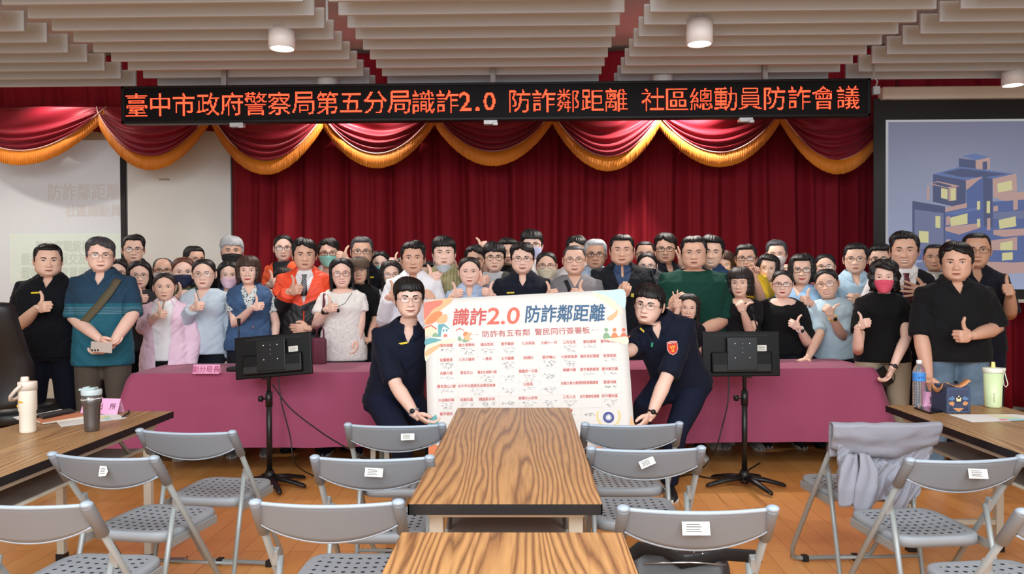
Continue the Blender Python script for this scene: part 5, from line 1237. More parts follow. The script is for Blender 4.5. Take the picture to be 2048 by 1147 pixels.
# ---- hands: built once in a neutral frame; X to the fingers, Z to the thumb side, palm towards +Y
def hand_template(pose):
    m = MB()
    def cap(pts, rs):
        for i in range(len(pts) - 1):
            m.tube([pts[i], pts[i + 1]], [rs[i], rs[i + 1]], 9); 
        for p, r in zip(pts, rs): m.ball(p, r * .99, 8)
    m.ball((.045, .0, .0), (.050, .0155, .041), 14); m.ball((.072, -.001, .0), (.022, .0145, .040), 12); m.tube([(-.03, 0, 0), (.03, 0, 0)], [.024, .027], 12, ry=.72)
    m.ball((.028, .008, .026), (.028, .016, .018), 10)
    zs = (.030, .010, -.010, -.029); L = ((.040, .026, .021), (.044, .029, .022), (.041, .027, .022), (.032, .021, .019)); R0 = (.0092, .0095, .009, .0082)
    curl = {'thumb': (78, 100, 70), 'flat': (6, 8, 6), 'relax': (28, 38, 25), 'grip': (62, 70, 40), 'spread': (4, 6, 4), 'V': (80, 100, 70), 'pinch': (70, 85, 60)}[pose]
    for k in range(4):
        c = list(curl); dz = 0
        if pose == 'V' and k < 2: c = [2, 3, 2]; dz = (.16, -.12)[k]
        if pose == 'pinch' and k == 0: c = [30, 40, 30]
        if pose == 'spread': dz = (.22, .06, -.1, -.28)[k]
        if pose == 'flat': dz = (.07, .02, -.03, -.09)[k]
        c[0] += (k - 1.5) * 3 if pose != 'V' or k > 1 else 0
        p = Vector((.086 - .004 * abs(k - 1), 0, zs[k])); pts = [p - Vector((.02, 0, 0)), p]; a = 0
        for s in range(3):
            a += math.radians(c[s]); p = p + Vector((math.cos(a) * math.cos(dz), math.sin(a), math.sin(dz) * (1 if abs(dz) > 0 else 0))).normalized() * L[k][s]; pts.append(p)
        r = R0[k]; cap(pts, [r, r * 1.04, r * .98, r * .92, r * .80])
    if pose == 'thumb': th = [(.018, .010, .022), (.043, .012, .050), (.050, .010, .082), (.044, .004, .110)]
    elif pose in ('flat', 'spread'): th = [(.015, .006, .022), (.040, .010, .050), (.062, .010, .070), (.082, .008, .082)]
    elif pose in ('relax',): th = [(.015, .010, .022), (.040, .020, .046), (.066, .026, .052), (.088, .028, .048)]
    elif pose == 'grip': th = [(.015, .010, .022), (.040, .030, .042), (.062, .042, .040), (.082, .046, .030)]
    elif pose == 'pinch': th = [(.018, .010, .022), (.046, .022, .044), (.074, .030, .046), (.096, .030, .040)]
    else: th = [(.015, .012, .022), (.040, .034, .034), (.062, .044, .016), (.074, .042, -.004)]
    cap(th, [.014, .0130, .0115, .0095])
    return vox(m, .0033, 4, .5)
HANDS = {}
def hand(pose):
    if pose not in HANDS: HANDS[pose] = hand_template(pose)
    return HANDS[pose]
TOR = {0: [(-.05, .062, .060, 0), (0, .080, .066, 0), (.035, .118, .076, 0), (.075, .155, .086, 0), (.13, .178, .098, 0), (.20, .186, .116, -.004), (.34, .176, .122, -.006), (.52, .162, .118, -.004), (.70, .158, .116, -.004), (.88, .166, .118, 0), (1.02, .174, .120, .002), (1.14, .176, .120, .004), (1.24, .174, .118, .004)],
       1: [(-.05, .054, .054, 0), (0, .068, .060, 0), (.035, .100, .068, 0), (.075, .132, .078, 0), (.13, .152, .090, 0), (.20, .160, .105, -.006), (.33, .156, .122, -.014), (.48, .142, .108, -.006), (.64, .138, .102, -.002), (.82, .154, .112, 0), (1.00, .170, .118, .004), (1.14, .174, .118, .006), (1.24, .174, .116, .006)]}
def torso_rings(Mt, L, s, fem, fat, infl, q0, q1, n=40, hemw=0):
    T = np.array(TOR[fem]); out = []; qs = np.concatenate([[q0], [q for q in np.arange(-.05, 1.3, .05) if q0 < q < q1], [q1]])
    for q in qs:
        rx, ry, oy = [np.interp(q, T[:, 0], T[:, c]) for c in (1, 2, 3)]
        belly = float(gs(q - .62, .3)) * fat
        rx = rx * s * (1 + .12 * fat * float(sst((q - .0) / .3)) + .10 * belly) + infl + hemw * max(0, q - .5); ry = ry * s * (1 + .10 * fat + .22 * belly) + infl + hemw * max(0, q - .5); oy = oy * s - belly * .02
        ring = []
        for j in range(n):
            a = 2 * PI * j / n; e = 2 / 2.35; ring.append(Mt @ Vector((rx * math.copysign(abs(math.sin(a)) ** e, math.sin(a)), oy - ry * math.copysign(abs(math.cos(a)) ** e, math.cos(a)), -q * L)))
        out.append(ring)
    return out
def cut(me, planes):      # removes the part lying on the positive side of every plane (co, no)
    bm = bmesh.new(); bm.from_mesh(me)
    for co, no in planes:
        inside = [f for f in bm.faces if all((f.calc_center_median() - Vector(c)).dot(Vector(n)) > -.03 for c, n in planes)]
        geom = set(inside)
        for f in inside: geom.update(f.edges); geom.update(f.verts)
        bmesh.ops.bisect_plane(bm, geom=list(geom), plane_co=co, plane_no=no)
    kill = [f for f in bm.faces if all((f.calc_center_median() - Vector(c)).dot(Vector(n)) > 1e-5 for c, n in planes)]
    bmesh.ops.delete(bm, geom=kill, context='FACES'); bm.to_mesh(me); bm.free()
def wrinkle(v, amp, seed, arms):
    for i in range(len(v)):
        p = Vector(v[i]); n1 = noise.noise(Vector((p.x * 7, p.y * 7, p.z * 4.0 + seed))); n2 = noise.noise(Vector((p.x * 16 + n1 * 2, p.y * 16, p.z * 9 + seed * 2 + p.x * 8)))
        n3 = noise.noise(Vector((p.x * 9 + abs(p.z - 1.1) * 10, p.y * 12, p.z * 22 + seed - abs(p.x) * 20)))
        w = amp * (n1 * .8 + (1 - abs(n2) * 2.4) * .7 + (1 - abs(n3) * 3) * .75)
        c = Vector((0, 0, p.z)); d = Vector((p.x, p.y, 0)); l = d.length
        if l > 1e-4: v[i] = p + d / l * w * .8 + Vector((0, 0, w * .2))
    return v
SKIN = {'light': (240, 200, 182), 'mid': (232, 190, 168), 'tan': (220, 174, 150), 'dark': (202, 156, 130)}
HAIRC = {'black': (22, 20, 21), 'soft': (34, 28, 27), 'brown': (62, 42, 34), 'reddish': (92, 52, 38), 'grey': (128, 128, 130), 'silver': (168, 170, 174), 'pepper': (66, 66, 70)}
NP = [0]; PLACED = []
def backedge(px): return float(np.interp(px, [262, 1700], [6.22, 6.62]))
def person(label, cx, top, chin, row=None, d=None, fem=0, fat=0, s=None, yaw=0, hy=None, tilt=0, nod=0, skin='mid', hair='short', hc='black', eye='narrow', brow='mid', mouth='calm', lipc=None,
           glasses=None, gcol=(40, 36, 36), mask=None, chinmask=None, top_=('tee', (20, 20, 22)), inner=None, sleeve='short', neck='crew', collar=None, pants=(30, 32, 40), shoes=None,
           arms=((None), (None)), lean=0, pelvis=None, knees=None, feet=None, jacket=False, watch=None, extra=None, hw=1, wide=1, shirtmat=None, neckpos=None, hem=1.12, hat=None, detail=True):
    i = NP[0]; NP[0] += 1; seed = i * 1.37 + 3
    if shoes is None: shoes = [(40, 40, 44), (196, 196, 190), (150, 152, 154), (36, 40, 66), (206, 202, 196)][i * 3 % 5]
    row_ = row if row is not None else {True: -1}.get(d < 6.2, .4); free = d is None
    if row_ >= 1.9: hw *= .9
    if row_ >= .9: hy = yaw if hy is None else hy; yaw += (-16, 18, 22, -20)[i % 4]
    if free: d = backedge(cx) + .15 + row * .25; d00 = d
    def clash(dd):
        X = (cx - 1052) * dd / F; w_ = 0
        for X2, d2, r2, k2 in PLACED:
            dx, dy = abs(X - X2), dd - d2; a_, b_ = (.37 if min(row_, r2) < 1.9 else .34) * (.75 if k2 else 1), .245
            w_ = max(w_, 1 - ((dx / a_) ** 2 + (dy / b_) ** 2))
            if dx < .3 and r2 < row_ - .3 and dy < .12: w_ = max(w_, .9)
        return w_
    if free:
        best = (9, d)
        while d < 7.98:
            w_ = clash(d)
            if w_ < best[0] - .001: best = (w_, d)
            if w_ <= 0: break
            d += .02
        d = best[1]
    PLACED.append(((cx - 1052) * d / F, d, row_, hw < .85)); push = (d - d00) * .7 if free else 0
    if s is None: s = (chin - top) * d / F / .236
    wide *= 1.05
    hk = (fem, round(fat * 2) / 2 if fat > 0 else 0, {'calm': 0, 'smile': .6, 'teeth': 1}[mouth])
    mid = (top + chin) / 2; Hc = pix(cx, mid, d) - Vector((0, 0, .006 * s)); ground = Vector((Hc.x - lean, d, 0))
    root = thing('person', label, 'person', ground)
    look = -math.degrees(math.atan2(Hc.x, d))
    hy = (yaw if hy is None else hy) + look; yaw = yaw + look * .5
    Rh = Matrix.Rotation(math.radians(hy), 4, 'Z') @ Matrix.Rotation(math.radians(tilt), 4, 'Y') @ Matrix.Rotation(math.radians(nod), 4, 'X')
    Hl = Hc - ground; Mh = Matrix.Translation(Hl) @ Rh @ Matrix.Diagonal((s * wide, s, s, 1))
    zt = Hl.z
    N = Hl + Vector((-.15 * lean + .0, .030, -.112)) * s if neckpos is None else Vector(neckpos) - ground
    Pv = Vector((N.x * 0 - lean * .0, .02, min(.92, N.z * .655))) if pelvis is None else Vector(pelvis) - ground
    Pv.x += 0 if pelvis is not None else (Hl.x - lean) * 1.0
    up = (N - Pv); L = up.length; up.normalize(); latd = Matrix.Rotation(math.radians(yaw), 3, 'Z') @ Vector((1, 0, 0)); lat = (latd - up * latd.dot(up)).normalized(); fw = up.cross(lat)
    Mt = Matrix(((lat.x, fw.x, up.x, N.x), (lat.y, fw.y, up.y, N.y), (lat.z, fw.z, up.z, N.z), (0, 0, 0, 1)))   # y axis points to the back
    ts = s * wide * (1 if hw == 1 else hw) * (1.03 if fem else .99)
    SK = mat('skin_' + skin, SKIN[skin], .48, bump=.12, bscale=150, bdist=.001, vary=(.07, 9), sss=.08, spec=.4)
    HM = mat('hair_' + hc, HAIRC[hc], .42, bump=.6, bscale=60, bdist=.004, scale=(4, 4, .5), spec=.35)
    # ---- body: head, neck and chest in one surface, arms and hands rooted inside it
    V, za, ang, vs, fs, surf, polar = head(*hk); n = V.shape[1]; body = MB()
    wN = sst((-.112 - vs[:, 2]) / .07)
    A_ = np.array(Mh); hv = np.c_[vs, np.ones(len(vs))] @ A_.T; tl = vs.copy(); tl[:, 2] += .166; tl[:, 1] -= .014
    B_ = np.array(Mt @ Matrix.Diagonal((ts, s, s, 1))); tv = np.c_[tl, np.ones(len(vs))] @ B_.T
    hv = hv[:, :3] * (1 - wN[:, None]) + tv[:, :3] * wN[:, None]
    body.v = [tuple(p) for p in hv]; body.f = list(fs); body.m = [0] * len(fs); body.sm = [True] * len(fs)
    for sd in (-1, 1):      # ears
        if fem and hair in ('bob', 'bangs', 'wavy'): continue
        rg = []
        for k in range(9):
            q = k / 8; z = .026 - .062 * q; w_ = .0165 * math.sin(PI * min(1, q * .86 + .12)) ** .7 * (1 - .25 * q); th_ = .008 * math.sin(PI * min(1, q * .9 + .08)) ** .5
            rg.append([Mh @ Vector((sd * (.0765 + th_ * (.9 + .5 * math.sin(b)) + (.004 if abs(math.cos(b)) > .7 else 0)), .012 + .008 * (1 - q) + w_ * math.cos(b), z)) for b in [2 * PI * j / 10 for j in range(10)]])
        body.loft(rg)
    body.loft(torso_rings(Mt, L, ts, fem, fat, -.010, .02, 1.1, 28))
    shw = (.158 if not fem else .134) * ts * (1 + .06 * fat)
    sleeves = []; hands_w = []
    for k, sd in enumerate((-1, 1)):
        S0 = Mt @ Vector((sd * shw, .004, -.084 * s))
        sp = arms[k]; aL, fL = .272 * s, .235 * s; hs = s * (.90 if fem else 1.0)
        if sp is None:
            W_ = S0 + Vector((sd * .05, -.04, 0)) + (Pv - S0) * 0 + Vector((0, 0, -.49 * s)); pose = 'relax'; ax_ = Vector((0, -.15, -1)); thd = Vector((-sd * .2, -1, 0)); el = None
        else:
            pose, hx, hy_, off = sp[:4]; off += push; o = sp[4] if len(sp) > 4 else {}
            HP = pix(hx, hy_, d - off) - ground; el = o.get('el')
            ax_ = Vector(o['ax']).normalized() if 'ax' in o else None; thd = Vector(o['th']) if 'th' in o else Vector((0, 0, 1))
            if el is not None: E = pix(el[0], el[1], d - (el[2] if len(el) > 2 else .06) - push * .5) - ground
            else: E = None
            if ax_ is None:
                if E is None: E = S0 + (HP - S0) * .3 + Vector((sd * .10, .02, -.17)) * s
                ax_ = (HP - E).normalized(); 
                if pose == 'thumb': ax_ = (ax_ + Vector((-sd * .55, -.1, 0))).normalized(); ax_.z *= .5; ax_.normalize()
            W_ = HP - ax_ * .05 * hs
        if el is not None or (sp is not None and E is not None and 'el' in (sp[4] if len(sp) > 4 else {})): pass
        D_ = W_ - S0; dist = D_.length
        if sp is not None and len(sp) > 4 and 'el' in sp[4]: Ej = E
        else:
            if dist > (aL + fL) * .985: kx = dist / (aL + fL) * 1.02; aL *= kx; fL *= kx
            a_ = (aL * aL - fL * fL + dist * dist) / (2 * dist); h_ = math.sqrt(max(0, aL * aL - a_ * a_)); dn = D_.normalized()
            pole = Vector((sd * .55, .35, -.75)); pole = (pole - dn * pole.dot(dn)).normalized(); Ej = S0 + dn * a_ + pole * h_
        thd = (thd - ax_ * thd.dot(ax_)).normalized(); nn_ = thd.cross(ax_)
        flip = 1 if sd == -1 else -1       # viewer's left is the person's right hand
        if sp is not None and len(sp) > 4 and sp[4].get('flip'): flip = -flip
        nn_ = nn_ * flip
        HMx = Matrix(((ax_.x, nn_.x, thd.x, W_.x), (ax_.y, nn_.y, thd.y, W_.y), (ax_.z, nn_.z, thd.z, W_.z), (0, 0, 0, 1))) @ Matrix.Scale(hs, 4)
        hv_, hf = hand(pose); hv2 = [HMx @ Vector(p) for p in hv_]
        body.add(hv2, hf if flip == 1 else [f[::-1] for f in hf])
        r = ts * (1 if not fem else .86) * (1 + .12 * fat)
        inn = S0 + (Mt.to_3x3() @ Vector((-sd * .05, 0, .0))); u1 = S0.lerp(Ej, .4); f1 = Ej.lerp(W_, .25); f2 = Ej.lerp(W_, .65)
        body.tube([inn, S0, u1, S0.lerp(Ej, .8), Ej, f1, f2, W_ - ax_ * .005, W_ + ax_ * .012], [.040 * r, .044 * r, .045 * r, .041 * r, .039 * r, .0415 * r, .034 * r, .0265 * hs, .022 * hs], 14)
        sl = o.get('sleeve', sleeve) if sp is not None else sleeve
        sleeves.append((S0, Ej, W_, inn, sl, ax_)); hands_w.append((W_, ax_, thd, hs, Ej))
    if knees is None:
        knees_, ankles = [], []
        for sd in (-1, 1):
            hj = Pv + latd * sd * .088 * ts; an = Vector((hj.x + sd * .02, hj.y + .02, .085)) if feet is None else Vector(feet[0 if sd < 0 else 1]) - ground
            knees_.append(hj.lerp(an, .5) + Vector((0, -.02, 0))); ankles.append(an)
    else:
        knees_ = [Vector(k_) - ground for k_ in knees]; ankles = [Vector(f_) - ground for f_ in feet]
    for sd, kn, an in zip((-1, 1), knees_, ankles):
        hj = Pv + latd * sd * .088 * ts; body.tube([hj, hj.lerp(kn, .5), kn, kn.lerp(an, .35), an, an - Vector((0, 0, .03))], [.075 * ts, .066 * ts, .05 * ts, .052 * ts, .036 * ts, .036 * ts], 12)
    bo = body.build('body', SK, root)
    # ---- trousers
    pm = MB(); pm.loft(torso_rings(Mt, L, ts, fem, fat * .6, -.004, .88, 1.16, 24))
    for sd, kn, an in zip((-1, 1), knees_, ankles):
        hj = Pv + latd * sd * .086 * ts; pm.tube([hj - up * -.02, hj.lerp(kn, .45), kn, kn.lerp(an, .5), an + Vector((0, 0, .0))], [.098 * ts, .086 * ts, .068 * ts, .062 * ts, .056 * ts], 14)
    PM = pants if isinstance(pants, bpy.types.Material) else mat('trouser_cloth', pants, .85, bump=.3, bscale=22, bdist=.006, spec=.15, sheen=.05)
    v_, f_ = vox(pm, .013 if (row is None or knees is not None) else .02, 4); q = MB(); q.add(v_, f_); q.build('trousers', PM, root)
    for sd, an in zip((-1, 1), ankles):
        m = MB(); rg = []; fd = (Matrix.Rotation(math.radians(yaw * .5 + sd * 8), 3, 'Z') @ Vector((0, -1, 0))); lt = Vector((-fd.y, fd.x, 0)); b = Vector((an.x, an.y, 0))
        for q_, w_, h_ in ((-.07, .022, .05), (-.06, .032, .082), (-.01, .036, .088), (.04, .038, .072), (.10, .044, .052), (.155, .040, .042), (.185, .022, .03)):
            rg.append([b + fd * q_ * s + lt * w_ * s * math.cos(t_) + Vector((0, 0, h_ * s * (.5 + .5 * math.sin(t_)) * 1.0 + .004)) for t_ in [2 * PI * j / 14 for j in range(14)]])
        m.loft(rg); sh = m.build('shoe', mat('shoe_upper', shoes if isinstance(shoes, tuple) else (30, 30, 32), .6), root)
        m = MB(); m.loft([[b + fd * q_ * s + lt * w_ * s * c_ + Vector((0, 0, z_)) for q_, w_, c_ in [(-.072, .02, 0), (-.06, .034, 1), (.04, .04, 1), (.10, .047, 1), (.16, .042, 1), (.19, .01, 0), (.16, .042, -1), (.10, .047, -1), (.04, .04, -1), (-.06, .034, -1)]] for z_ in (0, .022)]); m.build('sole', mat('shoe_sole', (225, 225, 220) if sum(shoes) > 200 or i % 3 == 0 else (24, 24, 26), .6), sh)
    # ---- garments
    def garment(kind, infl, sleeve_on, planes, mt, name, q1, size=.011, hemw=0, q0=None):
        g = MB(); q0 = q0 if q0 is not None else (-.03 if neck == 'stand' else .0)
        g.loft(torso_rings(Mt, L, ts, fem, fat, infl, q0, q1, 36, hemw))
        r = ts * (1 if not fem else .9) * (1 + .12 * fat)
        for (S0, Ej, W_, inn, sl, ax_) in sleeves:
            if not sleeve_on or sl == 'none': continue
            if sl == 'long':
                dx = (W_ - Ej).normalized(); we = W_ - ax_ * .0; g.tube([inn, S0, S0.lerp(Ej, .5), S0.lerp(Ej, .9), Ej + (Ej - S0).normalized() * .004, Ej.lerp(W_, .12), Ej.lerp(W_, .55), Ej.lerp(we, .93)], [(.046 * r + infl), (.051 * r + infl), (.053 * r + infl), (.050 * r + infl), .049 * r + infl, .048 * r + infl, .043 * r + infl, .037 * r + infl], 16)
            else:
                k_ = {'short': .62, 'half': .9, 'cap': .36, 'elbow': 1.0}[sl]; en = S0.lerp(Ej, k_) if k_ <= 1 else Ej
                g.tube([inn, S0, S0.lerp(en, .5), en], [.046 * r + infl, .050 * r + infl, .056 * r + infl, .060 * r + infl], 16)
        v_, f_ = vox(g, size, 4); amp = .0052 if kind != 'jacket' else .0075
        v_ = np.array(wrinkle([Vector(p) for p in v_], amp, seed, sleeves))
        q = MB(); q.add(v_, f_); me = q.mesh(name, mt); Mi = Mt.to_3x3()
        for pl in planes: cut(me, [(Mt @ Vector(c_), Mi @ Vector(n_)) for c_, n_ in pl])
        return link(name, me, root, solid=.0)
    PL = {'crew': [[((0, -.055 * s, .000 * s), (0, -.42, 1))]], 'scoop': [[((0, -.075 * s, -.03 * s), (0, -.75, 1))]],
          'V': [[((0, -.05 * s, .012 * s), (0, -.3, 1))], [((0, 0, -.10 * s), (1, 0, .58)), ((0, 0, -.10 * s), (-1, 0, .58)), ((0, -.03, 0), (0, -1, 0))]],
          'open': [[((0, -.05 * s, .016 * s), (0, -.3, 1))], [((0, 0, -.085 * s), (1, 0, .50)), ((0, 0, -.085 * s), (-1, 0, .50)), ((0, -.03, 0), (0, -1, 0))]],
          'jacket': [[((0, -.05 * s, .016 * s), (0, -.3, 1))], [((0, 0, -.26 * s), (1, 0, .33)), ((0, 0, -.26 * s), (-1, 0, .33)), ((0, -.03, 0), (0, -1, 0))]],
          'wide': [[((0, -.05 * s, .016 * s), (0, -.3, 1))], [((0, 0, -1.1 * s), (1, 0, .085)), ((0, 0, -1.1 * s), (-1, 0, .085)), ((0, -.03, 0), (0, -1, 0))]],
          'stand': [], 'closed': [[((0, -.05 * s, .022 * s), (0, -.15, 1))]]}
    ing = None; kind, colr = top_; SM = shirtmat or mat('shirt_cloth', colr, .85, bump=.3, bscale=26, bdist=.005, spec=.15, sheen=.06)
    if inner:
        IM = inner[1] if isinstance(inner[1], bpy.types.Material) else mat('inner_cloth', inner[1], .8, bump=.25, bscale=26, bdist=.005)
        ing = garment('shirt', .003, kind == 'vest', PL[inner[0]], IM, inner[2] if len(inner) > 2 else 'inner_shirt', 1.1)
    garm = garment('jacket' if jacket else 'shirt', .016 if jacket else (.010 if inner else .006), kind != 'vest', PL[neck], SM, {'tee': 'tshirt', 'polo': 'polo_shirt', 'shirt': 'shirt', 'jacket': 'jacket', 'vest': 'vest', 'blouse': 'blouse', 'dress': 'dress', 'hoodie': 'hoodie', 'uniform': 'uniform_shirt'}[kind], hem, hemw=.012 if jacket else .006)
    def collar_(cm, gobj, open_, big=1.0):
        me_ = gobj.data; bv = BVHTree.FromPolygons([v.co for v in me_.vertices], [tuple(p.vertices) for p in me_.polygons]); rows = [[], [], [], []]; nn2 = 34; kf = (1 + .1 * fat - .1 * fem) * s
        for j in range(nn2 + 1):
            t_ = j / nn2; a = open_ + (2 * PI - 2 * open_) * t_; fr_ = min(t_, 1 - t_); tip = float(sst(1 - fr_ / .16)); ca, sa = -math.cos(a), math.sin(a); bk = (1 + ca) / 2
            top_ = Vector((sa * .059 * kf, ca * .058 * kf + .006 * s, (.004 + .034 * bk) * s)); rim = Vector((sa * .064 * kf, ca * .064 * kf + .006 * s, (.012 + .034 * bk) * s))
            tgt = Vector((sa * (.098 - .035 * tip) * kf, ca * (.088 + .012 * tip) * kf, (-.026 * (1 - bk) - .004 - .062 * tip * big) * s)); W0 = Mt @ tgt
            h = bv.find_nearest(W0); out_ = (W0 - (Mt @ Vector((0, 0, tgt.z)))).normalized(); P2 = h[0] + out_ * .005 if h[0] is not None else W0
            rows[0].append(Mt @ top_); rows[1].append(Mt @ rim); rows[2].append((Mt @ rim).lerp(P2, .12) + out_ * .005); rows[3].append(P2)
        m = MB(); m.loft(rows, False, False); return m.build('collar', cm, root, solid=.003)
    if collar: collar_(collar if isinstance(collar, bpy.types.Material) else SM, garm, .42 if neck in ('open', 'V') else .7 if neck in ('jacket', 'wide') else .2, 1.0 if not jacket else .6)
    if ing is not None and len(inner) > 3 and inner[3]: collar_(IM, ing, .12)
    # ---- head parts
    hm = hair_mesh(hk, hair, HM, seed) if hair else None
    if hm: link('hair', hm, root, M=Mh)
    lip = mat('lips_' + ('red' if lipc == 'red' else 'rose' if fem else 'tan'), {'red': (186, 58, 62), 'rose': (192, 104, 98), 'tan': (172, 108, 92)}['red' if lipc == 'red' else 'rose' if fem else 'tan'], .4)
    ft = feature_meshes(hk, eye, ('thin' if fem else brow, HM if hc not in ('silver', 'reddish') else mat('hair_soft', HAIRC['soft'], .5)), mouth, lip)
    for key, me in ft.items():
        if key == 'mouth':
            if not mask: link('mouth', me, root, M=Mh)
        else: link(key[0], me, root, M=Mh)
    if glasses:
        gm_, gl_ = patch(('glasses', glasses), lambda: glasses_mesh(glasses, (0, 0, 0))); GM = mat('glasses_frame', gcol, .3, .3)
        go = link('glasses', patch(('gm', glasses, gcol), lambda: gm_.mesh('glasses', GM)), root, M=Mh); link('lens', patch(('gl', glasses), lambda: gl_.mesh('lens', lens_mat())), go)
    if mask or chinmask:
        mc = mask or chinmask; mm_, ml_ = mask_meshes(hk, 1 if chinmask else 0)
        mo = mm_.build('face_mask', mat('mask_cloth', mc, .75, bump=.2, bscale=40, bdist=.002), root, M=Mh, solid=.0015); ml_.build('ear_loop', mat('ear_loop', tuple(min(255, int(c * .9 + 25)) for c in mc), .7), mo)
    if watch:
        for k, wc, fc in watch:
            W_, ax_, thd, hs, Ej = hands_w[k]; fa = (W_ - Ej).normalized(); c_ = W_ - fa * .022; u_ = fa.orthogonal().normalized(); v2 = fa.cross(u_); rr = .031 * hs; m = MB()
            m.tube([c_ + u_ * rr * math.cos(t_) + v2 * rr * math.sin(t_) for t_ in [2 * PI * j / 20 for j in range(21)]], .0055, 8, ry=1); wo = m.build('watch', mat('watch_band', wc, .4, .3), root)
            cd = (Vector((0, -1, .1)) - fa * Vector((0, -1, .1)).dot(fa)).normalized(); m = MB(); m.tube([c_ + cd * .028 * hs, c_ + cd * .041 * hs], [.016, .014], 18); m.build('watch_face', mat('watch_dial', fc, .2), wo)
    ctx = dict(root=root, Mt=Mt, Mh=Mh, s=s, ts=ts, L=L, hands=hands_w, polar=polar, surf=surf, garm=garm, inner=ing, ground=ground, d=d, body=bo, fem=fem, Pv=Pv)
    if extra: extra(ctx)
    return root
# ---- small worn things, placed on the chest surface
def chest_pt(c, x, z, off=.004):            # x, z in chest units from the neck; cast on the garment
    bv = c.get('bvh')
    if bv is None:
        me = c['garm'].data; bv = c['bvh'] = BVHTree.FromPolygons([v.co for v in me.vertices], [tuple(p.vertices) for p in me.polygons])
    s = c['s']; o = c['Mt'] @ Vector((x * s, -.5, z * s)); d = c['Mt'].to_3x3() @ Vector((0, 1, 0)); h = bv.ray_cast(o, d)
    p = h[0] if h[0] is not None else c['Mt'] @ Vector((x * s, -.11 * s, z * s)); return p - d * off
def chest_px(c, px, py, off=.005):                    # garment point seen at a photograph pixel
    bv = c.get('bvh')
    if bv is None:
        me = c['garm'].data; bv = c['bvh'] = BVHTree.FromPolygons([v.co for v in me.vertices], [tuple(p.vertices) for p in me.polygons])
    o = Vector((0, 0, CAMH)) - c['ground']; r = ray(px, py).normalized(); h = bv.ray_cast(o, r)
    return (h[0] - r * off) if h[0] is not None else pix(px, py, c['d'] - .12) - c['ground']
def badge(c, px, py, w, h, col, name='name_badge', rot=0, mt=None):
    p = chest_px(c, px, py); M = Matrix.Translation(p) @ Matrix.Rotation(math.radians(rot), 4, 'Y'); m = MB(); m.box(-w / 2, w / 2, -.004, .006, -h / 2, h / 2, M); return m.build(name, mt or mat('badge_' + name, col, .5), c['root'], .001)
def strap(c, pts, w, mt, name='bag_strap', th=.004):
    P = [chest_px(c, *p, .012) if len(p) == 2 else pix(*p) - c['ground'] for p in pts]; m = MB(); rows = []
    Q = []
    for i in range(len(P) - 1):
        for k in range(4): Q.append(P[i].lerp(P[i + 1], k / 4))
    Q.append(P[-1])
    for i, p in enumerate(Q):
        t_ = (Q[min(i + 1, len(Q) - 1)] - Q[max(i - 1, 0)]).normalized(); n_ = t_.cross(Vector((0, 1, 0))).normalized(); rows.append([p - n_ * w / 2, p + n_ * w / 2])
    m.loft(rows, False, False); return m.build(name, mt, c['root'], solid=th)
def tie(c, mt, L=.34):
    c = dict(c, garm=c['inner'] or c['garm']); c.pop('bvh', None)
    s = c['s']; pts = [chest_pt(c, 0, z) for z in (-.035, -.06, -.12, -.2, -L)]; ws = (.020, .014, .022, .030, .036); m = MB()
    off = c['Mt'].to_3x3() @ Vector((1, 0, 0)); fr = c['Mt'].to_3x3() @ Vector((0, -.009, 0))
    m.loft([[p - off * w * s + fr * .4, p + fr * 1.3, p + off * w * s + fr * .4] for p, w in zip(pts, ws)], False, False); return m.build('tie', mt, c['root'], solid=.004)
# ================================================================ THE GROUP
def T(x, y, off=.26, **o): return ('thumb', x, y, off, o)
def Hd(pose, x, y, off, **o): return (pose, x, y, off, o)
YEL = (232, 206, 40)
NAVY = (24, 28, 42); BLACK = (22, 22, 25)
def tagger(px, py, w=.055, rot=0, col=YEL): return lambda c: badge(c, px, py, w, .012, col, 'name_badge', rot)
BLACKTEE = ('tee', (24, 24, 27))
# --- left side, in front of everybody
person('stocky thumbs-up man in black uniform polo with yellow name tape, far left', 96, 488, 553, d=5.85, fat=.8, skin='mid', hair='crop', top_=('polo', (20, 22, 28)), neck='open', collar=True, pants=(22, 26, 40),
       arms=(T(84, 614, .30, el=(34, 657, .10)), Hd('relax', 158, 770, -.05)), yaw=3, extra=tagger(72, 585, .07, -3), brow='thick', wide=1.04)
P2M = mat('teal_polo', (18, 92, 112), .8, bump=.3, bscale=26, bdist=.005, stripe=((150, 170, 190), 2, 90, .16, 1.185, 1.235))
zsplit(P2M, 1.262, (20, 58, 84))
def p2x(c):
    strap(c, [(236, 558), (218, 585), (196, 612), (172, 638), (158, 655)], .055, mat('khaki_strap', (92, 84, 62), .8), 'bag_strap', .006)
    t = thing('smartphone', 'white phone with three camera lenses held low by the man in the teal polo', 'phone', pix(203, 694, c['d'] - .30)); m = MB(); m.box(-.075, .075, -.004, .004, -.036, .036, Matrix.Rotation(.08, 4, 'Y')); m.build('phone_body', mat('phone_silver', (212, 202, 196), .3, .3), t, .003)
    for k in range(3): m = MB(); m.tube([(-.062 + k * .02, -.0035, -.02), (-.062 + k * .02, -.0065, -.02)], .007, 12); m.build('camera_lens', mat('lens_black', (16, 16, 20), .15), t)
person('man with grey mop hair and glasses in teal polo, hands clasped low over a phone', 201, 477, 543, d=5.75, fat=.4, skin='light', hair='side', hc='pepper', top_=('polo', (18, 92, 112)), shirtmat=P2M, neck='V', collar=mat('collar_navy', (22, 60, 84), .8), pants=(82, 74, 66),
       glasses='thin', sleeve='elbow', arms=(Hd('relax', 214, 684, .26, el=(148, 636, .06), th=(0, -1, .3), ax=(.9, -.1, -.35)), Hd('relax', 208, 700, .22, el=(266, 628, .05), th=(0, -1, .3), ax=(-.85, 0, -.5))), extra=p2x, hem=1.2, wide=1.03)
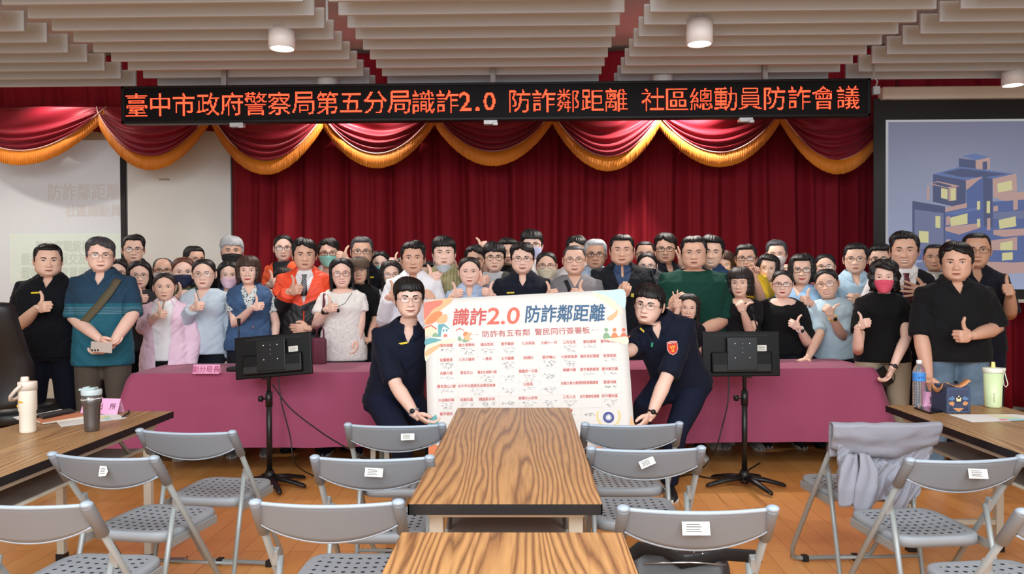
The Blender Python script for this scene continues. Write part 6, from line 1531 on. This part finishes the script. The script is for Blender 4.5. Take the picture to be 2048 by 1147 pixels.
# --- front row, left of the board
person('woman in pale pink shirt over a white blouse, thumb raised', 329, 545, 601, d=6.3, fem=1, skin='mid', hair='tied', hc='soft', top_=('blouse', (238, 208, 226)), neck='wide', inner=('open', (240, 240, 242), 'inner_blouse', True), sleeve='long', pants=(22, 22, 26), hem=1.34, jacket=True,
       arms=(T(319, 629, .24, el=(288, 655, .04)), None), yaw=-2, mouth='calm', collar=True)
person('woman with tied black hair, thin glasses and pale blue-grey hooded jacket', 408, 517, 577, row=0, fem=1, skin='light', hair='tied', top_=('hoodie', (190, 204, 216)), neck='V', inner=('V', (40, 150, 200), 'inner_top'), sleeve='long', glasses='thin', gcol=(150, 130, 110), jacket=True,
       arms=(T(393, 613, .26, el=(366, 652, .05)), None), yaw=-8, hem=1.15)
P13S = mat('floral_sleeve', (206, 214, 216), .85, dots=((70, 84, 84), 60, .35))
def p13x(c):
    strap(c, [(486, 590), (496, 620), (506, 655)], .028, mat('floral_strap', (150, 120, 130), .8, dots=((60, 60, 70), 50, .3)), 'bag_strap')
person('woman with brown fringed bob in denim vest over floral blouse, thumb raised', 497, 513, 568, row=0, fem=1, skin='light', hair='bangs', hc='brown', top_=('vest', (62, 92, 130)), shirtmat=mat('denim', (58, 88, 126), .85, bump=.4, bscale=120, vary=(.25, 14)), neck='jacket', jacket=True, collar=True, inner=('V', P13S, 'floral_blouse'),
       sleeve='short', arms=(T(514, 613, .28, el=(470, 648, .10)), None), yaw=6, hy=-6, mouth='smile', eye='open', extra=p13x, lipc='red')
def p15x(c):
    tie(c, mat('striped_tie', (48, 50, 56), .6, stripe=((170, 172, 176), 2, 60, .4, 0, 3), diag=.7), .2)
    m = MB(); ps = [chest_pt(c, 0, z, .004) for z in (-.24, -.32, -.42, -.5)]; m.tube(ps, .006, 6); m.build('zip', mat('orange_zip', (232, 70, 40), .6), c['root'])
P15M = mat('orange_black_jacket', (26, 26, 30), .55, bump=.3, bscale=18, bdist=.01)
zsplit(P15M, 1.205, (240, 78, 42), .42)
person('stern man in orange and black windbreaker with white shirt and striped tie', 609, 479, 540, row=.8, skin='tan', hair='side', top_=('jacket', (26, 26, 30)), shirtmat=P15M, jacket=True, neck='jacket', inner=('closed', (234, 234, 236), 'white_shirt', True), sleeve='long', collar=True,
       arms=(T(588, 580, .28, el=(556, 620, .08)), Hd('relax', 603, 657, .24, el=(650, 640, .06), ax=(-1, -.2, 0), th=(0, 0, 1))), extra=p15x, brow='thick', wide=1.02, yaw=2)
def p18x(c):
    strap(c, [(649, 586), (648, 606), (646, 630)], .022, mat('maroon_leather', (96, 30, 52), .5), 'bag_strap')
    m = MB(); ps = [chest_px(c, x, y) for x, y in ((655, 588), (664, 604), (676, 613), (690, 606), (704, 585))]; m.tube(ps, .002, 6); m.build('necklace', mat('black_cord', (30, 26, 26), .6), c['root'])
    m = MB(); p = chest_px(c, 676, 620); m.ball(p, (.014, .006, .018), 10); m.build('pendant', mat('black_stone', (24, 22, 24), .3), c['root'])
P18M = mat('white_speckled_cloth', (234, 230, 226), .85, dots=((120, 104, 104), 95, .22)); zsplit(P18M, 1.10, (238, 235, 231), -.3)
person('smiling woman with glasses in white flounced top with tiny speckles and a black pendant', 683, 517, 575, row=0, fem=1, skin='light', hair='curtain', hc='black', top_=('blouse', (238, 234, 230)), shirtmat=P18M, neck='scoop', sleeve='short', glasses='round', gcol=(120, 50, 50), mouth='teeth', eye='smile',
       arms=(T(661, 616, .26, el=(632, 650, .10)), Hd('relax', 716, 690, .05, el=(722, 640, -.02))), watch=[(0, (24, 24, 26), (20, 20, 24))], extra=p18x, hem=1.28, lipc='red', tilt=-3)
# maroon bag of that woman hangs at her side
t = thing('handbag', 'maroon leather handbag at the hip of the woman in the speckled white top', 'bag', pix(640, 700, 6.24)); m = MB(); m.box(-.06, .05, -.035, .035, -.12, .10); m.build('bag_body', mat('maroon_leather', (96, 30, 52), .5), t, .02)
m = MB(); m.tube([(-.03, 0, .09), (-.02, 0, .17), (0.01, 0, .20), (.03, 0, .16), (.03, 0, .09)], .006, 6); m.build('shoulder_strap', mat('maroon_leather', (96, 30, 52), .5), t)
person('man in plain white long-sleeved shirt standing behind the left crouching officer', 826, 484, 547, row=.35, skin='tan', hair='short', top_=('shirt', (236, 238, 244)), neck='V', collar=True, sleeve='long', mouth='smile',
       arms=(T(787, 590, .26, el=(768, 640, .06)), Hd('relax', 866, 604, .30, el=(890, 660, .10), ax=(-.2, -.4, .9))), wide=1.0, pants=(30, 30, 34))
# --- behind the board
person('woman with pulled-back hair and light blue collared shirt showing two thumbs above the board', 939, 513, 572, row=.2, fem=1, skin='light', hair='tied', hc='soft', top_=('shirt', (174, 196, 226)), neck='V', collar=True,
       arms=(T(912, 588, .2, el=(896, 640, .05)), T(978, 586, .2, el=(988, 640, .05))), fat=.2)
person('officer with glasses in dark navy uniform shirt, yellow name tape, centre of group', 1045, 487, 547, row=.2, skin='light', hair='side', glasses='thin', gcol=(60, 50, 46), top_=('uniform', (24, 28, 40)), neck='V', collar=True, mouth='smile', arms=(None, None), extra=tagger(1021, 585, .062, -3), wide=1.03, fat=.3)
def p35x(c): strap(c, [(1131, 560), (1137, 572), (1142, 590)], .03, mat('black_webbing', (16, 16, 18), .8), 'bag_strap')
person('older man with glasses in grey button-neck shirt, black strap and raised thumbs', 1149, 489, 549, row=.2, skin='mid', hair='buzz', hc='pepper', glasses='thin', top_=('shirt', (126, 124, 128)), neck='V', mouth='smile', eye='smile', arms=(T(1100, 590, .24, el=(1096, 640, .05)), T(1158, 588, .24, el=(1190, 640, .05))), extra=p35x, fat=.4, wide=1.03)
def p37x(c):
    badge(c, 1266, 590, .035, .03, (216, 206, 60), 'yellow_chest_print', 15)
person('broad smiling man in black zip jacket over navy shirt gripping the board top corner', 1244, 470, 530, row=.75, skin='tan', hair='crop', top_=('jacket', (26, 28, 34)), jacket=True, neck='jacket', inner=('V', (46, 66, 100), 'navy_shirt', True), sleeve='long', collar=True, fat=.8, mouth='smile', eye='smile',
       arms=(Hd('grip', 1250, 583, 1.0 * 0 + .36, el=(1206, 620, .1), ax=(.3, -.5, .8), th=(-1, 0, .3)), None), extra=p37x, wide=1.06)
# --- right of the board
def p41x(c): pass
person('large man in dark green t-shirt with both arms around the girl', 1388, 473, 537, row=.35, skin='tan', hair='crop', top_=('tee', (20, 62, 52)), neck='crew', sleeve='elbow', fat=.9, wide=1.06, hw=1.08,
       arms=(Hd('relax', 1350, 608, .30, el=(1336, 640, .10), ax=(.5, -.3, .6), th=(0, 0, 1)), Hd('relax', 1382, 668, .36, el=(1446, 640, .08), ax=(-.9, -.3, -.1), th=(0, 0, 1))), hem=1.2)
person('girl in black top making a V sign with two fingers', 1377, 587, 643, d=6.30, fem=1, skin='mid', hair='long', hc='soft', mouth='smile', eye='open', top_=('tee', (26, 24, 30)), neck='crew', s=.90, hw=.8,
       arms=(Hd('V', 1356, 607, .08, el=(1340, 660, .04), ax=(-.05, -.1, 1), th=(-1, 0, 0)), Hd('relax', 1380, 690, .16, el=(1402, 706, .04), ax=(-.8, -.2, .4))), tilt=4)
person('woman with blunt fringe in black t-shirt, left hand thumb up', 1481, 536, 594, row=0, fem=1, skin='mid', hair='bangs', hc='soft', top_=BLACKTEE, neck='scoop', mouth='smile', sleeve='short', arms=(None, T(1483, 614, .26, el=(1500, 664, .14), ax=(-.35, -.2, .8), th=(.75, 0, .65))), yaw=-4, hy=-10)
person('woman with centre-parted hair, glasses and black blouse pointing her thumb sideways', 1565, 540, 594, row=0, fem=1, skin='light', hair='tied', top_=('tee', (20, 20, 22)), neck='scoop', glasses='rect', gcol=(60, 30, 34), lipc='red', fat=.4, hw=1.08, sleeve='elbow',
       arms=(None, T(1590, 650, .30, el=(1618, 690, .12), ax=(-.6, -.2, .35), th=(.5, 0, .8))), watch=[(1, (230, 228, 224), (18, 18, 22))])
person('smiling woman leaning in pale blue t-shirt, smartwatch on her wrist', 1654, 537, 596, row=.05, fem=1, skin='mid', hair='tied', glasses='thin', gcol=(120, 100, 90), mouth='teeth', eye='smile', top_=('tee', (188, 214, 228)), neck='crew', tilt=-7, lean=-.08, sleeve='half', lipc='red', hy=-8,
       arms=(Hd('flat', 1607, 719, .36, el=(1640, 668, .14), ax=(-.8, -.6, -.05), th=(.5, -.8, .1)), T(1658, 622, .26, el=(1684, 672, .12), ax=(-.5, -.2, .75), th=(.6, 0, .75))), watch=[(1, (206, 160, 60), (16, 16, 20))], hem=1.2)
def p55x(c):
    t = thing('smartphone', 'black phone with a ring strap held low by the woman in the pink mask', 'phone', pix(1768, 752, c['d'] - .10)); m = MB(); m.box(-.04, .04, -.005, .005, -.075, .075, Matrix.Rotation(-.55, 4, 'Y')); m.build('phone_body', mat('phone_black', (16, 16, 20), .25), t, .004)
    m = MB(); m.tube([(.05 + .03 * math.cos(a), 0, -.005 + .04 * math.sin(a)) for a in [2 * PI * k / 18 for k in range(19)]], .003, 6); m.build('ring_strap', mat('black_webbing', (16, 16, 18), .8), t)
person('woman in pink face mask, black bob and black t-shirt beside the end of the table', 1768, 523, 584, d=5.98, fem=1, skin='light', hair='wavy', top_=('tee', (17, 17, 19)), neck='crew', mask=(226, 86, 112), pants=(160, 144, 122), eye='smile', sleeve='short', hw=1.04,
       arms=(T(1726, 648, .26, el=(1716, 700, .12), ax=(.35, -.7, .4), th=(0, .1, 1)), Hd('relax', 1779, 748, .20, el=(1812, 676, .14), th=(0, -1, 0))), watch=[(1, (30, 30, 32), (50, 50, 54))], extra=p55x, hem=1.15)
def p56x(c):
    tie(c, mat('maroon_tie', (92, 30, 46), .5, dots=((180, 120, 130), 60, .2)), .22)
    strap(c, [(1793, 550), (1800, 568), (1806, 590)], .014, mat('blue_lanyard', (40, 84, 150), .5), 'lanyard'); strap(c, [(1834, 548), (1832, 565), (1828, 585)], .014, mat('blue_lanyard', (40, 84, 150), .5), 'lanyard')
    badge(c, 1850, 568, .016, .016, (216, 206, 190), 'lapel_pin')
person('laughing man in black waistcoat, white shirt and dark red tie, hand on chest', 1809, 466, 536, d=6.35, skin='tan', hair='slick', top_=('vest', (26, 26, 32)), neck='jacket', inner=('closed', (236, 236, 238), 'white_shirt', True), sleeve='short', mouth='teeth', eye='smile', wide=1.0,
       arms=(None, Hd('spread', 1840, 582, .20, el=(1878, 640, .05), ax=(-.9, -.1, .15), th=(.1, 0, 1))), extra=p56x)
P58J = mat('faded_jeans', (96, 120, 142), .85, bump=.4, bscale=60, vary=(.3, 9))
person('man in plain black polo and faded jeans standing in front at the right', 1913, 487, 561, d=5.6, skin='tan', hair='side', top_=('polo', (24, 25, 28)), neck='open', collar=True, pants=P58J, fat=.35, hw=1.02, sleeve='elbow',
       arms=(Hd('relax', 1862, 770, .10, el=(1842, 672, .0), ax=(.25, -.1, -1), th=(.1, -1, 0)), T(1930, 672, .28, el=(1992, 656, .06), ax=(-1, -.25, -.05))), hem=1.16, wide=1.03)
person('tall crew-cut man with glasses in black shirt, thumb raised, right edge', 1952, 464, 535, d=6.15, skin='dark', hair='buzz', top_=('shirt', (26, 28, 38)), neck='V', collar=True, glasses='thin', gcol=(40, 36, 36), sleeve='elbow', hy=6, pants=(26, 28, 44),
       arms=(None, T(2022, 582, .30, el=(2020, 628, .08), ax=(-.35, -.7, .3), th=(-.1, .1, 1))))
# --- second row
person('woman with glasses, black hair and charcoal t-shirt behind the pink shirt', 279, 522, 577, row=1.1, fem=1, skin='light', hair='curtain', glasses='thin', gcol=(140, 120, 100), top_=('tee', (64, 64, 68)), neck='crew', arms=(T(282, 598, .24, el=(262, 640, .05)), None))
CAMO = mat('camo_cloth', (86, 92, 70), .85, vary=(.5, 22))
person('woman with reddish-brown hair and navy face mask, thumb raised', 367, 514, 573, row=1.1, fem=1, skin='light', hair='tied', hc='reddish', mask=(34, 42, 72), top_=('tee', (86, 92, 70)), shirtmat=CAMO, arms=(T(361, 590, .22, el=(352, 640, .05)), None), eye='open')
person('woman in pink mask and denim shirt behind the woman with the bob', 458, 522, 577, row=1.1, fem=1, skin='light', hair='curtain', mask=(226, 190, 206), top_=('shirt', (78, 104, 140)), neck='V', collar=True, eye='open', s=.95)
person('boy hidden behind the orange jackets with only his black hair showing', 567, 531, 590, row=1.5, skin='mid', hair='fringe', top_=('tee', (46, 50, 58)), s=.9, nod=-14, arms=(None, Hd('relax', 551, 646, .26)))
def capper(c):
    m = MB(); CPM = mat('brown_cap', (88, 70, 58), .85, bump=.3, bscale=80); rg = []
    for z, rx, ry, oy in ((.036, .098, .112, .006), (.045, .101, .116, .006), (.075, .103, .118, .008), (.100, .096, .108, .010), (.120, .076, .088, .012), (.130, .042, .05, .014), (.132, .004, .004, .014)):
        rg.append([Vector((rx * math.sin(a), oy - ry * math.cos(a), z - .010 * math.cos(a))) for a in [2 * PI * j / 36 for j in range(36)]])
    m.loft(rg); m.build('cap', CPM, c['root'], M=c['Mh'])
    m = MB(); rows = []
    for q in (0, .5, 1):
        rows.append([Vector(((.080 - .012 * q) * math.sin(a) * (1 + .05 * q), -.098 * math.cos(a) - .052 * q * math.cos(a) ** .6 if math.cos(a) > 0 else 0, .034 - .010 * q - .012 * abs(math.sin(a)) ** 2)) for a in [(-70 + 140 * j / 20) * PI / 180 for j in range(21)]])
    m.loft(rows, False, False); m.build('cap_brim', CPM, c['root'], M=c['Mh'], solid=.004)
person('woman in brown peaked cap and black t-shirt', 717, 515, 567, row=.9, fem=1, skin='tan', hair='curtain', hc='soft', top_=('tee', (22, 22, 24)), neck='crew', arms=(None, Hd('relax', 727, 683, .2, ax=(-.9, -.2, -.2))), sleeve='half', mouth='smile', tilt=-4, extra=capper, s=.93)
person('woman with long wavy hair, round glasses and grey t-shirt, arms folded low', 783, 522, 575, row=.55, fem=1, skin='light', hair='long', hc='soft', glasses='round', gcol=(150, 110, 90), top_=('tee', (176, 180, 184)), neck='crew', sleeve='half', mouth='smile', lipc='red', arms=(Hd('relax', 790, 660, .2, el=(748, 645, .06), ax=(.9, -.1, -.3)), None), tilt=-4)
person('man with tousled black hair, mask pulled to his chin and olive plaid shirt', 888, 475, 535, row=1.25, skin='light', hair='fringe', top_=('shirt', (150, 146, 108)), shirtmat=mat('olive_check', (150, 144, 106), .85, vary=(.15, 40), stripe=((122, 112, 76), 0, 34, .2, -9, 9)), neck='V', collar=True, chinmask=(190, 196, 204), sleeve='long', fat=.5, arms=(T(864, 556, .22, el=(850, 620, .05)), None))
person('young man with fringe and dark glasses, olive jacket over grey t-shirt', 989, 486, 543, row=1.1, skin='mid', hair='fringe', glasses='round', gcol=(24, 22, 22), top_=('jacket', (72, 74, 66)), jacket=True, neck='wide', inner=('crew', (170, 172, 176), 'grey_tshirt'), sleeve='long', arms=(T(964, 562, .25, el=(950, 620, .06)), None))
person('woman in cream mask with round glasses and tied hair, behind the board', 1093, 503, 558, row=1.1, fem=1, skin='mid', hair='tied', glasses='round', gcol=(60, 54, 54), mask=(210, 196, 172), top_=('tee', (222, 222, 224)), eye='open')
person('grey-haired man with glasses and goatee in light blue shirt', 1191, 479, 538, row=1.35, skin='dark', hair='crop', hc='silver', glasses='rect', gcol=(40, 38, 38), top_=('shirt', (168, 190, 216)), neck='V', collar=True, brow='thick')
person('woman with glasses and dark navy mask beside the officer on the right', 1294, 505, 558, row=1.2, fem=1, skin='light', hair='tied', glasses='round', gcol=(70, 50, 50), mask=(30, 36, 56), top_=('tee', (28, 34, 50)), eye='open')
person('man leaning his head in, navy denim shirt, behind the man in green', 1423, 473, 535, row=1.15, skin='mid', hair='short', top_=('shirt', (44, 66, 100)), neck='V', collar=True, mouth='teeth', tilt=5, brow='thick')
person('balding man in yellow t-shirt and glasses making a finger heart', 1492, 489, 543, row=1.0, skin='tan', hair='crop', glasses='rect', gcol=(34, 32, 34), top_=('tee', (240, 204, 56)), neck='crew', sleeve='half', fat=.4, arms=(None, Hd('pinch', 1508, 545, .28, el=(1522, 600, .14), ax=(-.15, -.1, 1), th=(-.9, -.2, 0))))
person('grinning woman with short black hair tilting her head', 1535, 510, 562, row=1.3, fem=1, skin='mid', hair='bob', top_=('tee', (232, 190, 70)), mouth='teeth', lipc='red', tilt=9, eye='open')
person('woman with big black hair, glasses and light blue v-neck top', 1604, 509, 568, row=.95, fem=1, skin='mid', hair='bob', glasses='rect', gcol=(60, 40, 40), top_=('blouse', (158, 196, 232)), neck='V', lipc='red', mouth='smile', arms=(None, T(1615, 602, .26, el=(1632, 650, .06))), fat=.5)
person('man with glasses in light blue polo, short dark hair', 1711, 487, 547, row=.8, skin='mid', hair='crop', glasses='thin', gcol=(110, 100, 96), top_=('polo', (176, 206, 226)), neck='V', collar=True, arms=(None, Hd('relax', 1722, 604, .2, ax=(-.8, -.3, .4))), brow='thin')
person('man with receding hair between the waistcoat and the black polo', 1869, 487, 541, d=6.75, skin='dark', hair='buzz', top_=('tee', (180, 176, 170)), neck='crew', mouth='smile')
# --- third and last rows
person('woman in white mask and glasses peeking between teal polo and charcoal t-shirt', 234, 517, 572, row=1.9, fem=1, skin='light', hair='curtain', glasses='round', gcol=(50, 40, 40), mask=(230, 232, 236), top_=('tee', (150, 60, 60)), s=.95)
person('tall young man with slicked quiff and round glasses in dark shirt', 267, 471, 526, row=2.2, skin='mid', hair='slick', glasses='round', gcol=(120, 110, 120), top_=('shirt', (38, 40, 48)), neck='V', collar=True)
person('older balding man with glasses and white mask behind the pink shirt', 326, 514, 566, row=2.1, skin='tan', hair='bald', hc='pepper', glasses='rect', gcol=(60, 50, 46), mask=(226, 230, 236), top_=('shirt', (120, 120, 124)), s=.96)
person('man in pale blue mask turned to the right with black crew cut', 388, 491, 545, row=2.1, skin='tan', hair='crop', glasses='thin', mask=(206, 222, 238), top_=('tee', (60, 64, 74)), hy=28, s=.98)
person('grey-haired man in black mask and black shirt', 464, 474, 530, row=2.2, skin='tan', hair='fringe', hc='silver', mask=(24, 24, 27), top_=('tee', (26, 26, 30)), fat=.5, brow='thick')
def p14x(c): pass
person('man with long tied-back hair, glasses and bright orange jacket', 567, 469, 522, row=2.1, skin='light', hair='tied', glasses='rect', gcol=(24, 22, 24), top_=('jacket', (250, 104, 64)), neck='jacket', jacket=True, inner=('crew', (40, 40, 46), 'dark_tshirt'), sleeve='long', mouth='smile', arms=(T(544, 566, .25, el=(528, 620, .05)), None), wide=.96)
person('man in green mask and glasses, white shirt, thumb held high', 657, 479, 533, row=2.2, skin='mid', hair='side', glasses='rect', gcol=(40, 36, 36), mask=(140, 210, 196), top_=('shirt', (232, 232, 230)), neck='V', collar=True, sleeve='long', arms=(None, T(687, 514, .2, el=(694, 570, .05))))
person('officer with greying hair and glasses in black uniform with yellow name tape, back row', 724, 474, 531, row=2.1, skin='tan', hair='crop', hc='pepper', glasses='rect', gcol=(60, 56, 54), top_=('uniform', (24, 26, 34)), neck='V', collar=True, sleeve='long', fat=.5, extra=tagger(741, 554, .06, 2), wide=1.03)
person('woman in green mask with long dark hair, small in the back row', 760, 502, 552, row=2.6, fem=1, skin='light', hair='curtain', glasses='thin', mask=(150, 206, 200), top_=('tee', (60, 60, 66)), arms=(None, T(790, 524, .2, el=(796, 580, .04))), s=.95)
person('person mostly hidden behind the white shirt, cheek and ear showing', 808, 514, 566, row=2.1, fem=1, skin='mid', hair='bob', hc='soft', top_=('tee', (80, 70, 70)), s=.92)
person('person with dark hair half hidden between white shirt and olive check shirt', 853, 521, 572, row=2.2, fem=1, skin='mid', hair='bob', top_=('tee', (40, 40, 44)), s=.92)
person('man with glasses behind the woman in light blue collared shirt', 950, 492, 545, row=2.1, skin='tan', hair='side', glasses='rect', gcol=(110, 90, 80), top_=('tee', (40, 40, 46)), s=.98, mouth='smile', arms=(T(916, 540, .12), None))
person('man with curly black hair in the back row, thumb beside him', 1017, 477, 531, row=2.4, skin='mid', hair='wavy' if 0 else 'short', top_=('tee', (30, 30, 34)), arms=(T(964, 494, .12, el=(972, 560, .04)), None), s=1.0)
person('tall man in lavender mask and white t-shirt, highest in the group', 1064, 461, 517, row=2.6, skin='light', hair='fringe', glasses='rect', gcol=(30, 30, 34), mask=(188, 190, 222), top_=('tee', (230, 230, 232)), neck='crew')
person('man hidden behind the grey-shirted man, only his black hair and brow visible', 1153, 474, 528, row=2.4, skin='mid', hair='side', top_=('shirt', (226, 226, 226)), neck='V', collar=True)
person('bald-fronted man with glasses smiling behind the navy mask woman', 1290, 481, 534, row=2.3, skin='tan', hair='buzz', glasses='rect', gcol=(30, 28, 30), top_=('tee', (70, 70, 74)), mouth='smile')
person('man with combed hair and glasses in dark striped shirt left of the man in green', 1331, 469, 526, row=2.1, skin='tan', hair='side', hc='soft', glasses='rect', gcol=(50, 48, 48), top_=('shirt', (36, 38, 46)), neck='V', collar=True, mouth='smile', fat=.4, arms=(None, Hd('flat', 1366, 522, .1, ax=(-.2, 0, 1))))
person('woman with wavy brown hair and glasses smiling behind the yellow t-shirt', 1447, 505, 556, row=2.1, fem=1, skin='light', hair='wavy', hc='brown', glasses='thin', gcol=(120, 90, 80), top_=('tee', (120, 110, 110)), mouth='smile', lipc='red')
def suit(c): tie(c, mat('dark_tie', (30, 30, 36), .6), .2)
person('man with grey swept hair and white mask in black suit, back row right', 1553, 482, 534, row=2.5, skin='mid', hair='slick', hc='pepper', mask=(232, 222, 222), top_=('jacket', (22, 22, 26)), neck='jacket', jacket=True, inner=('closed', (228, 228, 230), 'white_shirt', True), sleeve='long', extra=suit, arms=(None, T(1582, 540, .15, el=(1586, 590, .04))))
person('woman with glasses between big-haired woman and light blue polo', 1650, 507, 558, row=1.9, fem=1, skin='mid', hair='tied', glasses='big', gcol=(120, 90, 80), top_=('tee', (110, 60, 60)), fat=.4)
person('man with wavy black hair and glasses behind the pink mask woman', 1759, 490, 545, row=1.9, skin='mid', hair='short', glasses='rect', gcol=(50, 46, 46), top_=('tee', (60, 60, 66)), fat=.3)
# --- the two crouching officers holding the board
UNI = mat('navy_uniform', (22, 27, 44), .8, bump=.3, bscale=24, bdist=.006, sheen=.05, spec=.15); UNT = mat('navy_trousers', (24, 30, 50), .85, bump=.4, bscale=20, bdist=.008, spec=.15)
g = pix(790, 700, 5.12)
def badge60(c):
    badge(c, 806, 686, .055, .012, YEL, 'name_badge', -10)
d60 = 5.12
person('crouching officer with glasses and steel watch holding the left side of the board', 818, 558, 634, d=d60, skin='light', hair='fringe', glasses='thin', gcol=(90, 80, 74), mouth='smile', brow='thick', shirtmat=UNI, top_=('uniform', (22, 27, 44)), neck='open', collar=True, pants=UNT, sleeve='half',
       neckpos=tuple(pix(814, 650, d60 + .05)), pelvis=tuple(pix(786, 800, d60 + .12)), knees=[tuple(pix(806, 880, d60 - .34)), tuple(pix(866, 872, d60 - .10))], feet=[(pix(800, 880, d60 - .05).x, d60 - .02, .085), (pix(880, 880, d60 + .1).x, d60 + .1, .085)], yaw=14, hy=6,
       arms=(Hd('relax', 846, 838, .26, el=(793, 772, .16), ax=(.75, -.1, -.45), th=(.3, -.9, .2)), Hd('grip', 880, 700, .04, el=(878, 720, .0), ax=(.3, -.2, .6))), watch=[(0, (176, 178, 182), (30, 34, 44))], extra=badge60, hem=1.08, fat=.1)
d61 = 5.12
def badge61(c):
    badge(c, 1286, 661, .05, .012, (222, 190, 50), 'name_badge', 42); badge(c, 1304, 689, .014, .03, (24, 128, 100), 'green_clip', 8)
    # shoulder patch: red shield with a gold bird and a pale rim
    p = pix(1345, 695, d61 - .175) - c['ground']; m = MB(); sh_ = [(-.036, .04), (-.012, .046), (.012, .046), (.036, .04), (.038, -.01), (.026, -.036), (0, -.05), (-.026, -.036), (-.038, -.01)]
    M = Matrix.Translation(p) @ Matrix.Rotation(math.radians(8), 4, 'Z') @ Matrix.Rotation(math.radians(-6), 4, 'Y') @ Matrix.Scale(.92, 4)
    for sc_, y, mi in ((1.0, 0, 0), (.90, -.0012, 1)): m.add([M @ Vector((x * sc_, y, z * sc_)) for x, z in sh_], [tuple(range(9))], False, mi)
    for s in (-1, 1):
        m.add([M @ Vector((s * x, -.0024, z)) for x, z in ((.003, -.012), (.012, -.004), (.022, .014), (.016, .016), (.010, .008), (.004, .006))], [(0, 1, 2, 3, 4, 5)], False, 2)
        m.add([M @ Vector((s * x, -.0024, z)) for x, z in ((0, -.03), (.010, -.022), (.008, -.014), (0, -.012))], [(0, 1, 2, 3)], False, 2)
    m.add([M @ Vector((.006 * math.cos(a), -.0026, .012 + .008 * math.sin(a))) for a in [k * PI / 6 for k in range(12)]], [tuple(range(12))], False, 2)
    m.add([M @ Vector((x, -.0025, z)) for x, z in ((-.026, .030), (.026, .030), (.026, .036), (-.026, .036))], [(0, 1, 2, 3)], False, 0)
    m.add([M @ Vector((.0045 * math.cos(a), -.0027, .026 + .0045 * math.sin(a))) for a in [k * PI / 6 for k in range(12)]], [tuple(range(12))], False, 3)
    m.build('shoulder_patch', [mat('patch_rim', (226, 196, 190), .6), mat('patch_red', (214, 58, 38), .6), mat('patch_gold', (238, 170, 60), .5), mat('patch_blue', (50, 60, 140), .5)], c['root'], solid=.0015)
person('bent officer with glasses and red shoulder patch holding the right side of the board', 1298, 571, 646, d=d61, skin='light', hair='fringe', glasses='thin', gcol=(110, 100, 92), brow='thick', shirtmat=UNI, top_=('uniform', (22, 27, 44)), neck='open', collar=True, pants=UNT, sleeve='half', shoes=(22, 22, 24),
       neckpos=tuple(pix(1318, 637, d61 + .05)), pelvis=tuple(pix(1364, 768, d61 + .16)), knees=[tuple(pix(1288, 812, d61 - .02)), tuple(pix(1352, 862, d61 - .04))], feet=[(pix(1272, 900, d61).x, d61 + .22, .085), (pix(1350, 940, d61).x - .02, d61 + .10, .085)], yaw=-20, hy=-16, tilt=8, nod=0,
       arms=(Hd('grip', 1226, 700, .04, el=(1262, 700, .0), ax=(-.8, -.2, .2)), Hd('relax', 1290, 843, .26, el=(1330, 762, .18), ax=(-.6, -.15, -.6), th=(-.4, -.8, .2))), watch=[(1, (30, 30, 32), (24, 24, 28))], extra=badge61, hem=1.08, fat=.1, wide=1.02)
